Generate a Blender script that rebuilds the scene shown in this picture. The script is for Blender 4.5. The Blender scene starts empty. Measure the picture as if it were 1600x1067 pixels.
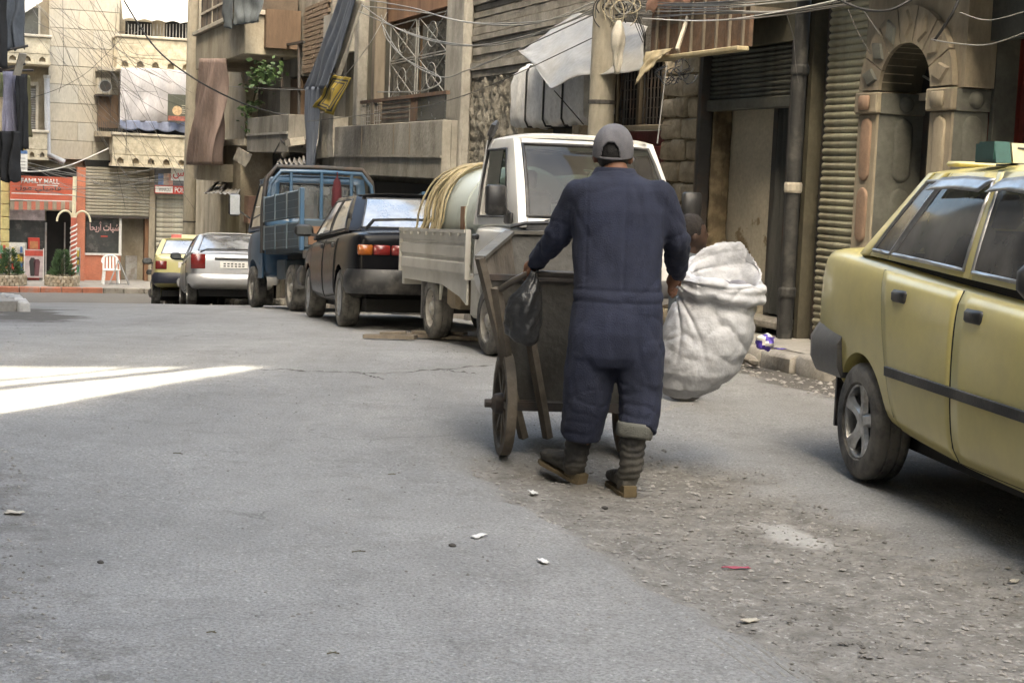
import bpy, bmesh, math, random
import numpy as np
from mathutils import Vector, Matrix, noise as mnoise
from mathutils.bvhtree import BVHTree

random.seed(7)
SC = bpy.context.scene
COL = SC.collection
R = math.radians

# ------------------------------------------------------------------ camera, sky, sun, exposure
FPX, CAMH = 2500.0, 1.40                       # focal length in pixels of a 1600 px wide frame, eye height
PITCH = math.atan((533.5 - 275.0) / FPX)
ROLL = R(2.3)
fwd = np.array([0, math.cos(PITCH), -math.sin(PITCH)])
_u0 = np.array([0, math.sin(PITCH), math.cos(PITCH)]); _r0 = np.array([1.0, 0, 0])
RGT = _r0 * math.cos(ROLL) + _u0 * math.sin(ROLL)
UPV = _u0 * math.cos(ROLL) - _r0 * math.sin(ROLL)
cam = bpy.data.cameras.new('camera'); cam_o = bpy.data.objects.new('camera', cam); COL.objects.link(cam_o)
cam.sensor_width = 36.0; cam.lens = FPX / 1600.0 * 36.0; cam.clip_start = 0.05; cam.clip_end = 2000
cam_o.matrix_world = Matrix(((RGT[0], UPV[0], -fwd[0], 0), (RGT[1], UPV[1], -fwd[1], 0), (RGT[2], UPV[2], -fwd[2], CAMH), (0, 0, 0, 1)))
SC.camera = cam_o

STREET = R(19.8)                               # the street runs away to the left of the view axis
CA, SA = math.cos(STREET), math.sin(STREET)
SUN_EL = R(48); _sd = (0.663 * CA - 0.749 * SA, 0.663 * SA + 0.749 * CA)   # horizontal travel of the sunlight
world = bpy.data.worlds.new('World'); SC.world = world; world.use_nodes = True
nt = world.node_tree; bg = nt.nodes['Background']
sky = nt.nodes.new('ShaderNodeTexSky'); sky.sky_type = 'NISHITA'; sky.sun_disc = False
sky.sun_elevation = SUN_EL; sky.sun_rotation = math.atan2(-_sd[0], -_sd[1])
sky.air_density = 1.0; sky.dust_density = 9.0; sky.ozone_density = 0.3; sky.altitude = 350
nt.links.new(sky.outputs[0], bg.inputs[0]); bg.inputs[1].default_value = 0.15
sun = bpy.data.lights.new('sun', 'SUN'); sun.energy = 2.2; sun.angle = R(1.6); sun.color = (1, 0.95, 0.87)
sun_o = bpy.data.objects.new('sun', sun); COL.objects.link(sun_o); sun_o.location = (-10, -20, 30)
_d = Vector((_sd[0] * math.cos(SUN_EL), _sd[1] * math.cos(SUN_EL), -math.sin(SUN_EL)))
sun_o.rotation_euler = _d.to_track_quat('-Z', 'Y').to_euler()
SC.view_settings.view_transform = 'Standard'; SC.view_settings.look = 'None'
SC.view_settings.exposure = 3.25; SC.view_settings.gamma = 1.0; SC.view_settings.use_curve_mapping = False
SC.view_settings.use_white_balance = True; SC.view_settings.white_balance_temperature = 7200; SC.view_settings.white_balance_tint = 2
SC.render.engine = 'CYCLES'; SC.cycles.use_denoising = True
SC.cycles.max_bounces = 8; SC.cycles.transparent_max_bounces = 16; SC.cycles.caustics_reflective = False; SC.cycles.caustics_refractive = False

# ------------------------------------------------------------------ places: street frame (s across to the right, u along, z)
def ray(px, py): return fwd + RGT * ((px - 800) / FPX) - UPV * ((py - 533.5) / FPX)
def at(px, py, Z):
    d = ray(px, py); P = d * (Z / d[1]); return Vector((P[0], P[1], P[2] + CAMH))
def on_wall(px, py, s):                        # where a sight line meets the long facade plane at s
    d = ray(px, py); P = d * (s / (d[0] * CA + d[1] * SA)); return (-P[0] * SA + P[1] * CA, P[2] + CAMH)
def on_end(px, py, u):                         # where it meets a wall across the street at u
    d = ray(px, py); P = d * (u / (-d[0] * SA + d[1] * CA)); return (P[0] * CA + P[1] * SA, P[2] + CAMH)
def on_ground(px, py, z=0.0):
    d = ray(px, py); P = d * ((z - CAMH) / d[2]); return (P[0], P[1])
def W(s, u, z=0.0): return Vector((s * CA - u * SA, s * SA + u * CA, z))
def SU(x, y): return (x * CA + y * SA, -x * SA + y * CA)
_px = [-60, 10.8, 12.2, 13.56, 16.1, 18.4, 21, 23.9, 30.4, 32, 35.8, 41, 44, 200]
_pz = [0, 0, -.02, -.09, -.22, -.35, -.51, -.72, -1.25, -1.42, -1.75, -2.40, -2.58, -2.62]
_tu = np.arange(-60, 200, 0.1); _tz = np.interp(_tu, _px, _pz)
_k = np.exp(-0.5 * (np.arange(-25, 26) * 0.1 / 0.7) ** 2); _k /= _k.sum()
_tz = np.convolve(np.pad(_tz, 25, 'edge'), _k, 'valid')
def gz(u): return float(np.interp(u, _tu, _tz))
def nz(x, y, z=0.0): return mnoise.noise(Vector((x, y, z)))

# ------------------------------------------------------------------ mesh builder
class MB:
    def __init__(s): s.v = []; s.f = []; s.m = []
    def add(s, vs, fs, mi=0):
        o = len(s.v); s.v += [tuple(v) for v in vs]; s.f += [tuple(i + o for i in f) for f in fs]; s.m += [mi] * len(fs); return s
    def bx(s, x0, x1, y0, y1, z0, z1, mi=0, b=0.0, M=None):
        if x0 > x1: x0, x1 = x1, x0
        if y0 > y1: y0, y1 = y1, y0
        if z0 > z1: z0, z1 = z1, z0
        if b <= 0:
            vs = [(x, y, z) for x in (x0, x1) for y in (y0, y1) for z in (z0, z1)]
            fs = [(0, 1, 3, 2), (4, 6, 7, 5), (0, 4, 5, 1), (2, 3, 7, 6), (0, 2, 6, 4), (1, 5, 7, 3)]
        else:
            b = min(b, (x1 - x0) * .45, (y1 - y0) * .45, (z1 - z0) * .45)
            c = ((x0 + x1) / 2, (y0 + y1) / 2, (z0 + z1) / 2); h = ((x1 - x0) / 2, (y1 - y0) / 2, (z1 - z0) / 2)
            vs = []; idx = {}
            for sx in (-1, 1):
                for sy in (-1, 1):
                    for sz in (-1, 1):
                        sg = (sx, sy, sz)
                        for a in range(3):
                            idx[sg + (a,)] = len(vs)
                            vs.append(tuple(c[k] + sg[k] * (h[k] - (0 if k == a else b)) for k in range(3)))
            fs = []
            for a in range(3):
                b1, b2 = (a + 1) % 3, (a + 2) % 3
                for sa in (-1, 1):
                    q = []
                    for p1, p2 in ((-1, -1), (1, -1), (1, 1), (-1, 1)):
                        sg = [0, 0, 0]; sg[a] = sa; sg[b1] = p1; sg[b2] = p2; q.append(idx[tuple(sg) + (a,)])
                    fs.append(tuple(q if sa > 0 else q[::-1]))
                for p1 in (-1, 1):
                    for p2 in (-1, 1):
                        lo = [0, 0, 0]; hi = [0, 0, 0]
                        lo[a], hi[a] = -1, 1; lo[b1] = hi[b1] = p1; lo[b2] = hi[b2] = p2; lo = tuple(lo); hi = tuple(hi)
                        q = [idx[lo + (b1,)], idx[hi + (b1,)], idx[hi + (b2,)], idx[lo + (b2,)]]
                        fs.append(tuple(q if p1 * p2 < 0 else q[::-1]))
            for sg in [(a_, b_, c_) for a_ in (-1, 1) for b_ in (-1, 1) for c_ in (-1, 1)]:
                q = [idx[sg + (0,)], idx[sg + (1,)], idx[sg + (2,)]]
                fs.append(tuple(q if sg[0] * sg[1] * sg[2] > 0 else q[::-1]))
        if M is not None: vs = [M @ Vector(v) for v in vs]
        return s.add(vs, fs, mi)
    def box(s, c, d, M=None, mi=0, b=0.0):
        return s.bx(c[0] - d[0] / 2, c[0] + d[0] / 2, c[1] - d[1] / 2, c[1] + d[1] / 2, c[2] - d[2] / 2, c[2] + d[2] / 2, mi, b, M)
    def bar(s, p, q, w, h=None, mi=0, up=(0, 0, 1)):
        p, q = Vector(p), Vector(q); h = h or w; d = q - p; L = d.length
        if L < 1e-6: return s
        z = d / L; x = Vector(up).cross(z)
        if x.length < 1e-4: x = Vector((1, 0, 0)).cross(z)
        x.normalize(); y = z.cross(x)
        M = Matrix((x, y, z)).transposed().to_4x4(); M.translation = p
        return s.bx(-w / 2, w / 2, -h / 2, h / 2, 0, L, mi, 0, M)
    def tube(s, pts, r, n=6, mi=0, cap=True):
        pts = [Vector(p) for p in pts]; m = len(pts)
        rr = r if isinstance(r, (list, tuple)) else [r] * m
        rings = []; prev = None
        for i in range(m):
            t = pts[min(i + 1, m - 1)] - pts[max(i - 1, 0)]
            if t.length < 1e-9: t = Vector((0, 0, 1))
            t.normalize()
            if prev is None:
                a = Vector((0, 0, 1)) if abs(t.z) < .9 else Vector((1, 0, 0))
                x = a.cross(t).normalized()
            else:
                x = prev - t * prev.dot(t)
                if x.length < 1e-6: x = Vector((1, 0, 0)).cross(t)
                x.normalize()
            prev = x; y = t.cross(x)
            rings.append([pts[i] + (x * math.cos(2 * math.pi * k / n) + y * math.sin(2 * math.pi * k / n)) * rr[i] for k in range(n)])
        return s.loft(rings, mi, True, cap)
    def loft(s, rings, mi=0, closed=True, caps=True):
        n = len(rings[0]); vs = [v for r_ in rings for v in r_]; fs = []
        for i in range(len(rings) - 1):
            for k in range(n if closed else n - 1):
                k2 = (k + 1) % n
                fs.append((i * n + k, i * n + k2, (i + 1) * n + k2, (i + 1) * n + k))
        if caps and closed:
            fs.append(tuple(range(n - 1, -1, -1))); fs.append(tuple((len(rings) - 1) * n + k for k in range(n)))
        return s.add(vs, fs, mi)
    def sheet(s, fn, nu, nv, mi=0):
        vs = [fn(i / nu, j / nv) for j in range(nv + 1) for i in range(nu + 1)]
        fs = [(j * (nu + 1) + i, j * (nu + 1) + i + 1, (j + 1) * (nu + 1) + i + 1, (j + 1) * (nu + 1) + i) for j in range(nv) for i in range(nu)]
        return s.add(vs, fs, mi)
    def prism(s, poly, vec, mi=0):
        n = len(poly); v = Vector(vec); a = [Vector(p) for p in poly]
        return s.add(a + [p + v for p in a], [tuple(range(n - 1, -1, -1)), tuple(range(n, 2 * n))] + [(i, (i + 1) % n, n + (i + 1) % n, n + i) for i in range(n)], mi)
    def lathe(s, prof, M=None, n=20, mi=0, close=False):
        M = M or Matrix()
        rings = [[M @ Vector((r_ * math.cos(2 * math.pi * k / n), r_ * math.sin(2 * math.pi * k / n), h)) for k in range(n)] for r_, h in prof]
        if close: rings.append(rings[0])
        return s.loft(rings, mi, True, not close)
    def ball(s, c, r, n=10, m=7, mi=0, M=None):
        c = Vector(c); r = r if isinstance(r, (tuple, list)) else (r, r, r); rings = []
        for j in range(m + 1):
            a = math.pi * (j + .02) / (m + .04) - math.pi / 2
            rings.append([Vector((r[0] * math.cos(a) * math.cos(2 * math.pi * k / n), r[1] * math.cos(a) * math.sin(2 * math.pi * k / n), r[2] * math.sin(a))) for k in range(n)])
        rings = [[c + ((M @ v) if M else v) for v in q] for q in rings]
        return s.loft(rings, mi)
    def mesh(s, name, off=None):
        me = bpy.data.meshes.new(name)
        vs = s.v if off is None else [(v[0] - off[0], v[1] - off[1], v[2] - off[2]) for v in s.v]
        me.from_pydata(vs, [], s.f)
        return me
    def build(s, name, mats, parent=None, smooth=None, off=None, thick=0, label=None, kind=None):
        me = s.mesh(name, off)
        if not isinstance(mats, (list, tuple)): mats = [mats]
        for m_ in mats: me.materials.append(m_)
        if len(mats) > 1: me.polygons.foreach_set('material_index', s.m)
        return finish(me, name, parent, smooth, thick, label, kind)

def finish(me, name, parent=None, smooth=None, thick=0, label=None, kind=None):
    if smooth is not None:
        me.polygons.foreach_set('use_smooth', [True] * len(me.polygons))
        me.set_sharp_from_angle(angle=R(smooth))
    me.validate(); me.update()
    o = bpy.data.objects.new(name, me); COL.objects.link(o)
    if parent is not None: o.parent = parent
    if thick:
        md = o.modifiers.new('s', 'SOLIDIFY'); md.thickness = thick; md.offset = 0
    if label: o['label'] = label
    if kind: o['kind'] = kind
    return o
def share(o, parent, M=None, name=None):                       # another piece with the same mesh
    c = o.copy(); COL.objects.link(c); c.parent = parent
    if M is not None: c.matrix_local = M
    return c
def tag(o, label, cat, group=None, kind=None):
    if kind: o['kind'] = kind
    if label: o['label'] = label
    if cat: o['category'] = cat
    if group: o['group'] = group
    return o
def thing(name, label, cat, loc=(0, 0, 0), rz=0.0, group=None, rx=0.0):
    o = bpy.data.objects.new(name, None); COL.objects.link(o); o.empty_display_size = .2
    o.location = loc; o.rotation_euler = (rx, 0, rz)
    return tag(o, label, cat, group)
def sthing(name, label, cat, s, u, z, group=None):             # a thing standing in the street frame; parts use (s,u,z) with off
    o = thing(name, label, cat, W(s, u, z), STREET, group); return o, (s, u, z)
def evalmesh(o):
    bpy.context.view_layer.update()
    dg = bpy.context.evaluated_depsgraph_get(); return bpy.data.meshes.new_from_object(o.evaluated_get(dg))

# ------------------------------------------------------------------ materials
MATS = {}
def mat(name, c, r=.75, m=0.0, var=.18, vs=2.5, dirt=None, da=.5, ds=1.3, bump=.15, bs=30, streak=1.0, coat=0.0, spec=.5, dlo=.48, dhi=.66, sheen=0, det=6, grain=.16):
    if name in MATS: return MATS[name]
    M = bpy.data.materials.new(name); M.use_nodes = True; t = M.node_tree; N = t.nodes; L = t.links
    p = N['Principled BSDF']; p.inputs['Roughness'].default_value = r; p.inputs['Metallic'].default_value = m
    p.inputs['Coat Weight'].default_value = coat; p.inputs['Specular IOR Level'].default_value = spec; p.inputs['Coat Roughness'].default_value = .12
    if sheen: p.inputs['Sheen Weight'].default_value = sheen
    tc = N.new('ShaderNodeTexCoord'); mp = N.new('ShaderNodeMapping'); L.new(tc.outputs['Object'], mp.inputs[0]); mp.inputs['Scale'].default_value = (1, 1, streak)
    n1 = N.new('ShaderNodeTexNoise'); n1.inputs['Scale'].default_value = vs; n1.inputs['Detail'].default_value = det; L.new(mp.outputs[0], n1.inputs[0])
    mr = N.new('ShaderNodeMapRange'); mr.inputs[1].default_value = .3; mr.inputs[2].default_value = .7; mr.inputs[3].default_value = 1 - var; mr.inputs[4].default_value = 1 + var
    L.new(n1.outputs[0], mr.inputs[0])
    mu = N.new('ShaderNodeMix'); mu.data_type = 'RGBA'; mu.blend_type = 'MULTIPLY'; mu.inputs[0].default_value = 1
    mu.inputs[6].default_value = (*c, 1); L.new(mr.outputs[0], mu.inputs[7]); out = mu.outputs[2]
    n4 = N.new('ShaderNodeTexNoise'); n4.inputs['Scale'].default_value = 22; n4.inputs['Detail'].default_value = 8; n4.inputs['Roughness'].default_value = .7; L.new(mp.outputs[0], n4.inputs[0])
    m4 = N.new('ShaderNodeMapRange'); m4.inputs[1].default_value = .3; m4.inputs[2].default_value = .7; m4.inputs[3].default_value = 1 - grain; m4.inputs[4].default_value = 1 + grain; L.new(n4.outputs[0], m4.inputs[0])
    mg = N.new('ShaderNodeMix'); mg.data_type = 'RGBA'; mg.blend_type = 'MULTIPLY'; mg.inputs[0].default_value = 1; L.new(out, mg.inputs[6]); L.new(m4.outputs[0], mg.inputs[7]); out = mg.outputs[2]
    if dirt is not None:
        n2 = N.new('ShaderNodeTexNoise'); n2.inputs['Scale'].default_value = ds; n2.inputs['Detail'].default_value = 8; n2.inputs['Roughness'].default_value = .65
        L.new(mp.outputs[0], n2.inputs[0])
        m2 = N.new('ShaderNodeMapRange'); m2.inputs[1].default_value = dlo; m2.inputs[2].default_value = dhi; m2.inputs[3].default_value = 0; m2.inputs[4].default_value = da
        L.new(n2.outputs[0], m2.inputs[0])
        mx = N.new('ShaderNodeMix'); mx.data_type = 'RGBA'; L.new(m2.outputs[0], mx.inputs[0]); L.new(out, mx.inputs[6]); mx.inputs[7].default_value = (*dirt, 1); out = mx.outputs[2]
        rr = N.new('ShaderNodeMapRange'); rr.inputs[1].default_value = 0; rr.inputs[2].default_value = 1; rr.inputs[3].default_value = r; rr.inputs[4].default_value = min(1, r + .45)
        L.new(m2.outputs[0], rr.inputs[0]); L.new(rr.outputs[0], p.inputs['Roughness'])
    L.new(out, p.inputs['Base Color'])
    if bump:
        n3 = N.new('ShaderNodeTexNoise'); n3.inputs['Scale'].default_value = bs; n3.inputs['Detail'].default_value = 5; L.new(tc.outputs['Object'], n3.inputs[0])
        b = N.new('ShaderNodeBump'); b.inputs['Strength'].default_value = bump; b.inputs['Distance'].default_value = .02; L.new(n3.outputs[0], b.inputs['Height']); L.new(b.outputs[0], p.inputs['Normal'])
    MATS[name] = M; return M
def glass(name, tint, refl=.1, rough=.03, dirt=.12, dcol=(.45, .43, .4), ior=1.55):
    if name in MATS: return MATS[name]
    M = bpy.data.materials.new(name); M.use_nodes = True; t = M.node_tree; N = t.nodes; L = t.links
    N.remove(N['Principled BSDF']); o = N['Material Output']
    tr = N.new('ShaderNodeBsdfTransparent'); tr.inputs[0].default_value = (*tint, 1)
    gl = N.new('ShaderNodeBsdfGlossy'); gl.inputs['Roughness'].default_value = rough
    fr = N.new('ShaderNodeFresnel'); fr.inputs[0].default_value = ior
    ad = N.new('ShaderNodeMath'); ad.operation = 'ADD'; ad.inputs[1].default_value = refl; L.new(fr.outputs[0], ad.inputs[0])
    m1 = N.new('ShaderNodeMixShader'); L.new(ad.outputs[0], m1.inputs[0]); L.new(tr.outputs[0], m1.inputs[1]); L.new(gl.outputs[0], m1.inputs[2])
    df = N.new('ShaderNodeBsdfDiffuse'); df.inputs[0].default_value = (*dcol, 1)
    tc = N.new('ShaderNodeTexCoord'); n1 = N.new('ShaderNodeTexNoise'); n1.inputs['Scale'].default_value = 3; n1.inputs['Detail'].default_value = 7; L.new(tc.outputs['Object'], n1.inputs[0])
    mr = N.new('ShaderNodeMapRange'); mr.inputs[1].default_value = .35; mr.inputs[2].default_value = .75; mr.inputs[3].default_value = dirt * .4; mr.inputs[4].default_value = dirt * 1.8; L.new(n1.outputs[0], mr.inputs[0])
    m2 = N.new('ShaderNodeMixShader'); L.new(mr.outputs[0], m2.inputs[0]); L.new(m1.outputs[0], m2.inputs[1]); L.new(df.outputs[0], m2.inputs[2])
    L.new(m2.outputs[0], o.inputs['Surface']); MATS[name] = M; return M
def emit(name, c, e):
    if name in MATS: return MATS[name]
    M = mat(name, c, r=.4, var=.05, bump=0); p = M.node_tree.nodes['Principled BSDF']; p.inputs['Emission Color'].default_value = (*c, 1); p.inputs['Emission Strength'].default_value = e; return M

# common ones
DUST = (.30, .28, .25)
m_black = mat('black plastic', (.018, .018, .019), r=.45, var=.25, dirt=DUST, da=.25, ds=4, bump=.08, bs=80)
m_tyre = mat('tyre rubber', (.035, .034, .033), r=.85, var=.25, dirt=(.24, .225, .2), da=.75, ds=5, dlo=.38, dhi=.62, bump=.2, bs=90)
m_chrome = mat('dull chrome', (.42, .42, .42), r=.35, m=1, var=.15, dirt=DUST, da=.4, ds=6, bump=0)
m_steel = mat('painted steel', (.35, .35, .34), r=.5, m=.3, var=.2, dirt=(.18, .12, .08), da=.5, ds=4)
m_rust = mat('rusty iron', (.10, .065, .045), r=.85, var=.35, vs=9, dirt=(.17, .085, .045), da=.7, ds=5, bump=.3)
m_iron = mat('dark iron', (.045, .043, .042), r=.6, var=.3, dirt=(.12, .075, .05), da=.5, ds=4)
m_inner = mat('dark lining', (.022, .021, .02), r=.9, var=.3, bump=0)
m_cable = mat('black cable', (.02, .02, .021), r=.6, var=.2, bump=0)
m_wire = mat('grey wire', (.22, .22, .21), r=.6, var=.2, bump=0)
m_wire2 = mat('dusty wire', (.10, .095, .09), r=.7, var=.2, bump=0)
# ------------------------------------------------------------------ ground
def smooth(a, b, x): t = min(1, max(0, (x - a) / (b - a))); return t * t * (3 - 2 * t)
def trench(s, u):
    e = .10 * nz(s * 2.1, u * 2.1, 3) + .05 * nz(s * 7, u * 7, 5)
    a = smooth(2.30, 2.48, s + e * 1.0) * (1 - smooth(3.45, 3.95, s + e * 3))
    return a * (1 - smooth(6.9, 7.5, u + e * 4 - .25 * (s - 2.4)))
def groundz(s, u):
    z = gz(u) + .018 * nz(s * .35, u * .35, 1) + .006 * nz(s * 2, u * 2, 2)
    if -1 < s < 7 and 2 < u < 9:
        t = trench(s, u); z += -.045 * t + t * (.014 * nz(s * 5, u * 5, 7) + .010 * nz(s * 14, u * 14, 8))
    if 5.3 < s < 6.3 and u < 40: z += -.03 * smooth(5.5, 5.95, s)
    return z
def steps(*seg):
    out = []
    for a, b, d in seg: out += list(np.arange(a, b - 1e-6, d))
    return out + [seg[-1][1]]
ss = steps((-150, -40, 22), (-40, -8, 4), (-8, -.6, .7), (-.6, 6.4, .05), (6.4, 14, .8), (14, 40, 5), (40, 150, 22))
uu = steps((-40, 0, 4), (0, 3.2, .4), (3.2, 9, .045), (9, 15, .1), (15, 36, .25), (36, 60, 1), (60, 220, 20))
gv = []; gm = []
for u in uu:
    for s in ss:
        zz = groundz(s, u); p = W(s, u, zz); gv.append(p)
        d = trench(s, u) if (2 < s < 4.4 and u < 8.5) else 0.0
        n1 = nz(s * 1.7, u * 1.7, 11); n2 = nz(s * .9, u * .9, 19)
        mud = max(smooth(5.45, 5.85, s + .25 * n1) * (1 - smooth(12.5, 14, u)) * smooth(8.6, 9.6, u + n1), .95 * smooth(.25, .75, 1 - abs(s - .9) / .9 + .5 * n1) * smooth(16.4, 17.6, u) * (1 - smooth(20.5, 22, u)) if s < 2.2 else 0,
                  .42 * smooth(-.5, .15, -s + .22 + .3 * n1) * (1 - smooth(8, 9.5, u)))
        pale = .9 * smooth(.55, 1.0, 1.15 - math.hypot((s - 3.35) / .28, (u - 5.75) / .55) + .5 * n1)
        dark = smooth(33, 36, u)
        gm.append((d, max(0, min(1, mud)), max(0, min(1, pale)), dark))
ns = len(ss)
g = MB(); g.v = [tuple(v) for v in gv]; g.f = [(j * ns + i, j * ns + i + 1, (j + 1) * ns + i + 1, (j + 1) * ns + i) for j in range(len(uu) - 1) for i in range(ns - 1)]
def road_mat():
    M = bpy.data.materials.new('dusty asphalt'); M.use_nodes = True; t = M.node_tree; N = t.nodes; L = t.links; p = N['Principled BSDF']
    p.inputs['Roughness'].default_value = .92; p.inputs['Specular IOR Level'].default_value = .25
    tc = N.new('ShaderNodeTexCoord'); at_ = N.new('ShaderNodeAttribute'); at_.attribute_name = 'mask'; sp = N.new('ShaderNodeSeparateColor'); L.new(at_.outputs['Color'], sp.inputs[0])
    def noise(sc, det=6, ro=.6, src=None):
        n = N.new('ShaderNodeTexNoise'); n.inputs['Scale'].default_value = sc; n.inputs['Detail'].default_value = det; n.inputs['Roughness'].default_value = ro; L.new(src or tc.outputs['Object'], n.inputs[0]); return n.outputs[0]
    def rng(x, a, b, c, d):
        m = N.new('ShaderNodeMapRange'); m.inputs[1].default_value = a; m.inputs[2].default_value = b; m.inputs[3].default_value = c; m.inputs[4].default_value = d; L.new(x, m.inputs[0]); return m.outputs[0]
    def mix(f, a, b, mode='MIX'):
        m = N.new('ShaderNodeMix'); m.data_type = 'RGBA'; m.blend_type = mode
        for k, v in ((0, f), (6, a), (7, b)):
            if hasattr(v, 'is_linked') or not isinstance(v, (int, float, tuple)): L.new(v, m.inputs[k])
            else: m.inputs[k].default_value = v
        return m.outputs[2]
    def math_(op, a, b):
        m = N.new('ShaderNodeMath'); m.operation = op
        for k, v in ((0, a), (1, b)):
            if isinstance(v, (int, float)): m.inputs[k].default_value = v
            else: L.new(v, m.inputs[k])
        return m.outputs[0]
    c = mix(rng(noise(.75, 10, .68), .36, .62, 0, 1), (.265, .261, .253, 1), (.36, .354, .342, 1))          # dust lying unevenly on worn asphalt
    c = mix(rng(noise(4.5, 9, .75), .50, .66, 0, .6), c, (.205, .198, .187, 1))
    mp_ = N.new('ShaderNodeMapping'); mp_.inputs['Rotation'].default_value = (0, 0, -STREET); mp_.inputs['Scale'].default_value = (1.6, .16, 1); L.new(tc.outputs['Object'], mp_.inputs[0])
    c = mix(rng(noise(1.0, 7, .6, mp_.outputs[0]), .48, .66, 0, .42), c, (.185, .18, .172, 1))      # worn wheel paths along the street
    c = mix(rng(noise(1.9, 9, .7), .60, .70, 0, .5), c, (.40, .392, .375, 1))
    c = mix(rng(noise(80, 4, .7), .40, .68, 0, .9), c, (.155, .151, .145, 1))                              # stone grain
    c = mix(rng(noise(48, 3), .62, .68, 0, .7), c, (.45, .44, .42, 1))
    v = N.new('ShaderNodeTexVoronoi'); v.inputs['Scale'].default_value = 26; L.new(tc.outputs['Object'], v.inputs[0])
    c = mix(math_('MULTIPLY', rng(v.outputs[0], .06, .14, .85, 0), rng(noise(1.3), .45, .58, 0, 1)), c, (.07, .066, .06, 1))   # crumbs
    cr = N.new('ShaderNodeTexVoronoi'); cr.feature = 'DISTANCE_TO_EDGE'; cr.inputs['Scale'].default_value = .55
    wv = N.new('ShaderNodeVectorMath'); wv.operation = 'MULTIPLY_ADD'; nn = N.new('ShaderNodeTexNoise'); nn.inputs['Scale'].default_value = 2.2; nn.inputs['Detail'].default_value = 6; L.new(tc.outputs['Object'], nn.inputs[0])
    L.new(nn.outputs[1], wv.inputs[0]); wv.inputs[1].default_value = (.5, .5, .5); L.new(tc.outputs['Object'], wv.inputs[2]); L.new(wv.outputs[0], cr.inputs[0])
    crk = math_('MULTIPLY', rng(cr.outputs[0], .001, .005, 1, 0), rng(noise(.8), .54, .60, 0, .5))
    c = mix(crk, c, (.08, .077, .072, 1))
    dirt = mix(rng(noise(9, 7, .7), .35, .65, 0, 1), (.145, .135, .12, 1), (.285, .27, .245, 1))
    dirt = mix(rng(noise(42, 4), .5, .68, 0, .7), dirt, (.10, .09, .078, 1)); dirt = mix(rng(noise(36, 2), .64, .7, 0, .8), dirt, (.42, .41, .385, 1))
    c = mix(rng(sp.outputs[0], .05, .9, 0, .92), c, dirt)
    c = mix(rng(math_('ADD', sp.outputs[1], rng(noise(5, 7), .3, .7, -.35, .35)), .25, .8, 0, .85), c, (.085, .076, .066, 1))
    c = mix(rng(math_('ADD', sp.outputs[2], rng(noise(11, 7), .3, .7, -.3, .3)), .2, .9, 0, .75), c, (.46, .45, .43, 1))
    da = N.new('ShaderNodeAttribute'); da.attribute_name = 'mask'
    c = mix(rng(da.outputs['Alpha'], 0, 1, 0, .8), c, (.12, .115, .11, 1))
    L.new(c, p.inputs['Base Color'])
    b1 = N.new('ShaderNodeBump'); b1.inputs['Strength'].default_value = .9; b1.inputs['Distance'].default_value = .014
    L.new(math_('ADD', noise(70, 4), math_('MULTIPLY', noise(9, 6), 1.2)), b1.inputs['Height']); L.new(b1.outputs[0], p.inputs['Normal'])
    return M
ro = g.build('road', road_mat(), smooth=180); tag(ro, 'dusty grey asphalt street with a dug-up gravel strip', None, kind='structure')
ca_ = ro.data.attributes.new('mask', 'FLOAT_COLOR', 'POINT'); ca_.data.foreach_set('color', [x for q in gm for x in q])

# loose stones and crumbs on the road: more in the dug-up strip and the gutter
m_stone = mat('loose stone', (.27, .255, .235), r=.9, var=.5, vs=1.5, bump=.3, bs=60)
rng_ = random.Random(5); st = MB()
def pebble(mb, s, u, r, up=.0):
    c = W(s, u, groundz(s, u) + r * .25 + up); a = rng_.random() * 6.28
    e = (r * rng_.uniform(.7, 1.4), r * rng_.uniform(.6, 1.0), r * rng_.uniform(.35, .75)); k = 5
    top = [c + Vector((e[0] * math.cos(a + i * 6.283 / k), e[1] * math.sin(a + i * 6.283 / k), rng_.uniform(-.2, .2) * e[2])) for i in range(k)]
    mb.add([c + Vector((0, 0, -e[2]))] + top + [c + Vector((rng_.uniform(-.3, .3) * r, rng_.uniform(-.3, .3) * r, e[2]))],
           [(0, 1 + (i + 1) % k, 1 + i) for i in range(k)] + [(k + 1, 1 + i, 1 + (i + 1) % k) for i in range(k)])
for i in range(3600):
    u = 3.6 + 4.2 * rng_.random() ** 1.2; s = rng_.uniform(2.35, 4.0)
    if trench(s, u) > .3: pebble(st, s, u, rng_.choice([.003, .004, .005, .006, .007, .009, .013]))
for i in range(2600): pebble(st, rng_.uniform(-.2, 6.1), rng_.uniform(3.4, 17), rng_.choice([.003, .004, .005, .007]))
for i in range(700): pebble(st, rng_.uniform(-.1, .35), rng_.uniform(3.4, 8), rng_.choice([.004, .006, .009]))
for i in range(500): pebble(st, rng_.uniform(5.6, 6.2), rng_.uniform(8.5, 14), rng_.choice([.006, .009, .014, .02]))
tag(st.build('gravel', m_stone), 'loose gravel and crumbs strewn over the road and dug-up strip', 'gravel', kind='stuff')

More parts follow.
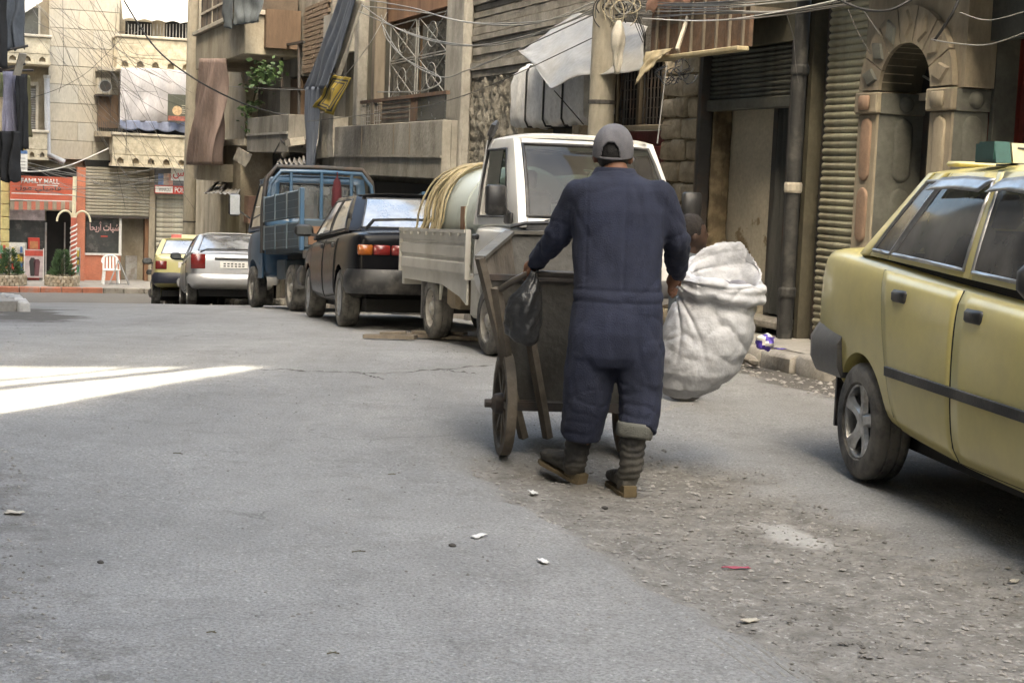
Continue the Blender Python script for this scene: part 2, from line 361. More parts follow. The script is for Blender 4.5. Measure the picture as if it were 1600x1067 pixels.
# tyre tread prints pressed in the dust
tp_ = MB()
for (p0, p1, n_, sp) in (((965, 858), (1040, 930), 5, 13), ((1105, 1012), (1195, 1075), 5, 17), ((1022, 650), (1056, 634), 4, 6), ((1062, 628), (1090, 612), 4, 6)):
    for k in range(n_):
        pts = []
        for i in range(13):
            f_ = i / 12; x, y = on_ground(p0[0] + (p1[0] - p0[0]) * f_ + k * sp, p0[1] + (p1[1] - p0[1]) * f_ - k * sp * .12, -.02); s_, u_ = SU(x, y)
            pts.append(Vector((x, y, groundz(s_, u_) - .0035 + .003 * nz(x * 30, y * 30))))
        tp_.tube(pts, .0055, 5)
tag(tp_.build('tread_print', mat('pressed dust', (.21, .20, .18), r=.95, var=.3, vs=20)), 'ribbed tyre tread prints pressed into the dust', 'tyre print', kind='stuff')

ck = MB()                                                  # long crack across the worn asphalt
for p0, p1, sd in (((405, 574), (600, 583), 1), ((600, 583), (770, 571), 2), ((560, 582), (600, 592), 3), ((690, 577), (745, 584), 4)):
    pts = []
    for i in range(25):
        f_ = i / 24; x, y = on_ground(p0[0] + (p1[0] - p0[0]) * f_, p0[1] + (p1[1] - p0[1]) * f_ + 2.5 * nz(f_ * 7, sd), 0); s_, u_ = SU(x, y)
        pts.append(Vector((x, y, groundz(s_, u_) - .002)))
    ck.tube(pts, [.009 * (.35 + abs(nz(i * .7, sd + 5)) * 1.4) for i in range(25)], 5)
tag(ck.build('road_crack', mat('dark crack line', (.10, .095, .088), r=1, var=.3, vs=20)), 'thin crooked cracks across the worn asphalt', 'crack', kind='stuff')  # cracks laid as thin dark strips on the asphalt

# ------------------------------------------------------------------ pavements and kerbs
SW = 6.96; KB = 6.22
m_pave = mat('pavement concrete', (.30, .285, .26), r=.9, var=.25, dirt=(.15, .135, .12), da=.7, ds=2.5, bump=.3, bs=40)
m_kerb = mat('kerb concrete', (.29, .27, .24), r=.9, var=.3, dirt=(.14, .12, .10), da=.7, ds=5, bump=.5, bs=25)
def pavement(name, s0, s1, u0, u1, h, label, du=.9):
    n = max(2, int((u1 - u0) / du)); mb = MB()
    rings = []
    for i in range(n + 1):
        u = u0 + (u1 - u0) * i / n; z = gz(u) + h
        rings.append([W(s0, u, z - .5), W(s0, u, z), W(s1, u, z + .012), W(s1, u, z - .5)])
    mb.loft(rings); o = mb.build(name, m_pave); tag(o, label, None, kind='structure'); return o
pav_r = pavement('pavement', KB + .14, 9.4, -14, 50, .12, 'grey concrete pavement along the right-hand shops')
pav_l = pavement('pavement', -1.2, .86, 19.4, 47, .12, 'grey pavement along the left-hand building')
def rough_block(mb, x0, x1, y0, y1, z0, z1, seed, j=.012, b=.02):
    k = MB(); k.bx(x0, x1, y0, y1, z0, z1, b=b)
    mb.add([(v[0] + j * nz(v[0] * 9 + seed, v[1] * 9, v[2] * 9), v[1] + j * nz(v[0] * 9, v[1] * 9 + seed, v[2] * 9), v[2] + j * nz(v[0] * 9, v[1] * 9, v[2] * 9 + seed)) for v in k.v], k.f)
def kerb_run(name, s0, s1, u0, u1, label, m, broken=()):
    root = thing(name, label, None, W(s0, u0, gz(u0)), STREET); root['kind'] = 'structure'
    u = u0; i = 0
    while u < u1:
        L_ = random.uniform(.42, .6)
        if not any(a < u + L_ / 2 < b for a, b in broken):
            mb = MB(); z = gz(u); dz = random.uniform(-.03, .01)
            rough_block(mb, s0 + random.uniform(-.02, .02), s1, u + .008, u + L_ - .008, z - .2, z + .125 + dz, i * 3.1, .03, .03)
            mb.build('kerb_stone', m, root, smooth=50, off=(s0, u0, gz(u0)))
        u += L_; i += 1
    return root
kerb_run('kerb', KB, KB + .15, 7.0, 16.0, 'broken concrete kerb along the right-hand pavement', m_kerb, ((11.75, 12.1), (10.0, 10.2)))
kerb_run('kerb', KB, KB + .15, 16.0, 44.0, 'concrete kerb behind the parked cars', m_kerb)
m_kw = mat('whitened kerb', (.45, .44, .42), r=.9, var=.3, dirt=(.2, .19, .18), da=.6, ds=4)
kerb_run('kerb', .84, 1.0, 19.3, 33.0, 'pale kerb at the left-hand street corner', m_kw)

# ------------------------------------------------------------------ left-hand block (mostly outside the frame) that shades the street
m_plast = mat('grey render', (.17, .16, .148), r=.9, var=.2, dirt=(.1, .09, .08), da=.6, ds=.8, streak=.25)
m_sill = mat('pale stone', (.45, .41, .34), r=.85, var=.2, dirt=(.25, .22, .18), da=.5, ds=1.5)
m_shut = mat('brown shutter', (.10, .075, .055), r=.7, var=.3, dirt=(.2, .18, .15), da=.3)
def side_block(poly, h, label, face, name='apartment_block'):
    o = thing(name, label, 'building', W(poly[0][0], poly[0][1], gz(poly[0][1]) - .3), STREET)
    off = (poly[0][0], poly[0][1], 0)
    MB().prism([(a, b, -3.5) for a, b in poly], (0, 0, h + 3.5)).build('wall', m_plast, o, off=(off[0], off[1], gz(off[1]) - .3))
    (s0, u0), (s1, u1) = face; k = 0
    for fl in range(1, int(h / 3.2)):
        u = u0 + 1.0
        while u < u1 - 2:
            b = MB(); b.bx(s0 - .05, s0 + .035, u, u + 1.2, fl * 3.2 + .9, fl * 3.2 + 2.4)
            w_ = b.build('window', m_shut, o, off=(off[0], off[1], gz(off[1]) - .3))
            b = MB(); b.bx(s0 + .002, s0 + .12, u - .1, u + 1.3, fl * 3.2 + .8, fl * 3.2 + .896)
            b.build('sill', m_sill, w_, off=(off[0], off[1], gz(off[1]) - .3)); u += 3.1
    return o
side_block([(-.9, 7.72), (-.9, -26), (-12, -26), (-12, -8)], 19.5, 'tall rendered apartment block beside the photographer', ((-.9, -26), (-.9, 7.7)))
side_block([(-.9, 13.2), (-.9, 47), (-15, 47), (-15, -6)], 20.5, 'tall rendered apartment block behind the hanging laundry', ((-.9, 13.2), (-.9, 47)))
gal = thing('shadow_gallery', 'unseen gallery added over the side street to bound the sun patch', 'gallery', W(-.9, 7.72, 5.45), STREET)  # added out of view; its lower edge cuts off the sunlight
MB().bx(-9, -.93, 7.5, 13.3, 5.45, 20).build('wall', m_plast, gal, off=(-.9, 7.72, 5.45))
for i in range(3): MB().bx(-.95, -.90, 8.4 + i * 1.6, 9.3 + i * 1.6, 7.2, 8.6).build('window', m_shut, gal, off=(-.9, 7.72, 5.45))

rp = thing('shadow_rope', 'unseen rope bundle added to cast dark lines across the sun patch', 'rope', W(-1.4, 8.1, 3)); rq = tuple(W(-1.4, 8.1, 3))  # added out of view so their shadows streak the sunlit ground
for dz in (0, .35): MB().tube([W(-5, 5.3 + dz, 3.0), W(-1.44, 8.09 + dz, 2.95), W(.02, 9.2 + dz, 3.0), W(-.5, 9.3 + dz, 4.2), W(-.95, 9.4 + dz, 5.5)], .03 if dz else .075, 8).build('rope', m_cable, rp, off=rq)

# ------------------------------------------------------------------ right-hand row, from near to far
def rect(px0, py0, px1, py1, s):
    cx, cy = (px0 + px1) / 2, (py0 + py1) / 2
    return on_wall(px1, cy, s)[0], on_wall(px0, cy, s)[0], on_wall(cx, py1, s)[1], on_wall(cx, py0, s)[1]
def fbox(mb, px0, py0, px1, py1, s, depth, mi=0, b=0.0):
    u0, u1, z0, z1 = rect(px0, py0, px1, py1, s); return mb.bx(s, s + depth, u0, u1, z0, z1, mi, b)
m_tan = mat('tan limestone', (.35, .30, .225), r=.85, var=.2, vs=3, dirt=(.12, .10, .08), da=.65, ds=1.6, streak=.35)
m_tan2 = mat('orange limestone', (.34, .225, .16), r=.85, var=.2, dirt=(.14, .11, .085), da=.5, ds=3)
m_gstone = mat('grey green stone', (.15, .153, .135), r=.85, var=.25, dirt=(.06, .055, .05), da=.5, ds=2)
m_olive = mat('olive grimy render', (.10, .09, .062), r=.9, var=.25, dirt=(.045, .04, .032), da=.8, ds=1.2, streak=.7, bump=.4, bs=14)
m_shutter = mat('beige roller shutter', (.36, .34, .255), r=.6, m=.2, var=.15, dirt=(.14, .12, .085), da=.6, ds=2.2, streak=.3)
m_shutter2 = mat('grey roller shutter', (.085, .088, .08), r=.55, m=.3, var=.2, dirt=(.05, .045, .035), da=.6, ds=2.2)
m_red = mat('dark red door', (.16, .022, .016), r=.5, var=.25, dirt=(.05, .03, .025), da=.5, ds=2)
m_pipe = mat('black pipe', (.03, .03, .03), r=.6, var=.3, dirt=(.2, .19, .17), da=.35, ds=5)
m_dark = mat('painted dark interior', (.012, .012, .012), r=.95, var=.3, bump=0)  # near-black colour painting the shade inside doors, windows and openings
def shutter(parent, off, u0, u1, z0, z1, s, m, pitch=.072, depth=.022, name='slat'):
    n = max(1, int((z1 - z0) / pitch)); base = None
    for i in range(n):                                    # each curved slat is a piece of its own
        if base is None:
            mb = MB()
            prof = [(.5 * depth - depth * math.sin(math.pi * k / 4), pitch * k / 4) for k in range(5)]
            mb.loft([[(s + a, u, z0 + z) for a, z in prof] + [(s + depth * .9, u, z0 + pitch), (s + depth * .9, u, z0)] for u in (u0, u1)])
            base = mb.build(name, m, parent, smooth=60, off=off)
        else:
            M = Matrix.Translation((random.uniform(-.004, .004), 0, pitch * i)); share(base, parent, M)

# --- building with the stone portal
bl, off = sthing('stone_portal_building', 'tan stone building with a carved arched portal beside the beige shutter', 'building', SW, 9, 0)
mb = MB()
ZL = on_wall(1570, 44, 7.3)[1]
mb.bx(7.27, 7.6, 4.0, 8.6, -1, 9); mb.bx(7.27, 7.6, 8.6, 9.979, ZL, 9); mb.bx(7.66, 7.9, 4, 12.1, -1, 9)
mb.bx(7.27, 7.6, 9.98, 11.3, 3.02, 9); mb.bx(7.20, 7.45, 11.3, 12.12, 3.0, 9); mb.bx(7.0, 7.4, 11.27, 11.33, -1, 3.0)
mb.prism([(7.0, 9.98, 2.172), (7.0, 10.69 - .6, 2.172)] + [(7.0, 10.69 - .6 * math.cos(math.pi * i / 16), 2.18 + .6 * math.sin(math.pi * i / 16)) for i in range(17)] + [(7.0, 11.268, 2.172), (7.0, 11.268, 3.02), (7.0, 9.98, 3.02)], (.26, 0, 0))
mb.build('wall', m_tan, bl, off=off)
mb = MB(); mb.bx(7.1, 7.3, 11.98, 12.12, -.5, 4); mb.build('jamb', m_iron, bl, off=off)
shutter(bl, off, 11.32, 11.99, .12, 2.98, 7.05, m_shutter, .06)
# portal: two piers with bosses, arch stones, recessed door
UL, UR, RW = (11.04, 11.33), (10.04, 10.34), 7.40
def capsule(mb, c, ax_u, w, h, d, face):                  # raised rounded panel; face 's' looks to the street, 'u' looks back down it
    n = 20; pts = []
    for k in range(n):
        a = 2 * math.pi * k / n; x = math.cos(a) * w / 2; z = math.sin(a) * w / 2 + (1 if math.sin(a) >= 0 else -1) * max(0, h / 2 - w / 2)
        pts.append((x, z))
    lv = [(1, 0), (.97, .55), (.85, .9), (.6, 1.0)]
    rings = []
    for sc, dd in lv:
        rings.append([(c[0] - d * dd, c[1] + x * sc, c[2] + z * (1 - (1 - sc) * w / max(h, w))) if face == 's' else (c[0] + x * sc, c[1] - d * dd, c[2] + z * (1 - (1 - sc) * w / max(h, w))) for x, z in pts])
    mb.loft(rings)
for (u0, u1), sd, mm in ((UL, RW, m_tan2), (UR, 7.27, m_tan)):
    pier = MB().bx(SW, sd, u0, u1, -.3, 2.0, b=.012).build('pier', [m_tan], bl, off=off)
    MB().bx(SW + .012, sd - .005, u0 - .006, u0 - .0012, -.3, 2.0).build('shaded_reveal', m_gstone, pier, off=off)  # pier side coloured darker, as the dark face beside the lit front
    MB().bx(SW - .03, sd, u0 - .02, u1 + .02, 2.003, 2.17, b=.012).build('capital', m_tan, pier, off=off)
    MB().bx(SW + .012, sd - .005, u0 - .026, u0 - .0212, 2.003, 2.165).build('shaded_capital', m_gstone, pier, off=off)  # capital side darkened in colour the same way
    b_ = MB(); b_.bx(SW - .055, SW - .028, u0 + .07, u1 - .07, 2.03, 2.145, b=.02); b_.build('boss', mm, pier, smooth=60, off=off)
    b_ = MB(); b_.lathe([(.062, 0), (.058, .02), (.035, .035), (.004, .04)], Matrix.Translation(((SW + sd) / 2 + .02, u0 - .026, 2.085)) @ Matrix.Rotation(R(90), 4, 'X'), 16); b_.build('boss', m_gstone, pier, smooth=60, off=off)
    for zc, hh in ((1.72, .5), (1.2, .44), (.72, .44), (.25, .4)):
        b_ = MB(); capsule(b_, (SW, (u0 + u1) / 2, zc), 0, .15, hh, .018, 's'); b_.build('boss', mm, pier, smooth=50, off=off)
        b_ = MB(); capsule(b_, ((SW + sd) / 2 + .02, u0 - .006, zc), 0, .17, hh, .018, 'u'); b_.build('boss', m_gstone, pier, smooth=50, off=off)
uc, r0, r1 = 10.69, .352, .63
for k in range(7):                                        # arch stones
    a0, a1 = math.pi * k / 7 + .012, math.pi * (k + 1) / 7 - .012; mb = MB(); am = (a0 + a1) / 2
    ring = lambda s, r_: [(s, uc + r_ * math.cos(a0 + (a1 - a0) * i / 4), 2.18 + r_ * math.sin(a0 + (a1 - a0) * i / 4)) for i in range(5)]
    mb.prism(ring(SW - .01, r0) + ring(SW - .01, r1)[::-1], (.30, 0, 0)); stn = mb.build('arch_stone', m_tan, bl, off=off)
    mb = MB(); rc = (r0 + r1) / 2; rad = Vector((0, math.cos(am), math.sin(am))); tan_ = Vector((0, -math.sin(am), math.cos(am))); c0 = Vector((SW - .01, uc, 2.18)) + rad * rc
    q = [c0 + rad * .115, c0 + tan_ * .075, c0 - rad * .115, c0 - tan_ * .075]
    q2 = [c0 + (p - c0) * .82 + Vector((-.018, 0, 0)) for p in q]; q3 = [c0 + (p - c0) * .4 + Vector((-.022, 0, 0)) for p in q]
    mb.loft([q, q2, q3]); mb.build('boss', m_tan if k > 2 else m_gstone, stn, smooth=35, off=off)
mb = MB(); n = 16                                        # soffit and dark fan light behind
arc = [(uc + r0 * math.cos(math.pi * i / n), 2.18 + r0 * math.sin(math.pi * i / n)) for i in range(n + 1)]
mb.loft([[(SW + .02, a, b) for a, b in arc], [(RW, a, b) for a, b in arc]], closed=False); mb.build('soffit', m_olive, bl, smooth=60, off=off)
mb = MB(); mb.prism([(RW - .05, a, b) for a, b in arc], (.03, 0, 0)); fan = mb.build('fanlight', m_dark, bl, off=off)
for k in range(1, 8):
    a = math.pi * k / 8; mb = MB(); mb.bar((RW - .06, uc, 2.19), (RW - .06, uc + r0 * math.cos(a), 2.18 + r0 * math.sin(a)), .014); mb.build('fan_bar', m_steel, fan, off=off)
MB().bx(RW - .09, RW - .02, 10.34, 11.04, 2.12, 2.178).build('transom', m_sill, bl, off=off)
dr = MB().bx(RW - .02, RW + .03, 10.345, 11.035, -.2, 2.118).build('door', m_iron, bl, off=off)
for z0 in (.3, 1.2):
    MB().bx(RW - .035, RW - .0215, 10.45, 10.93, z0, z0 + .75, b=.01).build('panel', m_dark, dr, off=off)
MB().bx(7.275, 7.5, 9.99, 10.035, -.2, ZL).build('shop_jamb', m_gstone, bl, off=off)
dr = MB().bx(7.5, 7.54, 9.93, 10.6, -.1, 2.9).build('red_door', m_red, bl, off=off, label='dark red metal door right of the portal')
MB().bx(7.47, 7.498, 9.98, 10.03, 0, 2.9).build('frame', m_red, dr, off=off)
MB().bx(7.6, 7.63, 8.55, 9.92, -.1, 2.9).build('dark_sheet', m_dark, bl, off=off)
MB().bx(7.2, 7.262, 8.6, 9.98, ZL - .1, ZL + .25).build('lintel', m_shutter2, bl, off=off)

# drainpipe
pp, off = sthing('drainpipe', 'black drainpipe between the dark shop and the beige shutter', 'pipe', 6.9, 12.2, gz(12.2) + .12)
off = (6.9, 12.2, gz(12.2) + .12)
mb = MB(); mb.tube([(6.9, 12.2, off[2]), (6.9, 12.2, 3.6)], .062, 12); mb.build('pipe', m_pipe, pp, smooth=60, off=off)
for z in (.45, 1.35, 2.35):
    mb = MB(); mb.lathe([(.072, z), (.078, z + .02), (.078, z + .07), (.072, z + .09)], Matrix.Translation((6.9, 12.2, 0)), 14); mb.build('collar', m_pipe if z != 1.35 else m_sill, pp, off=off)

# --- dark shop with half-raised shutter
bs_, off = sthing('dark_shop', 'grimy shop with a half-raised grey shutter, peeling back wall and long curtain', 'shop', SW, 13, 0)
mb = MB(); mb.bx(SW - .02, 7.4, 12.28, 14.9, 2.66, 9); mb.bx(SW, 7.3, 14.12, 14.2, -.5, 2.66); mb.build('wall', m_olive, bs_, off=off)
MB().bx(SW - .06, SW + .06, 14.06, 14.12, -.2, 2.655).build('guide_rail', m_iron, bs_, off=off)
MB().bx(SW - .06, SW + .06, 12.29, 12.35, -.2, 2.655).build('guide_rail', m_iron, bs_, off=off)
shutter(bs_, off, 12.36, 14.05, 2.20, 2.655, SW + .03, m_shutter2, .045, .018)
MB().bx(SW - .01, SW + .09, 12.355, 14.055, 2.09, 2.195, b=.01).build('bottom_bar', m_shutter2, bs_, off=off)
m_peel = mat('peeling plaster', (.46, .42, .34), r=.9, var=.12, dirt=(.24, .19, .125), da=1.0, ds=.9, dlo=.55, dhi=.575, bump=.5, bs=14)
m_brownw = mat('crumbling brown wall', (.19, .145, .09), r=.95, var=.4, vs=6, dirt=(.33, .27, .17), da=.7, ds=6, bump=.9, bs=18)
def wavy(fn, a): return fn
ub0, ub1, _, _ = rect(1118, 200, 1206, 480, 7.25)
mb = MB(); mb.sheet(lambda a, b: (7.25 + .006 * nz(a * 9, b * 12), ub0 + (14.06 - ub0) * a, .05 + 2.6 * b), 24, 40); mb.build('back_wall', m_peel, bs_, smooth=60, off=off, thick=.04)
mb = MB(); mb.sheet(lambda a, b: (SW + .07 + .2 * a, 14.05 - .03 * nz(a * 5, b * 16), .05 + 2.6 * b), 10, 50); mb.build('side_wall', m_brownw, bs_, smooth=60, off=off, thick=.02)
MB().bx(SW + .06, 9.3, 12.2, 12.27, -.2, 3).bx(9.3, 9.4, 12.2, 15.5, -.2, 3).bx(7.0, 9.3, 12.28, 15.5, 2.665, 2.75).bx(7.66, 9.3, 15.4, 15.5, -.2, 2.66).build('room_lining', m_olive, bs_, off=off)
MB().bx(7.2, 7.31, ub0 - .10, ub0 - .02, .0, 2.66).build('door_post', m_iron, bs_, off=off)
MB().bx(SW + .03, 7.3, 12.3, 14.1, .13, .21, b=.02).build('threshold', m_kerb, bs_, off=off)
cu0, cu1, _, _ = rect(1210, 180, 1252, 495, 7.2)
m_curt = mat('grey curtain', (.065, .068, .068), r=.9, var=.2, dirt=(.11, .105, .10), da=.5, ds=3, streak=.2, bump=.2, bs=150)
ct, offc = sthing('curtain', 'long dusty grey curtain hanging in the dark shop doorway', 'curtain', 7.2, (cu0 + cu1) / 2, .2)
mb = MB(); mb.sheet(lambda a, b: (7.2 + .035 * math.sin(a * 31 + 2 * nz(a * 3, b * 2)) * (.5 + .5 * (1 - b)) + .02 * nz(a * 6, b * 4), cu0 + (cu1 - cu0) * (a if b > .5 else a + (.5 - b) * .35 * (a - .1)), .24 + 1.93 * b), 70, 24)
mb.build('cloth', m_curt, ct, smooth=180, off=(7.2, (cu0 + cu1) / 2, .2))
mb = MB(); mb.tube([(7.2, cu0 - .05, 2.18), (7.2, cu1 + .1, 2.18)], .012, 8); mb.build('curtain_rod', m_iron, ct, off=(7.2, (cu0 + cu1) / 2, .2))

# --- block pier
m_block = [mat('limestone block %d' % i, c, r=.9, var=.2, vs=5, dirt=(.16, .13, .09), da=.6, ds=4, bump=.6, bs=22) for i, c in enumerate(((.40, .34, .25), (.36, .30, .215), (.43, .375, .29)))]
pr, off = sthing('block_pier', 'pier of pale limestone blocks between red door and dark shop', 'pier', SW, 14.5, 0)
MB().bx(SW + .03, 7.4, 14.21, 15.05, -.4, 2.655).build('mortar_core', m_brownw, pr, off=off)
z = -.3; row = 0
while z < 2.62:
    cuts = [14.21, 14.60, 15.07] if row % 2 == 0 else [14.21, 14.50, 14.78, 15.07]
    for a, b in zip(cuts, cuts[1:]):
        mb = MB(); j = random.uniform(-.01, .01); rough_block(mb, SW - .015 + j, SW + .1, a + .009, b - .009, z + .008, z + .202, row * 7 + a, .03, .02)
        mb.build('block', m_block[(row + int(a * 10)) % 3], pr, smooth=50, off=off)
    z += .213; row += 1
MB().bx(SW - .03, SW + .05, 14.125, 14.205, -.2, 2.655).build('timber_post', mat('weathered post', (.17, .14, .105), r=.9, var=.3, vs=6, streak=.2), pr, off=off)

# --- red door building behind the white truck
bd, off = sthing('red_door_building', 'dark building with red door and barred window behind the concrete pole', 'building', SW, 16, 0)
mb = MB(); mb.bx(7.0, 7.3, 15.08, 17.3, 2.7, 9); mb.bx(7.0, 7.3, 16.5, 19.7, -.6, 2.7); mb.build('wall', m_olive, bd, off=off)
u0, u1, z0, z1 = rect(962, 205, 1048, 420, 7.02)
dr = MB().bx(7.02, 7.08, u0, u1, -.3, z1).build('red_door', m_red, bd, off=off)
for k in range(2):
    MB().bx(7.0, 7.018, u0 + .1 + k * (u1 - u0) / 2, u0 + (u1 - u0) / 2 * (k + 1) - .06, .5, z1 - .16, b=.008).build('door_panel', m_red, dr, off=off)
MB().bx(6.95, 7.05, u0 - .05, u1 + .1, z1 + .003, z1 + .06, b=.01).build('sill', m_tan, bd, off=off)
wu0, wu1, wz0, wz1 = rect(972, 108, 1046, 200, 7.1)
wn = MB().bx(7.14, 7.18, wu0, wu1, wz0, wz1 + .3).build('window', m_dark, bd, off=off)
for f_ in (0, .5, 1):
    MB().bx(7.02, 7.10, wu0 + (wu1 - wu0) * f_ - .03, wu0 + (wu1 - wu0) * f_ + .03, wz0, wz1 + .3).build('frame', mat('old timber', (.12, .095, .065), r=.9, var=.3, vs=6, streak=.2), wn, off=off)
for k in range(1, 14):
    if k == 7: continue
    MB().bx(7.04, 7.055, wu0 + (wu1 - wu0) * k / 14 - .007, wu0 + (wu1 - wu0) * k / 14 + .007, wz0, wz1 + .3).build('bar', m_iron, wn, off=off)
for k in range(1, 9):
    zz = wz0 + (wz1 + .3 - wz0) * k / 9; MB().bx(7.056, 7.068, wu0, wu1, zz - .005, zz + .005).build('bar', m_iron, wn, off=off)

# --- board-marked concrete and rough plaster
m_conc = mat('board-marked concrete', (.235, .22, .195), r=.9, var=.3, vs=4, dirt=(.13, .115, .095), da=.6, ds=2.5, bump=.5, bs=20)
m_rough = mat('rough thrown plaster', (.22, .205, .175), r=.95, var=.4, vs=7, dirt=(.10, .09, .075), da=.8, ds=7, bump=.8, bs=25)
bc, off = sthing('rough_wall_building', 'bare concrete wall with board courses above lumpy plaster', 'building', SW, 19.5, 0)
MB().bx(7.0, 7.4, 15.05, 21.9, 2.705, 9).build('wall', m_conc, bc, off=(off))
u0, u1, z0, z1 = rect(722, 0, 935, 118, SW)
z = 2.72; k = 0
while z < 4.2:
    h = random.choice([.07, .09, .11, .08]); j = random.uniform(0, .05); mb = MB()
    nseg = 28; pr_ = [[(SW + .02 - j + .012 * nz(u_ * 3, z * 9, k), u_, z + .006 + .006 * nz(u_ * 5, k)), (SW + .02 - j + .012 * nz(u_ * 4, z * 9, k + 5), u_, z + h - .004 + .008 * nz(u_ * 4, k + 3)), (SW + .1, u_, z + h), (SW + .1, u_, z)] for u_ in np.linspace(16.6, 21.75, nseg)]
    mb.loft(pr_); mb.build('concrete_course', m_conc, bc, off=off); z += h + .005; k += 1
def rough_fn(a, b):
    u_ = 19.3 + 2.55 * a; z_ = .2 + 2.5 * b
    r_ = abs(nz(u_ * 9, z_ * 2.2, 1)) * .07 + abs(nz(u_ * 22, z_ * 7, 4)) * .05 + .02 * nz(u_ * 40, z_ * 30, 3)
    return (SW + .06 - r_ * 1.2, u_, z_ + .04 * nz(u_ * 9, 4) * (b > .97))
mb = MB(); mb.sheet(rough_fn, 110, 90); mb.build('rough_plaster', m_rough, bc, smooth=180, off=off, thick=.02)

# column in front of the wall, right of the balcony
m_colm = mat('pale column render', (.31, .295, .265), r=.9, var=.25, vs=1.6, dirt=(.15, .137, .12), da=.7, ds=1.8, streak=.6, bump=.4, bs=16)
cl, off = sthing('street_column', 'pale square concrete column right of the iron balcony', 'column', 6.62, 20.9, gz(20.9))
u0, u1, _, _ = rect(694, 50, 722, 200, 6.82)
mb = MB(); mb.bx(6.82, 6.97, u0, u1, gz(20.9) - .2, 7, b=.03); mb.build('shaft', m_colm, cl, off=(6.62, 20.9, gz(20.9)))
mb = MB(); mb.bx(6.77, 7.0, u0 - .04, u1 + .04, gz(20.9) - .1, gz(20.9) + .35, b=.02); mb.build('base', m_colm, cl, off=(6.62, 20.9, gz(20.9)))

# --- balcony building with iron grille
m_weath = mat('weathered concrete', (.25, .235, .205), r=.9, var=.3, vs=2, dirt=(.11, .095, .08), da=.75, ds=1.4, streak=.6, bump=.5, bs=16)
m_timb = mat('grey timber', (.16, .135, .105), r=.9, var=.3, vs=5, streak=.15, bump=.3)
m_orange = mat('rust-brown fascia', (.22, .125, .075), r=.85, var=.25, dirt=(.1, .06, .04), da=.6, ds=2, streak=.3)
m_pane = mat('dim window glass', (.05, .055, .055), r=.15, var=.3, bump=0, dirt=(.14, .13, .12), da=.4, ds=3)
m_brownd = mat('brown door wood', (.16, .10, .055), r=.8, var=.25, vs=5, streak=.2)
bb, off = sthing('balcony_building', 'weathered concrete building with a low balcony and iron grille doors', 'building', 7.3, 24, gz(24))
off = (7.3, 24, gz(24))
mb = MB(); mb.bx(7.3, 7.6, 21.92, 30.2, -3, 9); mb.build('wall', m_olive, bb, off=off)
b0, b1, bz0, bz1 = rect(522, 193, 690, 276, 6.6)
par = MB(); par.bx(6.6, 6.74, b0, b1, bz0, bz1, b=.01); par.bx(6.74, 7.29, b0, b0 + .14, bz0, bz1); par.bx(6.74, 7.29, b1 - .14, b1, bz0, bz1); par.bx(6.745, 7.29, b0 + .141, b1 - .141, bz0 + .002, bz0 + .16)
bal = par.build('balcony', m_weath, bb, off=off)
MB().bx(6.57, 6.598, b0 - .02, b1 + .02, bz0 + .30, bz0 + .335).build('string_course', m_weath, bal, off=off)
for px in (565, 615, 640):
    uu_ = on_wall(px, 230, 6.6)[0]; MB().bx(6.585, 6.5985, uu_ - .01, uu_ + .01, bz0 + .34, bz1 - .02).build('joint_strip', m_timb, bal, off=off)
for px, w_ in ((556, .28), (583, .2)):                       # posts
    u_ = on_wall(px, 100, 6.62)[0]; MB().bx(6.62, 6.8, u_ - w_ / 2, u_ + w_ / 2, bz1 + .003, 5.5, b=.015).build('post', m_colm if px < 570 else m_timb, bb, off=off)
g0, g1, gz0, gz1 = rect(610, 30, 702, 150, 6.9)
dd = MB().bx(6.96, 7.0, g0, g1, bz1 + .1, gz1 + .05).build('balcony_doors', m_brownd, bb, off=off)
for k in range(2):
    w_ = (g1 - g0) / 2; a0 = g0 + k * w_ + .10; a1 = g0 + (k + 1) * w_ - .10
    pane = MB().bx(6.935, 6.958, a0, a1, gz0 - .3, gz1 - .1).build('pane', m_pane, dd, off=off)
    fr = MB()
    for zz in (gz0, (gz0 + gz1) / 2 - .02, (gz0 + gz1) / 2 + .02, gz1): fr.bar((6.88, a0 - .04, zz), (6.88, a1 + .04, zz), .016)
    for u_ in (a0 - .04, a1 + .04): fr.bar((6.88, u_, gz0 - .3), (6.88, u_, gz1), .018)
    for lo, hi in ((gz0, (gz0 + gz1) / 2 - .02), ((gz0 + gz1) / 2 + .02, gz1)):
        fr.bar((6.88, a0, lo), (6.88, a1, hi), .011); fr.bar((6.88, a0, hi), (6.88, a1, lo), .011)
        cz = (lo + hi) / 2; rr = min((hi - lo), (a1 - a0)) * .33
        fr.tube([(6.875, (a0 + a1) / 2 + rr * math.cos(t_ * .3142) * 1.35, cz + rr * math.sin(t_ * .3142)) for t_ in range(21)], .007, 5)
    fr.build('iron_grille', m_steel, dd, off=off)
MB().bx(6.85, 7.05, g0 - .1, g1 + .5, gz1 + .06, gz1 + 1.6).build('fascia', m_orange, bb, off=off)
r0_, r1_, rz0, rz1 = rect(562, 152, 696, 192, 6.62)
rl = MB().bx(6.62, 6.68, r0_, r1_, rz1 - .03, rz1 + .02).build('railing', m_rust, bb, off=off)
m_zinc = mat('grey sheet panel', (.20, .19, .165), r=.6, m=.2, var=.25, dirt=(.12, .09, .07), da=.6, ds=2)
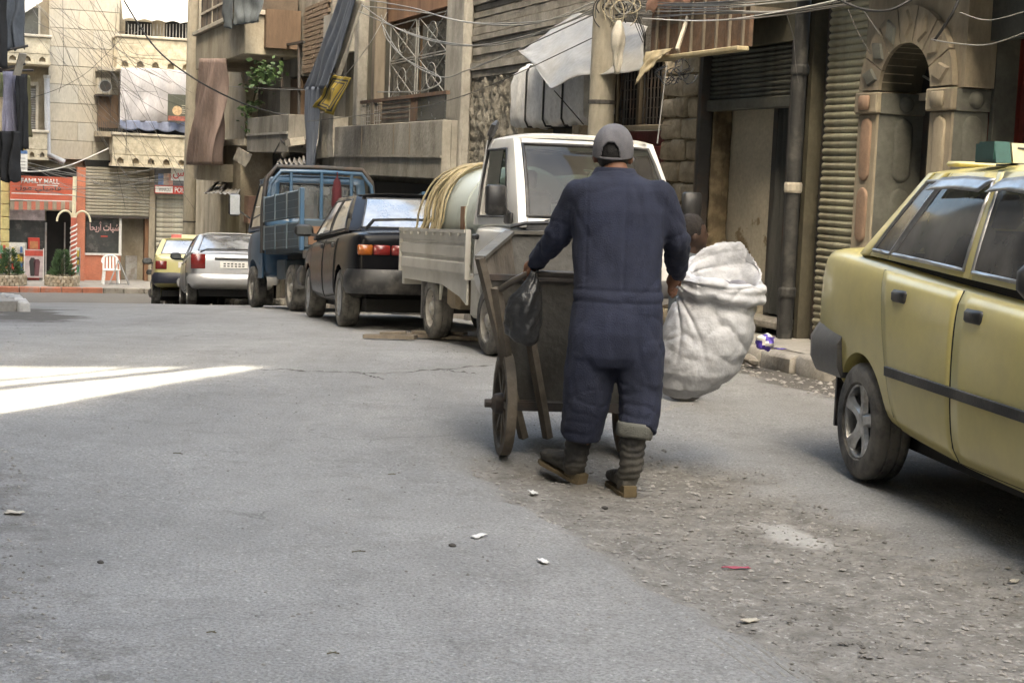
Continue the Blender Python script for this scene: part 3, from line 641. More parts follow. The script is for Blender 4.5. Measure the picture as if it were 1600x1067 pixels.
for f0, f1, mm in ((.02, .30, m_pane), (.31, .38, m_rust), (.39, .72, m_zinc)):
    pnl = MB().bx(6.64, 6.66, r0_ + (r1_ - r0_) * f0, r0_ + (r1_ - r0_) * f1, rz0 + .02, rz1 - .035).build('panel', mm, rl, off=off)
    for k in range(1, 5):
        if mm is m_zinc: MB().bx(6.628, 6.639, r0_ + (r1_ - r0_) * f0, r0_ + (r1_ - r0_) * f1, rz0 + (rz1 - rz0) * k / 5 - .006, rz0 + (rz1 - rz0) * k / 5 + .006).build('rib', m_rust, rl, off=off)
for k in range(9):
    u_ = r0_ + (r1_ - r0_) * (.75 + .03 * k); MB().bx(6.635, 6.648, u_ - .006, u_ + .006, rz0, rz1 - .035).build('bar', m_steel, rl, off=off)
for k in range(4):
    zz = rz0 + (rz1 - rz0) * (.15 + .22 * k); MB().bx(6.65, 6.662, r0_ + (r1_ - r0_) * .74, r1_, zz - .006, zz + .006).build('bar', m_steel, rl, off=off)
# near-black sheet painting the shade under the balcony
MB().bx(7.24, 7.297, b0, b1, -2.5, bz0 - .1).build('dark_sheet', m_dark, bb, off=off)

ov, off = sthing('shading_overhang', 'unseen overhanging storey added to shade the stone portal', 'building', 6.0, 12, 3.4)  # added above the frame to darken the portal front
off = (6.0, 12, 3.4)
MB().bx(6.6, 7.26, 6.0, 12.1, 3.45, 3.65).build('slab', m_weath, ov, off=off); MB().bx(6.65, 7.25, 6.05, 12.0, 3.655, 9).build('wall', m_tan, ov, off=off)
for i in range(2): MB().bx(6.61, 6.648, 7 + 2.5 * i, 8.2 + 2.5 * i, 4.6, 6.2).build('window', m_shut, ov, off=off)
# --- upper storeys over the near right-hand row also bound the street further back
MB().bx(7.28, 12, -26, 3.95, -.5, 9).build('shuttered_building', m_tan)
tag(bpy.context.scene.objects['shuttered_building'], 'long tan building on the right behind the photographer', 'building')
# ------------------------------------------------------------------ right-hand row, farther part
m_brick = mat('brown brickwork', (.17, .125, .09), r=.9, var=.35, vs=12, dirt=(.2, .18, .15), da=.5, ds=6)
m_cream = mat('cream render', (.34, .30, .23), r=.9, var=.25, vs=1.5, dirt=(.19, .155, .11), da=.7, ds=1.3, streak=.65, bump=.4, bs=14)
m_brownp = mat('brown panel', (.13, .085, .055), r=.8, var=.2, vs=4, streak=.2)
def cthing(name, label, cat, s, u, z, group=None): o = thing(name, label, cat, W(s, u, z), STREET, group); return o, (s, u, z)
# grey concrete house with brick infill
bh, off = cthing('grey_concrete_house', 'grey concrete house with brick infill behind the blue drape', 'building', 7.3, 33, gz(33))
MB().bx(7.32, 7.7, 30.25, 39.3, -3, 9).build('wall', m_weath, bh, off=off)
u0, u1, z0, z1 = rect(476, 18, 512, 112, 7.0); base = None
nb = 0
for r_ in range(15):                                         # brick courses
    zz = z0 + r_ * .09; k = 0; uu_ = u0 + (.11 if r_ % 2 else 0)
    while uu_ + .22 < u1 + .3:
        if base is None:
            mb = MB(); mb.bx(7.0, 7.1, uu_ + .006, uu_ + .214, zz + .006, zz + .082, b=.006); base = mb.build('brick', m_brick, bh, off=off); bo = (uu_, zz)
        else: share(base, bh, Matrix.Translation((random.uniform(-.008, .008), uu_ - bo[0], zz - bo[1])))
        uu_ += .22
MB().bx(7.05, 7.31, u0 - .1, u1 + .4, z0 - .02, z0 + 1.5).build('brick_backing', m_conc, bh, off=off)
for px0, px1, y0, y1, s_, m_ in ((416, 440, -40, 180, 6.9, m_colm), (440, 476, -40, 68, 7.05, m_weath), (440, 476, 72, 120, 7.1, m_colm), (415, 432, 120, 190, 7.05, m_timb), (440, 470, 125, 185, 7.12, m_brownp), (505, 518, 24, 80, 6.8, m_colm)):
    a0, a1, c0, c1 = rect(px0, y0, px1, y1, s_); MB().bx(s_, 7.318, a0 + .004, a1 - .004, c0, c1).build('facade_panel', m_, bh, off=off)
for (p, q) in (((440, 72), (440, 140)), ((467, 66), (467, 195)), ((440, 72), (475, 66)), ((438, 138), (472, 140))):
    a = on_wall(p[0], p[1], 6.75); b = on_wall(q[0], q[1], 6.75); MB().bar((6.75, a[0], a[1]), (6.75, b[0], b[1]), .05).build('frame_bar', m_iron, bh, off=off)
a0, a1, c0, c1 = rect(386, 182, 450, 238, 6.15)
pb = MB(); pb.bx(6.15, 6.28, a0, a1, c0, c1, b=.01); pb.bx(6.28, 7.3, a0, a0 + .12, c0, c1); pb.bx(6.285, 7.3, a0 + .121, a1, c0 + .002, c0 + .14)
ob = pb.build('balcony', m_weath, bh, off=off, label='grey concrete balcony parapet with a dark crack')
MB().bx(6.12, 6.148, a0, a1, c0 + (c1 - c0) * .48, c0 + (c1 - c0) * .54).build('string_course', m_colm, ob, off=off)
MB().bx(7.26, 7.318, 30.3, 39, -3, 1.0).build('dark_sheet', m_dark, bh, off=off)  # near-black sheet for the dark ground floor
for px in (375, 440, 468):
    u_ = on_wall(px, 260, 6.9)[0]; MB().bx(6.9, 7.25, u_ - .25, u_ + .25, -3, 1.5).build('ground_pillar', m_weath, bh, off=off)

# cream house at the far end with box bays
bf, off = cthing('cream_corner_house', 'cream rendered corner house with brown shuttered bay above corrugated sheets', 'building', 7.0, 43, gz(43))
MB().bx(7.02, 9.5, 39.35, 48.5, -3.2, 9).build('wall', m_cream, bf, off=off)
a0, a1, c0, c1 = rect(306, 40, 382, 104, 5.9)
bay = MB().bx(5.9, 7.018, a0, a1, c0 + .1, c1, b=.02).build('bay_parapet', m_cream, bf, off=off)
MB().bx(5.82, 7.018, a0 - .08, a1 + .08, c1 + .003, c1 + .10, b=.01).build('coping', m_sill, bay, off=off)
MB().bx(6.02, 7.018, a0 + .1, a1 - .1, c1 + .105, c1 + 2.2).build('shuttered_bay', m_shut, bf, off=off)
for k in range(9):
    u_ = a0 + .2 + (a1 - a0 - .4) * k / 8; MB().bx(5.99, 6.018, u_ - .025, u_ + .025, c1 + .11, c1 + 2.2).build('mullion', m_sill if k % 3 == 0 else m_iron, bf, off=off)
for k in range(2): MB().bx(5.985, 6.012, a0 + .1, a1 - .1, c1 + .5 + .8 * k, c1 + .55 + .8 * k).build('rail', m_sill, bf, off=off)
d0, d1, e0, e1 = rect(382, 22, 416, 80, 6.3); MB().bx(6.3, 7.018, d0, d1, e0, e1).build('timber_box', m_brownp, bf, off=off)
d0, d1, e0, e1 = rect(346, 226, 376, 292, 6.3)
MB().bx(6.3, 7.018, d0, d1, e0 - 2.2, e1, b=.01).build('corner_pillar', m_cream, bf, off=off)
d0, d1, e0, e1 = rect(343, 218, 382, 228, 6.2); MB().bx(6.2, 7.018, d0, d1, e0, e1).build('pillar_cap', m_sill, bf, off=off)
d0, d1, e0, e1 = rect(302, 256, 344, 282, 6.0); MB().bx(6.0, 7.018, d0, d1, e0, e1).build('lower_parapet', m_cream, bf, off=off)
m_pinkb = mat('faded pink board', (.33, .21, .17), r=.85, var=.2, dirt=(.2, .15, .12), da=.5, ds=2)
d0, d1, e0, e1 = rect(352, 304, 388, 345, 6.4); MB().bx(6.4, 7.018, d0, d1, e0, e1).build('pink_board', m_pinkb, bf, off=off)
d0, d1, e0, e1 = rect(350, 345, 396, 380, 6.45); n = 8
for k in range(n): MB().bx(6.45, 6.5, d0 + (d1 - d0) * k / n + .02, d0 + (d1 - d0) * (k + 1) / n - .02, e0 - 1.0, e1).build('plank', m_tan, bf, off=off)

def drape(name, label, cat, corners, m, amp=.06, folds=9, nu=60, nv=24, thick=.006, group=None, seed=0, fade=0.0, ext=None):
    # corners: top-left, top-right, bottom-left, bottom-right as (px, py, s)
    P = []
    for px, py, s_ in corners:
        u_, z_ = on_wall(px, py, s_); P.append(Vector((s_, u_, z_)))
    o, of = cthing(name, label, cat, P[2][0], P[2][1], min(p[2] for p in P), group)
    nrm = ((P[1] - P[0]).cross(P[2] - P[0])).normalized()
    def fn(a, b):
        q = P[0].lerp(P[1], a).lerp(P[2].lerp(P[3], a), b)
        w = amp * (math.sin(a * folds * 6.283 + 2.2 * nz(a * 3 + seed, b * 1.7)) * (.45 + .55 * b) + .8 * nz(a * folds * .6 + seed, b * 2.5, 9))
        return q + nrm * w
    mb = MB(); mb.sheet(fn, nu, nv); mb.build('cloth', m, o, smooth=180, off=of, thick=thick)
    return o, of
m_blue_t = mat('faded blue tarpaulin', (.115, .135, .175), r=.65, var=.25, vs=3, dirt=(.2, .2, .2), da=.4, ds=3, streak=.25)
m_grey_t = mat('grey plastic sheeting', (.24, .24, .238), r=.5, var=.12, dirt=(.25, .24, .22), da=.4, ds=2.2, bump=.12, bs=12)
m_pink_c = mat('corrugated faded sheet', (.30, .225, .20), r=.7, var=.25, vs=4, dirt=(.14, .10, .085), da=.6, ds=4, streak=.15)
m_darkcl = mat('slate grey cloth', (.11, .125, .135), r=.9, var=.25, vs=4, bump=.25, bs=120)
m_offw = mat('off-white cloth', (.46, .43, .37), r=.9, var=.2, dirt=(.28, .24, .19), da=.6, ds=3, bump=.25, bs=90)
m_sack = mat('woven white sack', (.52, .52, .53), r=.6, var=.10, vs=5, dirt=(.12, .12, .118), da=.65, ds=3.0, dlo=.52, dhi=.70, bump=.2, bs=60)
drape('blue_drape', 'long faded blue tarpaulin drape hanging from above, in front of the brick infill', 'tarpaulin', ((536, -25, 6.1), (562, -25, 6.1), (478, 140, 5.95), (516, 138, 5.95)), m_blue_t, .05, 4, seed=2)
drape('blue_drape', 'lower straight length of faded blue tarpaulin reaching down behind the blue truck', 'tarpaulin', ((477, 136, 5.93), (500, 136, 5.93), (478, 262, 5.95), (493, 262, 5.95)), m_blue_t, .03, 3, seed=4)
drape('pale_drape', 'pale dirty cloth drape slanting beside the blue tarpaulin', 'cloth', ((556, 0, 6.15), (572, 0, 6.15), (512, 120, 6.05), (530, 124, 6.05)), m_offw, .04, 2, seed=5)
drape('pale_drape', 'pale cloth hanging straight under the yellow rug', 'cloth', ((498, 175, 6.1), (522, 175, 6.1), (496, 248, 6.1), (518, 246, 6.1)), m_offw, .03, 2, seed=6)
drape('corrugated_screen', 'faded pinkish corrugated sheet screen hanging below the cream parapet', 'screen', ((316, 92, 5.85), (352, 92, 5.85), (297, 258, 5.85), (344, 258, 5.85)), m_pink_c, .15, 8, nu=160, seed=8)
drape('hanging_clothes', 'slate grey garment hung from the upper shuttered bay, left one', 'laundry', ((350, -20, 5.7), (366, -20, 5.7), (347, 42, 5.7), (364, 46, 5.7)), m_darkcl, .05, 2, seed=9, group='grey garments under the bay')
drape('hanging_clothes', 'wide slate grey garment hung from the upper shuttered bay, right one', 'laundry', ((366, -20, 5.72), (412, -20, 5.72), (366, 40, 5.72), (409, 34, 5.72)), mat('lighter grey cloth', (.17, .19, .20), r=.9, var=.25, vs=4), .06, 4, seed=10, group='grey garments under the bay')
drape('paper_sheet', 'torn pale sheet hanging askew on the corner pillar', 'sheet', ((372, 230, 6.1), (394, 242, 6.1), (364, 250, 6.1), (384, 262, 6.1)), m_sill, .01, 1, seed=11)
# yellow rug with dark border
m_rug = bpy.data.materials.new('yellow woven rug'); m_rug.use_nodes = True
def _rug():
    t = m_rug.node_tree; N = t.nodes; L = t.links; p = N['Principled BSDF']; p.inputs['Roughness'].default_value = .95
    uv = N.new('ShaderNodeAttribute'); uv.attribute_name = 'rug'; sp = N.new('ShaderNodeSeparateXYZ'); L.new(uv.outputs['Vector'], sp.inputs[0])
    def rng(x, a, b, c, d):
        m = N.new('ShaderNodeMapRange'); m.inputs[1].default_value = a; m.inputs[2].default_value = b; m.inputs[3].default_value = c; m.inputs[4].default_value = d; L.new(x, m.inputs[0]); return m.outputs[0]
    w = N.new('ShaderNodeMath'); w.operation = 'PINGPONG'; w.inputs[1].default_value = .5; L.new(sp.outputs[0], w.inputs[0])
    w2 = N.new('ShaderNodeMath'); w2.operation = 'PINGPONG'; w2.inputs[1].default_value = .5; L.new(sp.outputs[1], w2.inputs[0])
    mn = N.new('ShaderNodeMath'); mn.operation = 'MINIMUM'; L.new(w.outputs[0], mn.inputs[0]); L.new(w2.outputs[0], mn.inputs[1])
    cr = N.new('ShaderNodeValToRGB'); L.new(mn.outputs[0], cr.inputs[0]); e = cr.color_ramp; e.interpolation = 'CONSTANT'
    e.elements[0].position = 0; e.elements[0].color = (.30, .22, .03, 1); e.elements[1].position = .07; e.elements[1].color = (.03, .03, .035, 1)
    for pos, c in ((.11, (.30, .23, .04, 1)), (.15, (.06, .05, .05, 1)), (.19, (.34, .24, .03, 1)), (.34, (.16, .13, .05, 1)), (.38, (.33, .23, .03, 1))):
        x = e.elements.new(pos); x.color = c
    L.new(cr.outputs[0], p.inputs['Base Color'])
_rug()
ru, of = drape('yellow_rug', 'yellow patterned rug slung over a pole below the pale drape', 'rug', ((520, 118, 5.95), (548, 122, 5.95), (490, 168, 5.9), (520, 180, 5.9)), m_rug, .05, 1, nu=30, nv=30, seed=12)
me = ru.children[0].data; at_ = me.attributes.new('rug', 'FLOAT_VECTOR', 'POINT')
at_.data.foreach_set('vector', [x for j in range(31) for i in range(31) for x in (i / 30 * 1.0, j / 30 * 1.0, 0)])
mb = MB(); a = on_wall(548, 124, 6.3); b = on_wall(516, 116, 5.9); mb.tube([(6.3, a[0], a[1]), (5.9, b[0], b[1])], .02, 8); mb.build('pole', m_iron, ru, off=of)

# climbing plant on the balcony
m_leaf = mat('vine leaf', (.055, .10, .03), r=.6, var=.45, vs=9, bump=.1)
m_stem = mat('vine stem', (.10, .085, .05), r=.9, bump=.2)
def leaf_blob(mb, c, r, n, size, rnd):
    for _ in range(n):
        p = Vector(c) + Vector((rnd.gauss(0, r[0]), rnd.gauss(0, r[1]), rnd.gauss(0, r[2])))
        a = Vector((rnd.uniform(-1, 1), rnd.uniform(-1, 1), rnd.uniform(-.5, .3))).normalized(); b = a.orthogonal().normalized(); b.rotate(Matrix.Rotation(rnd.uniform(0, 6.28), 3, a)); L_ = size * rnd.uniform(.6, 1.3)
        mb.add([p, p + a * L_ * .5 + b * L_ * .3, p + a * L_, p + a * L_ * .5 - b * L_ * .3], [(0, 1, 2, 3)])
u_, z_ = on_wall(412, 125, 6.2); vn, of = cthing('climbing_plant', 'bright green climbing plant over the grey balcony', 'plant', 6.3, u_, on_wall(395, 205, 6.2)[1])
rv = random.Random(3); mb = MB(); pts = []
for px, py in ((396, 205), (392, 180), (398, 150), (405, 125), (415, 110)):
    a = on_wall(px, py, 6.3); pts.append((6.3, a[0], a[1]))
MB().tube(pts, .02, 6).build('stem', m_stem, vn, off=of)
for (px, py, n, r_) in ((404, 112, 60, .16), (416, 118, 70, .18), (424, 112, 40, .14), (398, 130, 30, .12), (393, 165, 26, .1), (390, 195, 34, .12), (383, 170, 12, .08)):
    a = on_wall(px, py, 6.2); leaf_blob(mb, (6.2, a[0], a[1]), (r_ * .8, r_ * 1.3, r_ * .8), n, .15, rv)
mb.build('leaf', m_leaf, vn, off=of, kind='stuff')
# white meter box and rubble roof
u_, z_ = on_wall(386, 122, 6.4); mbx, of = cthing('meter_box', 'small white electrical box beside the climbing plant', 'box', 6.4, u_, z_ - .13)
MB().bx(6.4, 6.6, u_ - .3, u_ + .3, z_ - .13, z_ + .14, b=.02).build('case', m_sill, mbx, off=of); MB().bx(6.38, 6.398, u_ - .22, u_ + .22, z_ - .08, z_ + .09).build('lid', m_kw, mbx, off=of)
m_corr = mat('weathered corrugated iron', (.27, .26, .24), r=.6, m=.3, var=.3, vs=4, dirt=(.15, .10, .07), da=.5, ds=3)
def corr_roof(name, label, P, m, waves=9, amp=.03):
    P = [Vector((s_, *on_wall(px, py, s_))) for px, py, s_ in P]
    o, of = cthing(name, label, 'roof sheet', *P[2]); nrm = ((P[1] - P[0]).cross(P[2] - P[0])).normalized()
    mb = MB(); mb.sheet(lambda a, b: P[0].lerp(P[1], a).lerp(P[2].lerp(P[3], a), b) + nrm * (amp * math.sin(a * waves * 6.283) + .03 * nz(a * 4, b * 4)), waves * 8, 8)
    mb.build('sheet', m, o, smooth=180, off=of, thick=.008)
    return o, of
ro_, of = corr_roof('sheet_awning', 'bent corrugated iron sheet awning left of the blue truck', ((340, 290, 6.9), (378, 292, 6.9), (318, 302, 5.5), (372, 304, 5.5)), m_corr, 8, .015)
for p, q in (((322, 302, 5.5), (346, 280, 6.9)), ((345, 296, 5.6), (358, 280, 6.9)), ((335, 286, 6.9), (375, 292, 6.9))):
    a = on_wall(*p); b = on_wall(*q); MB().bar((p[2], a[0], a[1]), (q[2], b[0], b[1]), .04).build('strut', m_iron, ro_, off=of)
corr_roof('sheet_awning', 'grey wavy iron roofing above the blue truck cab', ((440, 236, 6.9), (475, 238, 6.9), (432, 256, 6.0), (478, 258, 6.0)), m_corr, 6, .04)
u_, z_ = on_wall(462, 228, 6.4); rb_, of = cthing('roof_clutter', 'heap of white plastic and scrap on the iron roofing', 'scrap', 6.4, u_, z_ - .2)
mb = MB(); rv = random.Random(9)
for k in range(16):
    p = Vector((6.4 + rv.uniform(-.2, .2), u_ + rv.uniform(-.9, .9), z_ + rv.uniform(-.2, .12))); mb.box((0, 0, 0), (rv.uniform(.1, .3), rv.uniform(.15, .5), rv.uniform(.05, .15)), Matrix.Translation(p) @ Matrix.Rotation(rv.uniform(-.5, .5), 4, 'X') @ Matrix.Rotation(rv.uniform(-.5, .5), 4, 'Y'), rv.choice([0, 1, 1]))
mb.build('scrap', [m_sill, m_iron], rb_, off=of)

# ------------------------------------------------------------------ poles, canopy, bundle, awning of the near right-hand row
m_polec = mat('pole concrete', (.30, .275, .225), r=.9, var=.2, dirt=(.16, .135, .1), da=.6, ds=2.5, streak=.3, bump=.35, bs=30)
def utility_pole(px, py, s_, r_, ztop, label):
    u_, _ = on_wall(px, py, s_); zb = gz(u_) + .1; o, of = cthing('utility_pole', label, 'pole', s_, u_, zb)
    mb = MB(); mb.tube([(s_, u_, zb), (s_, u_, zb + (ztop - zb) * .5), (s_, u_, ztop)], [r_ * 1.1, r_, r_ * .85], 18); mb.build('shaft', m_polec, o, smooth=60, off=of)
    for z_ in (ztop - .6, zb + 2.25): mb = MB(); mb.lathe([(r_ * 1.0, z_), (r_ * 1.1, z_ + .005), (r_ * 1.1, z_ + .04), (r_ * 1.0, z_ + .045)], Matrix.Translation((s_, u_, 0)), 18); mb.build('clamp_band', m_iron, o, off=of)
    return o, of, u_
pole1, of1, pole_u = utility_pole(942, 120, 6.42, .128, 7.5, 'thick round concrete utility pole behind the white truck')
pole2, of2, pole2_u = utility_pole(296, 330, 6.3, .16, 8.0, 'concrete utility pole at the far corner near the shop sign')
# knotted cloth on the pole
cz = on_wall(966, 60, 6.3); kb, of = cthing('cloth_bundle', 'pale rag bundle tied to the concrete pole under the cables', 'rag', 6.3, cz[0], cz[1] - .3)
rings = []
for k in range(14):
    t_ = k / 13; rr = (.02 + .05 * math.sin(min(1, t_ * 1.6) * 2.6)) * (1 - .75 * max(0, t_ - .75) * 4 * .6); z_ = cz[1] + .17 - .52 * t_
    rings.append([(6.3 + rr * (1 + .3 * nz(a, t_ * 5)) * math.cos(a), cz[0] + rr * 1.2 * (1 + .35 * math.sin(a * 3 + t_ * 4)) * math.sin(a), z_) for a in [6.283 * i / 18 for i in range(18)]])
MB().loft(rings).build('cloth', m_offw, kb, smooth=180, off=of)
# grey plastic canopy
P = [Vector((s_, *on_wall(px, py, s_))) for px, py, s_ in ((815, 80, 6.35), (900, 20, 6.9), (1012, 42, 6.9), (1012, 112, 6.55), (905, 118, 6.25), (862, 140, 6.15))]
cn, of = cthing('plastic_canopy', 'grey plastic sheet canopy stretched beside the concrete pole', 'canopy', *P[5])
def can(a, b):
    top = P[0].lerp(P[1], min(1, a * 1.6)) if a < .625 else P[1].lerp(P[2], (a - .625) / .375)
    bot = P[0].lerp(P[5], min(1, a * 3)) if a < .333 else (P[5].lerp(P[4], (a - .333) / .25) if a < .583 else P[4].lerp(P[3], (a - .583) / .417))
    q = top.lerp(bot, b); return q + Vector((-.05 * math.sin(b * 3.14) + .02 * nz(a * 4, b * 3), 0, -.05 * math.sin(b * 3.14) * math.sin(a * 3.14) + .02 * nz(a * 9, b * 5, 2)))
MB().sheet(can, 50, 24).build('sheet', m_grey_t, cn, smooth=180, off=of, thick=.004)
a = on_wall(866, 142, 6.2); b = on_wall(912, 195, 6.6); MB().tube([(6.2, a[0], a[1]), (6.6, b[0], b[1])], .006, 5).build('tie_rope', m_cable, cn, off=of)
# wrapped bundle on brackets
a0, a1, c0, c1 = rect(797, 100, 911, 196, 6.55)
wb, of = cthing('wrapped_bundle', 'bulky bundle wrapped in pale plastic with black straps under the grey canopy', 'bundle', 6.75, (a0 + a1) / 2, c0)
rings = []
for i in range(41):
    t_ = i / 40; u_ = a1 + (a0 - a1) * t_; t_ = t_; top = c1 + (.03 if t_ < .4 else -.10 * (t_ - .4)) - .10 * max(0, .18 - t_) / .18; ring = []
    for k in range(28):
        a = 6.283 * k / 28; x = math.copysign(abs(math.cos(a)) ** .35, math.cos(a)); z = math.copysign(abs(math.sin(a)) ** .35, math.sin(a))
        e = 1 + .13 * nz(x * 2 + t_ * 22, z * 2.5, 3) + .09 * abs(nz(x * 5 + t_ * 46, z * 4, 7)) - .07 * (abs((t_ * 4) % 1 - .5) > .46)
        ring.append((6.74 + .19 * x * e, u_, (c0 + top) / 2 + (top - c0) / 2 * z * e))
    rings.append(ring)
MB().loft(rings).build('wrapping', mat('pale wrapping plastic', (.75, .75, .75), r=.35, var=.15, dirt=(.2, .19, .18), da=.4, ds=3, bump=.3, bs=14), wb, smooth=50, off=of)
for k in range(1, 4):
    u_ = a1 + (a0 - a1) * k / 4; MB().tube([(6.74 + .2 * math.cos(t_ * .314 ) * 1.0, u_ + .01, (c0 + c1) / 2 + (c1 - c0) * .5 * math.sin(t_ * .314)) if False else (6.74 + .2 * max(-1, min(1, 1.35 * math.cos(t_ * .314))), u_, (c0 + c1) / 2 + (c1 - c0) * .51 * max(-1, min(1, 1.35 * math.sin(t_ * .314)))) for t_ in range(21)], .013, 5).build('strap', m_cable, wb, off=of)
for u_ in (a0 + .3, a1 - .3): MB().bx(6.6, 6.98, u_ - .1, u_ + .1, c0 - .32, c0 - .01).build('support_block', m_block[0], wb, off=of)
# rusty awning with torn sheet
ra, of = cthing('rusty_awning', 'rusty boxed awning with a torn cream sheet over the stone pier', 'awning', 6.7, 14.0, 2.5)
a0, a1, c0, c1 = rect(1016, 18, 1169, 82, 6.55)
for k in range(9): MB().bx(6.56, 6.60, a0 + (a1 - a0) * k / 9 + .005, a0 + (a1 - a0) * (k + 1) / 9 - .005, c0, c1 + .5).build('panel', m_rust, ra, off=of)
for k in range(8):
    u_ = a0 + (a1 - a0) * (k + .35) / 8; MB().bx(6.535, 6.558, u_ - .012, u_ + .012, c0 + .01, c1 + .5).build('batten', m_timb, ra, off=of)
m_creams = mat('cream torn sheet', (.42, .35, .22), r=.8, var=.2, dirt=(.22, .16, .08), da=.6, ds=3)
MB().bx(6.44, 6.56, a0 - .02, a1 - .1, c0 - .045, c0 - .005, b=.008).build('edge_board', m_creams, ra, off=of)
a0b, a1b, c0b, c1b = rect(1008, 82, 1050, 135, 6.45)
MB().sheet(lambda a, b: (6.45 - .1 * b + .03 * nz(a * 4, b * 4), a1b - (a1b - a0b) * a, c1b + .02 - (c1b - c0b) * b * (1 - .78 * a + .10 * nz(a * 7, 3))), 16, 12).build('torn_sheet', m_creams, ra, smooth=180, off=of, thick=.004)
a = on_wall(1058, 78, 6.4); b = on_wall(1078, 18, 6.6); MB().bar((6.4, a[0], a[1]), (6.6, b[0], b[1]), .03).build('strut', m_sill, ra, off=of)
d0, d1, e0, e1 = rect(1010, -25, 1085, 20, 6.48)
m_pinks = mat('pink plastic sheet', (.42, .24, .17), r=.6, var=.2, dirt=(.2, .12, .09), da=.5, ds=3)
MB().sheet(lambda a, b: (6.48 + .03 * nz(a * 5, b * 3), d1 + (d0 - d1) * a, e1 - (e1 - e0) * b * (.8 + .25 * nz(a * 9, 2))), 30, 6).build('pink_sheet', m_pinks, ra, smooth=180, off=of, thick=.004)
MB().bx(6.56, 6.95, a0, a1, c0 + .3, c0 + .34).build('soffit_board', m_timb, ra, off=of)

# ------------------------------------------------------------------ far building across the end of the street
FU = 52.5; GZF = gz(48) + .15
def erect(px0, py0, px1, py1, u): 
    cx, cy = (px0 + px1) / 2, (py0 + py1) / 2
    return on_end(px0, cy, u)[0], on_end(px1, cy, u)[0], on_end(cx, py1, u)[1], on_end(cx, py0, u)[1]
def ebox(mb, px0, py0, px1, py1, u, depth, mi=0, b=0.0):
    a0, a1, c0, c1 = erect(px0, py0, px1, py1, u); return mb.bx(a0, a1, u, u + depth, c0, c1, mi, b)
MB().bx(-30, 40, 49.2, 60, GZF - 1, GZF).build('pavement', m_pave); 
for o in bpy.data.objects:
    if o.name.startswith('pavement') and o.rotation_euler.z == 0 and o.parent is None and 'label' not in o: o.rotation_euler.z = STREET; tag(o, 'pale pavement in front of the far shops', None, kind='structure')
m_kred = mat('red painted kerb', (.40, .16, .10), r=.85, var=.2, dirt=(.3, .27, .24), da=.5, ds=3)
kf = thing('kerb', 'far kerb, red in front of the mall shop and grey beyond', None, W(2, 49.05, GZF - .15), STREET); kf['kind'] = 'structure'
for k in range(14):
    MB().bx(1.0 + k * .6 + .01, 1.6 + k * .6 - .01, 49.02, 49.2, GZF - .4, GZF + .015, b=.02).build('kerb_stone', m_kred if k < 6 else m_kerb, kf, off=(2, 49.05, GZF - .15))
m_ash = [mat('cream ashlar %d' % i, c, r=.85, var=.10, vs=1.5, dirt=(.40, .34, .25), da=.45, ds=.8, streak=.3, bump=.15) for i, c in enumerate(((.44, .405, .34), (.46, .425, .355), (.42, .385, .32), (.44, .42, .37)))]
bfar, off = cthing('stone_apartment_building', 'cream stone apartment building with carved balconies above the shops', 'building', 4, FU, GZF)
MB().bx(-8, 16, FU + .35, FU + 8, GZF - .5, 14).build('wall', m_cream, bfar, off=off)
x0, x1 = on_end(76, 120, FU)[0], on_end(186, 120, FU)[0]
zt = on_end(130, 250, FU)[1]; row = 0; bases = {}
z = zt
while z < 8.2:                                             # ashlar courses, long thin stones
    h = .58; cuts = [x0, x0 + (.9 if row % 2 else 1.35), x1] 
    for i, (a, b) in enumerate(zip(cuts, cuts[1:])):
        MB().bx(a + .003, b - .003, FU + .02 + random.uniform(0, .012), FU + .349, z + .006, z + h - .006, b=.006).build('ashlar_stone', m_ash[(row * 2 + i + row // 3) % 4], bfar, off=off)
    z += h; row += 1
m_carve = mat('carved cream stone', (.50, .45, .345), r=.9, var=.25, vs=5, dirt=(.32, .275, .2), da=.6, ds=4, bump=.8, bs=8)
def carved_balcony(px0, px1, py0, py1, proj, lbl):
    a0, a1, c0, c1 = erect(px0, py0, px1, py1, FU - proj); dz = (c1 - c0)
    b_ = MB().bx(a0, a1, FU - proj, FU + .3, c0 + dz * .38, c1, b=.02).build('balcony', m_carve, bfar, off=off, label=lbl)
    MB().bx(a0 - .06, a1 + .06, FU - proj - .06, FU + .3, c1 + .003, c1 + .09, b=.02).build('coping', m_sill, b_, off=off)
    MB().bx(a0 - .03, a1 + .03, FU - proj - .03, FU + .3, c0, c0 + dz * .10).build('corbel_ledge', m_carve, b_, off=off)
    n = max(2, int((a1 - a0) / .42)); base = None
    for k in range(n):
        if base is None:
            q = MB(); w_ = (a1 - a0) / n; arc = [(-.5 * w_, 0), (-.5 * w_, dz * .28)] + [(.26 * w_ * math.cos(math.pi - math.pi * t_ / 6), dz * .08 + dz * .14 * math.sin(math.pi * t_ / 6)) for t_ in range(0)] + [(.5 * w_, dz * .28), (.5 * w_, 0), (.24 * w_, 0), (.2 * w_, dz * .13), (0, dz * .2), (-.2 * w_, dz * .13), (-.24 * w_, 0)]
            q.prism([(a0 + w_ / 2 + x, FU - proj + .01, c0 + dz * .10 + zz) for x, zz in arc], (0, .12, 0)); base = q.build('arcade_tooth', m_carve, b_, off=off)
        else: share(base, b_, Matrix.Translation((w_ * k, 0, 0)))
    MB().bx(a0 + .02, a1 - .02, FU - proj + .14, FU + .3, c0 + dz * .102, c0 + dz * .375).build('arcade_back', m_tan, b_, off=off)
    return b_
carved_balcony(8, 78, 58, 100, 1.1, 'upper left carved stone balcony'); carved_balcony(42, 74, 208, 250, 1.1, 'lower left carved stone balcony')
carved_balcony(183, 303, 62, 112, 1.2, 'upper right carved stone balcony'); carved_balcony(176, 296, 214, 262, 1.2, 'lower right carved stone balcony')
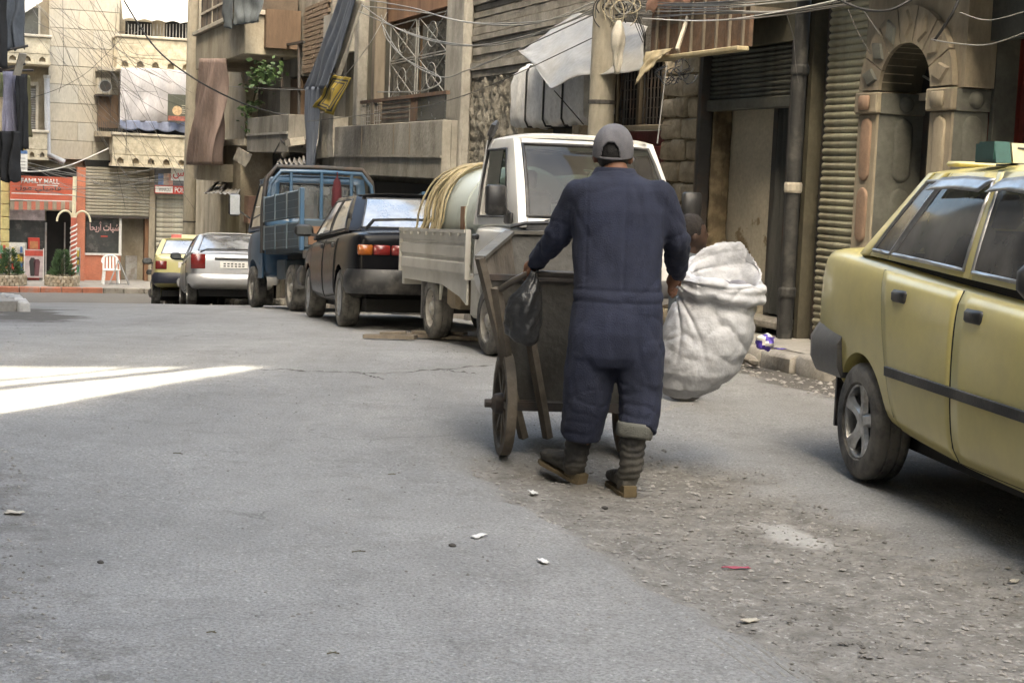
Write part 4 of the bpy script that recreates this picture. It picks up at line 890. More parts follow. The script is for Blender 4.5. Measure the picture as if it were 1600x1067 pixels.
def fpart(px0, py0, px1, py1, u, d, m, name, parent=None, b=0.0, of=None):
    mb = MB(); ebox(mb, px0, py0, px1, py1, u, d, 0, b); return mb.build(name, m, parent or bfar, off=of or off)
w_ = fpart(34, 12, 62, 62, FU + .2, .14, m_pane, 'window'); fpart(60, 10, 63, 62, FU + .1, .06, m_sill, 'frame', w_)
m_greysh = mat('grey slatted shutter', (.17, .165, .16), r=.7, var=.15)
w_ = fpart(42, 138, 56, 206, FU + .15, .15, m_greysh, 'window')
for k in range(18): fpart(42, 139 + k * 3.7, 56, 141 + k * 3.7, FU + .11, .035, m_steel, 'slat', w_)
fpart(38, 134, 42, 208, FU + .05, .2, m_sill, 'frame', w_); fpart(56, 134, 60, 208, FU + .05, .2, m_sill, 'frame', w_); fpart(38, 128, 60, 134, FU + .05, .2, m_sill, 'lintel', w_)
w_ = fpart(196, 34, 238, 60, FU - .3, .1, m_dark, 'window'); fpart(258, 34, 302, 62, FU - .3, .1, m_dark, 'window'); fpart(238, 20, 258, 62, FU - .4, .3, m_tan, 'pier')
for px in range(200, 302, 5): fpart(px, 38, px + 1.1, 60, FU - 1.15, .03, m_steel, 'railing_bar')
m_white_aw = mat('white awning cloth', (.66, .65, .62), r=.8, var=.08, dirt=(.5, .47, .42), da=.3, ds=2)
aw, ofa = cthing('white_awning', 'white scalloped awning shading the upper right balcony', 'awning', 6, FU - 1.2, 5)
a0, a1, c0, c1 = erect(192, -10, 304, 42, FU - 1.25)
MB().sheet(lambda a, b: (a0 + (a1 - a0) * a, FU - .3 - 1.0 * b - .05 * math.sin(a * 20), c1 - (c1 - c0) * (b * .55 + (.32 * max(0, b - .5) * 2)) + (.06 * abs(math.sin(a * 15.7)) if b > .98 else 0)), 60, 12).build('cloth', m_white_aw, aw, smooth=60, off=ofa, thick=.01)
a0, a1, c0, c1 = erect(36, -20, 66, 24, FU - .9)
aw, ofa = cthing('white_awning', 'striped pale awning curling over the upper left window', 'awning', a0, FU - .9, c0)
MB().sheet(lambda a, b: (a0 + (a1 - a0) * a, FU - .1 - .9 * b + .04 * math.sin(a * 40), c1 - (c1 - c0) * b * (1 - .5 * a)), 50, 10).build('cloth', m_white_aw, aw, smooth=180, off=ofa, thick=.01)
# enclosed balcony with sagging tarpaulin, poster, air conditioner
m_tarpb = mat('pale blue-grey tarpaulin', (.42, .41, .43), r=.7, var=.14, vs=2, dirt=(.30, .28, .29), da=.5, ds=1.2, streak=.4)
m_tarpbl = mat('blue hem tarpaulin', (.19, .22, .32), r=.7, var=.15)
a0, a1, c0, c1 = erect(188, 110, 298, 192, FU - 1.25)
tp, oft = cthing('balcony_tarpaulin', 'pale tarpaulin curtain enclosing the right-hand balcony', 'tarpaulin', a0, FU - 1.25, c0)
MB().sheet(lambda a, b: (a0 + (a1 - a0) * a, FU - 1.25 + .07 * nz(a * 3, b * 3, 1) + .05 * nz(a * 7, b * 2.5, 4) - .10 * math.sin(b * 3.14) * math.sin(a * 3.14), c1 - (c1 - c0) * b + .05 * math.sin(a * 3.14) * (1 - b)), 40, 26).build('cloth', m_tarpb, tp, smooth=180, off=oft, thick=.01)
e0, e1, f0, f1 = erect(188, 190, 298, 206, FU - 1.3)
MB().sheet(lambda a, b: (a0 + (a1 - a0) * a, FU - 1.29 + .05 * math.sin(a * 25), f1 - (f1 - f0) * b * (.75 + .25 * abs(math.sin(a * 12)))), 60, 6).build('hem', m_tarpbl, tp, smooth=180, off=oft, thick=.01)
fpart(154, 108, 300, 114, FU - 1.15, 1.4, m_sill, 'balcony_roof'); fpart(186, 112, 190, 212, FU - 1.2, .12, m_iron, 'post'); fpart(296, 110, 304, 262, FU - 1.2, .3, m_tan, 'corner_post')
fpart(192, 200, 296, 214, FU - .6, .1, m_dark, 'dark_sheet'); fpart(154, 148, 186, 200, FU - .4, .6, m_brownp, 'brown_panel')
for px in range(152, 186, 3): fpart(px, 190, px + .9, 208, FU - 1.05, .03, m_iron, 'railing_bar')
fpart(152, 206, 190, 214, FU - 1.1, 1.2, m_tan, 'balcony_slab')
a0, a1, c0, c1 = erect(152, 122, 174, 148, FU - .75)
ac, ofc = cthing('air_conditioner', 'white air conditioner unit beside the enclosed balcony', 'air conditioner', (a0 + a1) / 2, FU - .75, c0)
MB().bx(a0, a1, FU - .75, FU - .4, c0, c1, b=.03).build('case', m_sill, ac, off=ofc)
q = MB(); q.lathe([(.20, 0), (.20, .02), (.17, .02), (.17, 0)], Matrix.Translation(((a0 + a1) / 2 + .03, FU - .752, (c0 + c1) / 2)) @ Matrix.Rotation(R(90), 4, 'X'), 24); q.build('fan_ring', m_steel, ac, off=ofc)
q = MB(); q.lathe([(.17, 0), (.02, .004)], Matrix.Translation(((a0 + a1) / 2 + .03, FU - .7525, (c0 + c1) / 2)) @ Matrix.Rotation(R(90), 4, 'X'), 24); q.build('fan', m_iron, ac, off=ofc)
MB().bx((a0 + a1) / 2 - .25, (a0 + a1) / 2 + .25, FU - .7, FU + .3, c0 - .05, c0 - .003).build('bracket', m_iron, ac, off=ofc)
# poster on the tarpaulin
a0, a1, c0, c1 = erect(262, 148, 292, 190, FU - 1.5)
ps, ofp = cthing('poster', 'small dark poster with pale lettering and a round picture on the tarpaulin', 'poster', (a0 + a1) / 2, FU - 1.5, c0)
MB().bx(a0, a1, FU - 1.5, FU - 1.485, c0, c1).build('board', mat('poster dark green', (.07, .075, .06), r=.5, var=.2), ps, off=ofp)
q = MB(); q.lathe([(.15, 0), (.001, .004)], Matrix.Translation(((a0 + a1) / 2, FU - 1.502, c0 + .33)) @ Matrix.Rotation(R(90), 4, 'X'), 20); q.build('round_picture', mat('poster tan', (.42, .30, .18), r=.5, var=.5, vs=14), ps, off=ofp)
MB().bx(a0 + .02, a1 - .02, FU - 1.5035, FU - 1.501, c0 + .02, c0 + .16).build('bottom_band', mat('poster red', (.28, .09, .07), r=.5, var=.4, vs=12), ps, off=ofp)
for k in range(5): MB().bx(a1 - .16, a1 - .03, FU - 1.504, FU - 1.501, c0 + .25 + k * .06, c0 + .268 + k * .06).build('print_line', m_sill, ps, off=ofp)

# ------------------------------------------------------------------ lettering
AR = {'f': (0xFED1, 4), 'a': (0xFE8D, 2), 'm': (0xFEE1, 4), 'y': (0xFEF1, 4), 'l': (0xFEDD, 4), 'w': (0xFEED, 2), 'x': (0xFEB5, 4), 't': (0xFE95, 4), 'A': (0xFE83, 2), 'r': (0xFEAD, 2), 'H': (0xFEA1, 4), 'n': (0xFEE5, 4), 'k': (0xFEA5, 4), 's': (0xFEB1, 4), 'K': (0xFED9, 4), 'b': (0xFE8F, 4), 'd': (0xFEA9, 2)}
def arabic(seq):                                            # joins letters given in reading order, returns left-to-right glyphs
    out = []
    for i, ch in enumerate(seq):
        if ch == ' ': out.append(' '); continue
        cp, nf = AR[ch]; pj = i > 0 and seq[i - 1] != ' ' and AR[seq[i - 1]][1] == 4; nj = i + 1 < len(seq) and seq[i + 1] != ' ' and nf == 4
        out.append(chr(cp + (3 if pj and nj else 2 if nj else 1 if pj else 0)) if nf == 4 else chr(cp + (1 if pj else 0)))
    return ''.join(out[::-1])
def lettering(txt, parent, M, width, height, m, name='lettering', bold=.0, ext=.002):
    cu = bpy.data.curves.new('t', 'FONT'); cu.body = txt; cu.size = 1; cu.extrude = 0; cu.offset = bold; cu.resolution_u = 3
    ob = bpy.data.objects.new('t', cu); COL.objects.link(ob); me = evalmesh(ob); bpy.data.objects.remove(ob)
    v = np.empty(len(me.vertices) * 3); me.vertices.foreach_get('co', v); v = v.reshape(-1, 3)
    if len(v) == 0: return None
    lo, hi = v.min(0), v.max(0); v[:, 0] = (v[:, 0] - (lo[0] + hi[0]) / 2) * width / max(1e-6, hi[0] - lo[0]); v[:, 1] = (v[:, 1] - (lo[1] + hi[1]) / 2) * height / max(1e-6, hi[1] - lo[1])
    me.vertices.foreach_set('co', v.ravel()); me.materials.clear(); me.materials.append(m)
    o = finish(me, name, parent); o.matrix_local = M
    md = o.modifiers.new('s', 'SOLIDIFY'); md.thickness = ext * 2; md.offset = 0
    return o
def face_street(s, u, z, of): return Matrix.Translation((s - of[0], u - of[1], z - of[2])) @ Matrix.Rotation(R(90), 4, 'X')   # reads from the street

# ------------------------------------------------------------------ far shops
m_redsign = mat('orange-red sign', (.52, .11, .06), r=.5, var=.08, bump=0, dirt=(.4, .2, .15), da=.3, ds=2)
m_salmon = mat('salmon render', (.52, .19, .115), r=.85, var=.14, dirt=(.4, .2, .14), da=.4, ds=2)
m_whitep = mat('white paint', (.68, .67, .64), r=.6, var=.08, bump=0)
m_blackp = mat('black lettering', (.03, .03, .03), r=.5, var=.1, bump=0)
sg, ofs = cthing('mall_sign', 'orange-red FAMILY MALL shop sign with white and black lettering', 'sign', 3, FU - .8, 0)
a0, a1, c0, c1 = erect(16, 276, 115, 314, FU - .8)
MB().bx(a0, a1, FU - .8, FU - .6, c0, c1).build('board', m_redsign, sg, off=ofs)
H_ = c1 - c0; Wd = a1 - a0
lettering('FAMILY MALL', sg, face_street(a0 + Wd * .47, FU - .806, c1 - H_ * .19, ofs), Wd * .60, H_ * .20, m_whitep, bold=.02)
lettering(arabic('famyly mwl'), sg, face_street(a0 + Wd * .44, FU - .806, c1 - H_ * .52, ofs), Wd * .72, H_ * .30, m_blackp, bold=.01)
for f_, w0, w1 in ((.36, .42, .75), (.72, .02, .98), (.985, 0, 1)): MB().bx(a0 + Wd * w0, a0 + Wd * w1, FU - .806, FU - .801, c1 - H_ * f_ - .015, c1 - H_ * f_ + .015).build('white_line', m_whitep, sg, off=ofs)
sh, off2 = cthing('family_shop', 'shop with display windows below the orange-red sign', 'shop', 3, FU, GZF)
fp = lambda *a, **k: fpart(*a, parent=k.pop('parent', sh), of=off2, **k)
fp(0, 262, 133, 276, FU - .2, .5, m_dark, 'dark_fascia'); fp(120, 262, 133, 440, FU - .55, .9, m_salmon, 'pillar'); fp(4, 312, 9, 440, FU - .5, .8, m_salmon, 'pillar')
m_strip = mat('faded striped fabric', (.48, .16, .11), r=.85, var=.1)
for k in range(16): fp(16 + k * 6.6, 315, 16 + k * 6.6 + 6.5, 328, FU - .95 - (.012 if k % 2 else 0), .02, m_strip if k % 2 else m_tan, 'awning_stripe')
wn = fp(8, 344, 72, 436, FU - .12, .03, m_pane, 'display_window')
fp(8, 326, 70, 344, FU - .2, .03, mat('printed banner', (.50, .45, .47), r=.6, var=.3, vs=6), 'banner'); fp(72, 330, 116, 438, FU + .25, .05, m_dark, 'dark_door_sheet')
fp(70, 348, 73, 438, FU - .15, .1, m_steel, 'door_frame'); fp(100, 348, 102, 438, FU + .1, .06, m_steel, 'door_frame')
rv = random.Random(21)
pal = [mat('packet %d' % i, c, r=.45, var=.2, vs=8, bump=0) for i, c in enumerate(((.45, .07, .05), (.50, .38, .06), (.08, .16, .34), (.5, .47, .42), (.10, .28, .14), (.42, .18, .08)))]
def shelf(px0, px1, py0, py1, rows, cols, u, label):
    a0, a1, c0, c1 = erect(px0, py0, px1, py1, u); r_, o_ = cthing('goods_rack', label, 'rack', (a0 + a1) / 2, u, GZF)
    MB().bx(a0 - .03, a1 + .03, u + .25, u + .28, GZF, c1 + .05).build('back_panel', m_whitep, r_, off=o_)
    for q in (a0 - .03, a1 + .005): MB().bx(q, q + .025, u, u + .249, GZF, c1 + .05).build('upright', m_steel, r_, off=o_)
    for i in range(rows):
        z_ = c0 + (c1 - c0) * i / rows; MB().bx(a0, a1, u, u + .245, z_ - .012, z_ + .008).build('shelf', m_steel, r_, off=o_)
        for j in range(cols):
            w2 = (a1 - a0) / cols; h2 = (c1 - c0) / rows * rv.uniform(.55, .85)
            MB().bx(a0 + w2 * j + .008, a0 + w2 * (j + 1) - .008, u + .02, u + .2, z_ + .009, z_ + .009 + h2, b=.01).build('packet', rv.choice(pal), r_, off=o_)
    return r_
shelf(0, 40, 382, 436, 4, 9, FU - .75, 'rack of colourful snack packets by the mall shop window')
shelf(111, 124, 390, 438, 4, 3, FU - 1.3, 'narrow white rack of packets right of the striped lamp post')
# red display fridge and standing poster
a0, a1, c0, c1 = erect(44, 372, 62, 394, FU - .55); fr, o_ = cthing('red_display', 'red display box behind the standing poster', 'display', (a0 + a1) / 2, FU - .55, GZF)
MB().bx(a0, a1, FU - .55, FU - .25, GZF, c1).build('case', mat('red display', (.45, .05, .035), r=.4, var=.15), fr, off=o_); MB().bx(a0 + .05, a1 - .05, FU - .56, FU - .552, c0 + .1, c1 - .1, b=.003).build('front_panel', pal[5], fr, off=o_)
a0, a1, c0, c1 = erect(39, 390, 67, 434, FU - 1.0); po, o_ = cthing('standing_poster', 'framed pavement poster showing two dark standing figures on pale ground', 'poster', (a0 + a1) / 2, FU - 1.0, GZF)
MB().bx(a0, a1, FU - 1.0, FU - .97, c0, c1).build('print', mat('pale poster print', (.45, .38, .38), r=.5, var=.25, vs=5), po, off=o_)
MB().bx(a0, a1, FU - 1.004, FU - 1.001, c1 - .2, c1 - .03).build('top_band', pal[0], po, off=o_)
for q, hh, m_ in ((.42, .62, m_blackp), (.66, .58, mat('dark plum', (.12, .05, .06), r=.7))):
    cx = a0 + (a1 - a0) * q; MB().prism([(cx - .06, FU - 1.0035, c0 + .05), (cx + .06, FU - 1.0035, c0 + .05), (cx + .10, FU - 1.0035, c0 + .5), (cx + .05, FU - 1.0035, c0 + hh), (cx - .05, FU - 1.0035, c0 + hh), (cx - .10, FU - 1.0035, c0 + .5)], (0, .002, 0)).build('printed_figure', m_, po, off=o_)
for q in (a0 - .03, a1 + .005): MB().bx(q, q + .025, FU - 1.0, FU - .96, GZF, c1 + .04).build('frame', m_whitep, po, off=o_)
# grill shop
gs, off3 = cthing('grill_shop', 'shop with half-open grey shutter, lettered window and salmon base', 'shop', 5, FU, GZF)
gp = lambda *a, **k: fpart(*a, parent=k.pop('parent', gs), of=off3, **k)
a0, a1, c0, c1 = erect(134, 262, 233, 338, FU - .3)
m_fshut = mat('dusty beige far shutter', (.36, .335, .27), r=.6, m=.1, var=.12, dirt=(.25, .22, .17), da=.5, ds=2, streak=.4)
nsl = 15; base = None; ph = (c1 - c0) / nsl
for i in range(nsl):
    if base is None:
        mb = MB(); mb.loft([[(x, FU - .3 + q, c0 + zz) for q, zz in ((.03, 0), (0, ph * .3), (0, ph * .7), (.03, ph * .98), (.06, ph * .98), (.06, 0))] for x in (a0, a1)]); base = mb.build('shutter_slat', m_fshut, gs, off=off3)
    else: share(base, gs, Matrix.Translation((0, random.uniform(-.01, .01), ph * i)))
gp(134, 338, 233, 341, FU - .35, .15, m_iron, 'shutter_bar'); gp(133, 252, 250, 262, FU - .3, .6, m_dark, 'dark_fascia')
wn = gp(134, 340, 186, 396, FU - .15, .03, m_pane, 'shop_window'); gp(186, 340, 190, 396, FU - .22, .12, m_whitep, 'window_frame'); gp(132, 396, 190, 399, FU - .25, .2, m_whitep, 'window_sill')
gp(131, 399, 188, 440, FU - .2, .3, m_salmon, 'base_wall'); gp(190, 341, 226, 440, FU + .5, .05, m_dark, 'dark_door_sheet'); gp(226, 341, 232, 440, FU - .2, .4, m_orange, 'door_jamb'); gp(233, 262, 242, 440, FU - .3, .6, m_tan, 'pier')
gp(150, 384, 168, 393, FU + .1, .3, m_tan, 'tray'); gp(196, 400, 214, 438, FU + .2, .25, m_steel, 'counter')
a0, a1, c0, c1 = erect(140, 346, 186, 364, FU - .16)
m_pinkl = mat('pink white letters', (.62, .42, .40), r=.5, var=.2, bump=0)
lettering(arabic('xyat AryHa'), gs, face_street((a0 + a1) / 2, FU - .165, (c0 + c1) / 2, off3), a1 - a0, c1 - c0, m_pinkl, bold=.02)
MB().bx(a0 + .35, a1 - .35, FU - .16, FU - .155, c0 - .13, c0 - .09).build('red_print', pal[0], gs, off=off3)
a0, a1, c0, c1 = erect(146, 280, 224, 292, FU - .36)
lettering(arabic('mystyky fwn'), gs, face_street((a0 + a1) / 2, FU - .345, (c0 + c1) / 2, off3), a1 - a0, c1 - c0, mat('faded shutter paint', (.20, .185, .15), r=.7, var=.3, vs=9, bump=0), bold=.015)
# right shop with shutter and sign
ps_, off4 = cthing('shuttered_shop', 'closed far shop with beige shutter right of the grill shop', 'shop', 8, FU, GZF)
a0, a1, c0, c1 = erect(244, 304, 345, 440, FU - .3); nsl = 18; ph = (c1 - c0) / nsl; base = None
for i in range(nsl):
    if base is None:
        mb = MB(); mb.loft([[(x, FU - .3 + q, c0 + zz) for q, zz in ((.03, 0), (0, ph * .3), (0, ph * .7), (.03, ph * .98), (.06, ph * .98), (.06, 0))] for x in (a0, a1)]); base = mb.build('shutter_slat', m_fshut, ps_, off=off4)
    else: share(base, ps_, Matrix.Translation((0, random.uniform(-.01, .01), ph * i)))
a0, a1, c0, c1 = erect(242, 262, 345, 304, FU - .7); s2, o5 = cthing('shop_sign', 'white and red lettered shop sign partly behind the far pole', 'sign', (a0 + a1) / 2, FU - .7, c0)
Wd, H_ = a1 - a0, c1 - c0
MB().bx(a0, a1, FU - .7, FU - .55, c0, c1).build('board', mat('dark sign board', (.10, .10, .11), r=.5, var=.4, vs=4), s2, off=o5)
MB().bx(a0 + Wd * .24, a1 - Wd * .3, FU - .706, FU - .701, c1 - H_ * .5, c1 - .02).build('white_panel', m_whitep, s2, off=o5)
MB().bx(a0, a1, FU - .706, FU - .701, c0, c0 + H_ * .3).build('red_band', mat('sign red', (.48, .06, .045), r=.5, bump=0), s2, off=o5)
MB().bx(a0 + .02, a0 + Wd * .27, FU - .71, FU - .7065, c0 + .03, c0 + H_ * .27).build('name_plate', m_whitep, s2, off=o5)
lettering(arabic('nks'), s2, face_street(a0 + Wd * .42, FU - .71, c1 - H_ * .26, o5), Wd * .30, H_ * .36, mat('sign red', (.48, .06, .045)), bold=.02)
lettering('WINKOU', s2, face_street(a0 + Wd * .15, FU - .714, c0 + H_ * .15, o5), Wd * .18, H_ * .12, m_blackp)
lettering('POLO', s2, face_street(a0 + Wd * .40, FU - .71, c0 + H_ * .15, o5), Wd * .2, H_ * .2, m_whitep, bold=.02)
for q, c_ in ((.05, (.12, .18, .34)), (.13, (.42, .30, .24)), (.19, (.45, .2, .15)), (.86, (.16, .24, .36))):
    MB().bx(a0 + Wd * q, a0 + Wd * (q + .08), FU - .705, FU - .7005, c0 + H_ * .32, c0 + H_ * (.72 + q * .2)).build('printed_picture', mat('print %.2f' % q, c_, r=.5, var=.4, vs=7, bump=0), s2, off=o5)
# striped lamp post with arched arms
a_, zt_ = on_end(116, 276, 50.2); lp, o6 = cthing('lamp_post', 'red and white striped lamp post with curved arms in front of the mall shop', 'lamp post', a_, 50.2, GZF)
zm = on_end(108, 340, 50.2)[1]
MB().tube([(a_, 50.2, GZF), (a_, 50.2, zm)], .085, 12).build('post', mat('lamp red', (.45, .12, .08), r=.5, var=.1), lp, smooth=60, off=o6)
for k in range(13):
    zz = GZF + .15 + k * (zm - GZF - .2) / 13; MB().tube([(a_ + .091 * math.cos(t_ * .5), 50.2 + .091 * math.sin(t_ * .5), zz + .022 * t_) for t_ in range(-7, 1)], .022, 5).build('white_stripe', m_whitep, lp, smooth=60, off=o6)
m_lit = mat('cream lamp tube', (.72, .66, .48), r=.35, var=.05, bump=0)
MB().tube([(a_, 50.2, zm), (a_ + .02, 50.2, zt_)], .06, 10).build('lamp_tube', m_lit, lp, smooth=60, off=o6)
for sg_ in (-1, 1): MB().tube([(a_ + sg_ * (.05 + .22 - .22 * math.cos(t_ * .35)), 50.2, zm - .12 + .27 * math.sin(t_ * .35) + (.1 if t_ < 8 else 0) * (1 - t_ / 9)) for t_ in range(10)], .03, 8).build('curved_arm', m_lit, lp, smooth=60, off=o6)
# planters
m_conif = mat('dark conifer', (.045, .085, .03), r=.8, var=.4, vs=8, bump=0)
for px, lbl in ((14, 'stone planter with a small conifer, at the left edge of the far kerb'), (97, 'stone planter with a small conifer beside the striped lamp post')):
    x_, z_ = on_end(px, 440, 49.9); pl, o7 = cthing('planter', lbl, 'planter', x_, 49.9, GZF, 'stone planters at the far kerb'); nst = 22
    for lev in range(3):
        for k in range(nst):
            a = 6.283 * (k + .5 * lev) / nst; q = MB(); q.box((0, 0, 0), (.13, .12, .11), Matrix.Translation((x_ + .45 * math.cos(a), 49.9 + .45 * math.sin(a), GZF + .05 + .1 * lev)) @ Matrix.Rotation(a, 4, 'Z') @ Matrix.Rotation(random.uniform(-.2, .2), 4, 'X'), b=.02); q.build('stone', m_block[(k + lev) % 3], pl, off=o7)
    MB().lathe([(.42, GZF + .02), (.42, GZF + .27), (.05, GZF + .28)], Matrix.Translation((x_, 49.9, 0)), 16).build('soil', m_brownw, pl, off=o7)
    MB().tube([(x_, 49.9, GZF + .2), (x_, 49.9, GZF + .8)], .03, 6).build('trunk', m_stem, pl, off=o7)
    q = MB(); rv = random.Random(px)
    for k in range(700):
        h_ = rv.random() ** 1.3; rr = .38 * (1 - h_ * .75) * rv.uniform(.4, 1); a = rv.uniform(0, 6.283); p = Vector((x_ + rr * math.cos(a), 49.9 + rr * math.sin(a), GZF + .3 + .72 * h_)); d = Vector((math.cos(a), math.sin(a), rv.uniform(.3, 1.4))).normalized() * .14; b_ = d.orthogonal().normalized() * .018
        q.add([p, p + d * .5 + b_, p + d, p + d * .5 - b_], [(0, 1, 2, 3)])
    q.build('crown', m_conif, pl, off=o7)
# white plastic chair and folding board
x_, _ = on_end(173, 430, 50.8); ch, o8 = cthing('plastic_chair', 'white plastic garden chair in front of the salmon wall', 'chair', x_, 50.8, GZF)
ws = mat('white plastic', (.72, .72, .70), r=.35, var=.05, bump=0)
for dx in (-.2, .2):
    for dy in (-.2, .2): MB().bar((x_ + dx * 1.15, 50.8 + dy * 1.15, GZF), (x_ + dx, 50.8 + dy, GZF + .42), .045).build('leg', ws, ch, off=o8)
MB().bx(x_ - .24, x_ + .24, 50.56, 51.04, GZF + .42, GZF + .46, b=.02).build('seat', ws, ch, off=o8)
q = MB()
for k in range(5): q.bar((x_ - .2 + .1 * k, 51.03, GZF + .46), (x_ - .19 + .095 * k, 51.1, GZF + .84), .055, .02)
q.tube([(x_ - .24 * math.cos(t_ * .3927), 51.1, GZF + .70 + .18 * math.sin(t_ * .3927)) for t_ in range(9)], .03, 6); q.build('backrest', ws, ch, off=o8)
for dx in (-.25, .25): MB().tube([(x_ + dx, 50.6, GZF + .44), (x_ + dx, 50.6, GZF + .64), (x_ + dx, 51.05, GZF + .68)], .025, 6).build('armrest', ws, ch, off=o8)
x_, _ = on_end(186, 430, 50.4); fb, o8 = cthing('folding_board', 'empty metal folding stand beside the plastic chair', 'stand', x_, 50.4, GZF)
for p, q_ in (((-.3, 0, 0), (0, .2, .75)), ((.3, 0, 0), (0, .2, .75)), ((-.25, .4, 0), (0, .2, .75)), ((.35, .4, 0), (0, .2, .75)), ((-.3, 0, .03), (.3, 0, .03))):
    MB().bar((x_ + p[0], 50.4 + p[1], GZF + p[2]), (x_ + q_[0], 50.4 + q_[1], GZF + q_[2]), .03).build('strut', m_steel, fb, off=o8)
# ------------------------------------------------------------------ vehicles (local frame: x forward, y left, z up, origin on the ground)
def body_mesh(stations, arches, r_arch, hw_cut=1.2, lev=2):
    rings = []
    for x, hw, zb, zs, zd in stations:
        h = zs - zb
        half = [(0, zb), (.78 * hw, zb), (.95 * hw, zb + .04), (.985 * hw, zb + .22 * h), (hw, zb + .5 * h), (hw * .992, zb + .78 * h), (.968 * hw, zs - .02), (.90 * hw, zs + .25 * (zd - zs)), (.5 * hw, zd - .1 * (zd - zs)), (0, zd)]
        rings.append([(x, y, z) for y, z in half] + [(x, -y, z) for y, z in half[-2:0:-1]])
    mb = MB(); mb.loft(rings); me = mb.mesh('tmp'); bm = bmesh.new(); bm.from_mesh(me); bmesh.ops.recalc_face_normals(bm, faces=bm.faces); bm.to_mesh(me); bm.free()
    o = bpy.data.objects.new('tmp', me); COL.objects.link(o); md = o.modifiers.new('a', 'SUBSURF'); md.levels = md.render_levels = lev
    cut = []
    for ax, az in arches:
        c = MB(); c.lathe([(r_arch, -hw_cut), (r_arch, hw_cut)], Matrix.Translation((ax, 0, az)) @ Matrix.Rotation(R(90), 4, 'X'), 40); c.bx(ax - r_arch, ax + r_arch, -hw_cut, hw_cut, az - .6, az)
        m2 = MB(); n = 24; prof = [(ax + r_arch * math.cos(math.pi * k / n), az + r_arch * math.sin(math.pi * k / n)) for k in range(n + 1)] + [(ax - r_arch, az - .7), (ax + r_arch, az - .7)]
        m2.prism([(a, -hw_cut, b) for a, b in prof], (0, 2 * hw_cut, 0)); cm = m2.mesh('cut'); bm = bmesh.new(); bm.from_mesh(cm); bmesh.ops.recalc_face_normals(bm, faces=bm.faces); bm.to_mesh(cm); bm.free()
        co = bpy.data.objects.new('cut', cm); COL.objects.link(co); cut.append(co); b = o.modifiers.new('b', 'BOOLEAN'); b.operation = 'DIFFERENCE'; b.object = co; b.solver = 'EXACT'
    me = evalmesh(o); bpy.data.objects.remove(o)
    for c in cut: bpy.data.objects.remove(c)
    return me
class Skin:                                                  # finds the body surface at (x, z) on one side
    def __init__(s, me):
        s.t = BVHTree.FromPolygons([v.co for v in me.vertices], [p.vertices[:] for p in me.polygons])
    def y(s, x, z, sd):
        h = s.t.ray_cast(Vector((x, sd * 3, z)), Vector((0, -sd, 0)))
        return h[0].y if h[0] is not None else None
    def x(s, y, z, sd):
        h = s.t.ray_cast(Vector((sd * 5, y, z)), Vector((-sd, 0, 0))); return h[0].x if h[0] is not None else None
def patch(P, segs, v0, v1, body, panes, bul=(0, 0, 0), nv=4, trims=None):
    A, B, C, D = [Vector(p) for p in P]; bul = Vector(bul)       # bottom A-B, top C-D
    def pt(u, v): return A.lerp(B, u).lerp(C.lerp(D, u), v) + bul * (4 * v * (1 - v)) ** .8 * (4 * u * (1 - u)) ** .5
    for (b0, t0), (b1, t1), gl in segs:
        def fn(a, v): return pt((b0 + (t0 - b0) * v) * (1 - a) + (b1 + (t1 - b1) * v) * a, v)
        nu = max(2, int(10 * (b1 - b0)))
        if not gl: body.sheet(lambda a, b: fn(a, b), nu, 8); continue
        body.sheet(lambda a, b: fn(a, v0 * b), nu, 1); body.sheet(lambda a, b: fn(a, v1 + (1 - v1) * b), nu, 1)
        p = MB(); p.sheet(lambda a, b: fn(a, v0 + (v1 - v0) * b), nu, 6); panes.append(p)
        if trims is not None:
            loop = [fn(a / 8, v0) for a in range(9)] + [fn(1, v0 + (v1 - v0) * b / 4) for b in range(1, 5)] + [fn(1 - a / 8, v1) for a in range(1, 9)] + [fn(0, v1 - (v1 - v0) * b / 4) for b in range(1, 5)]
            trims.append(loop)
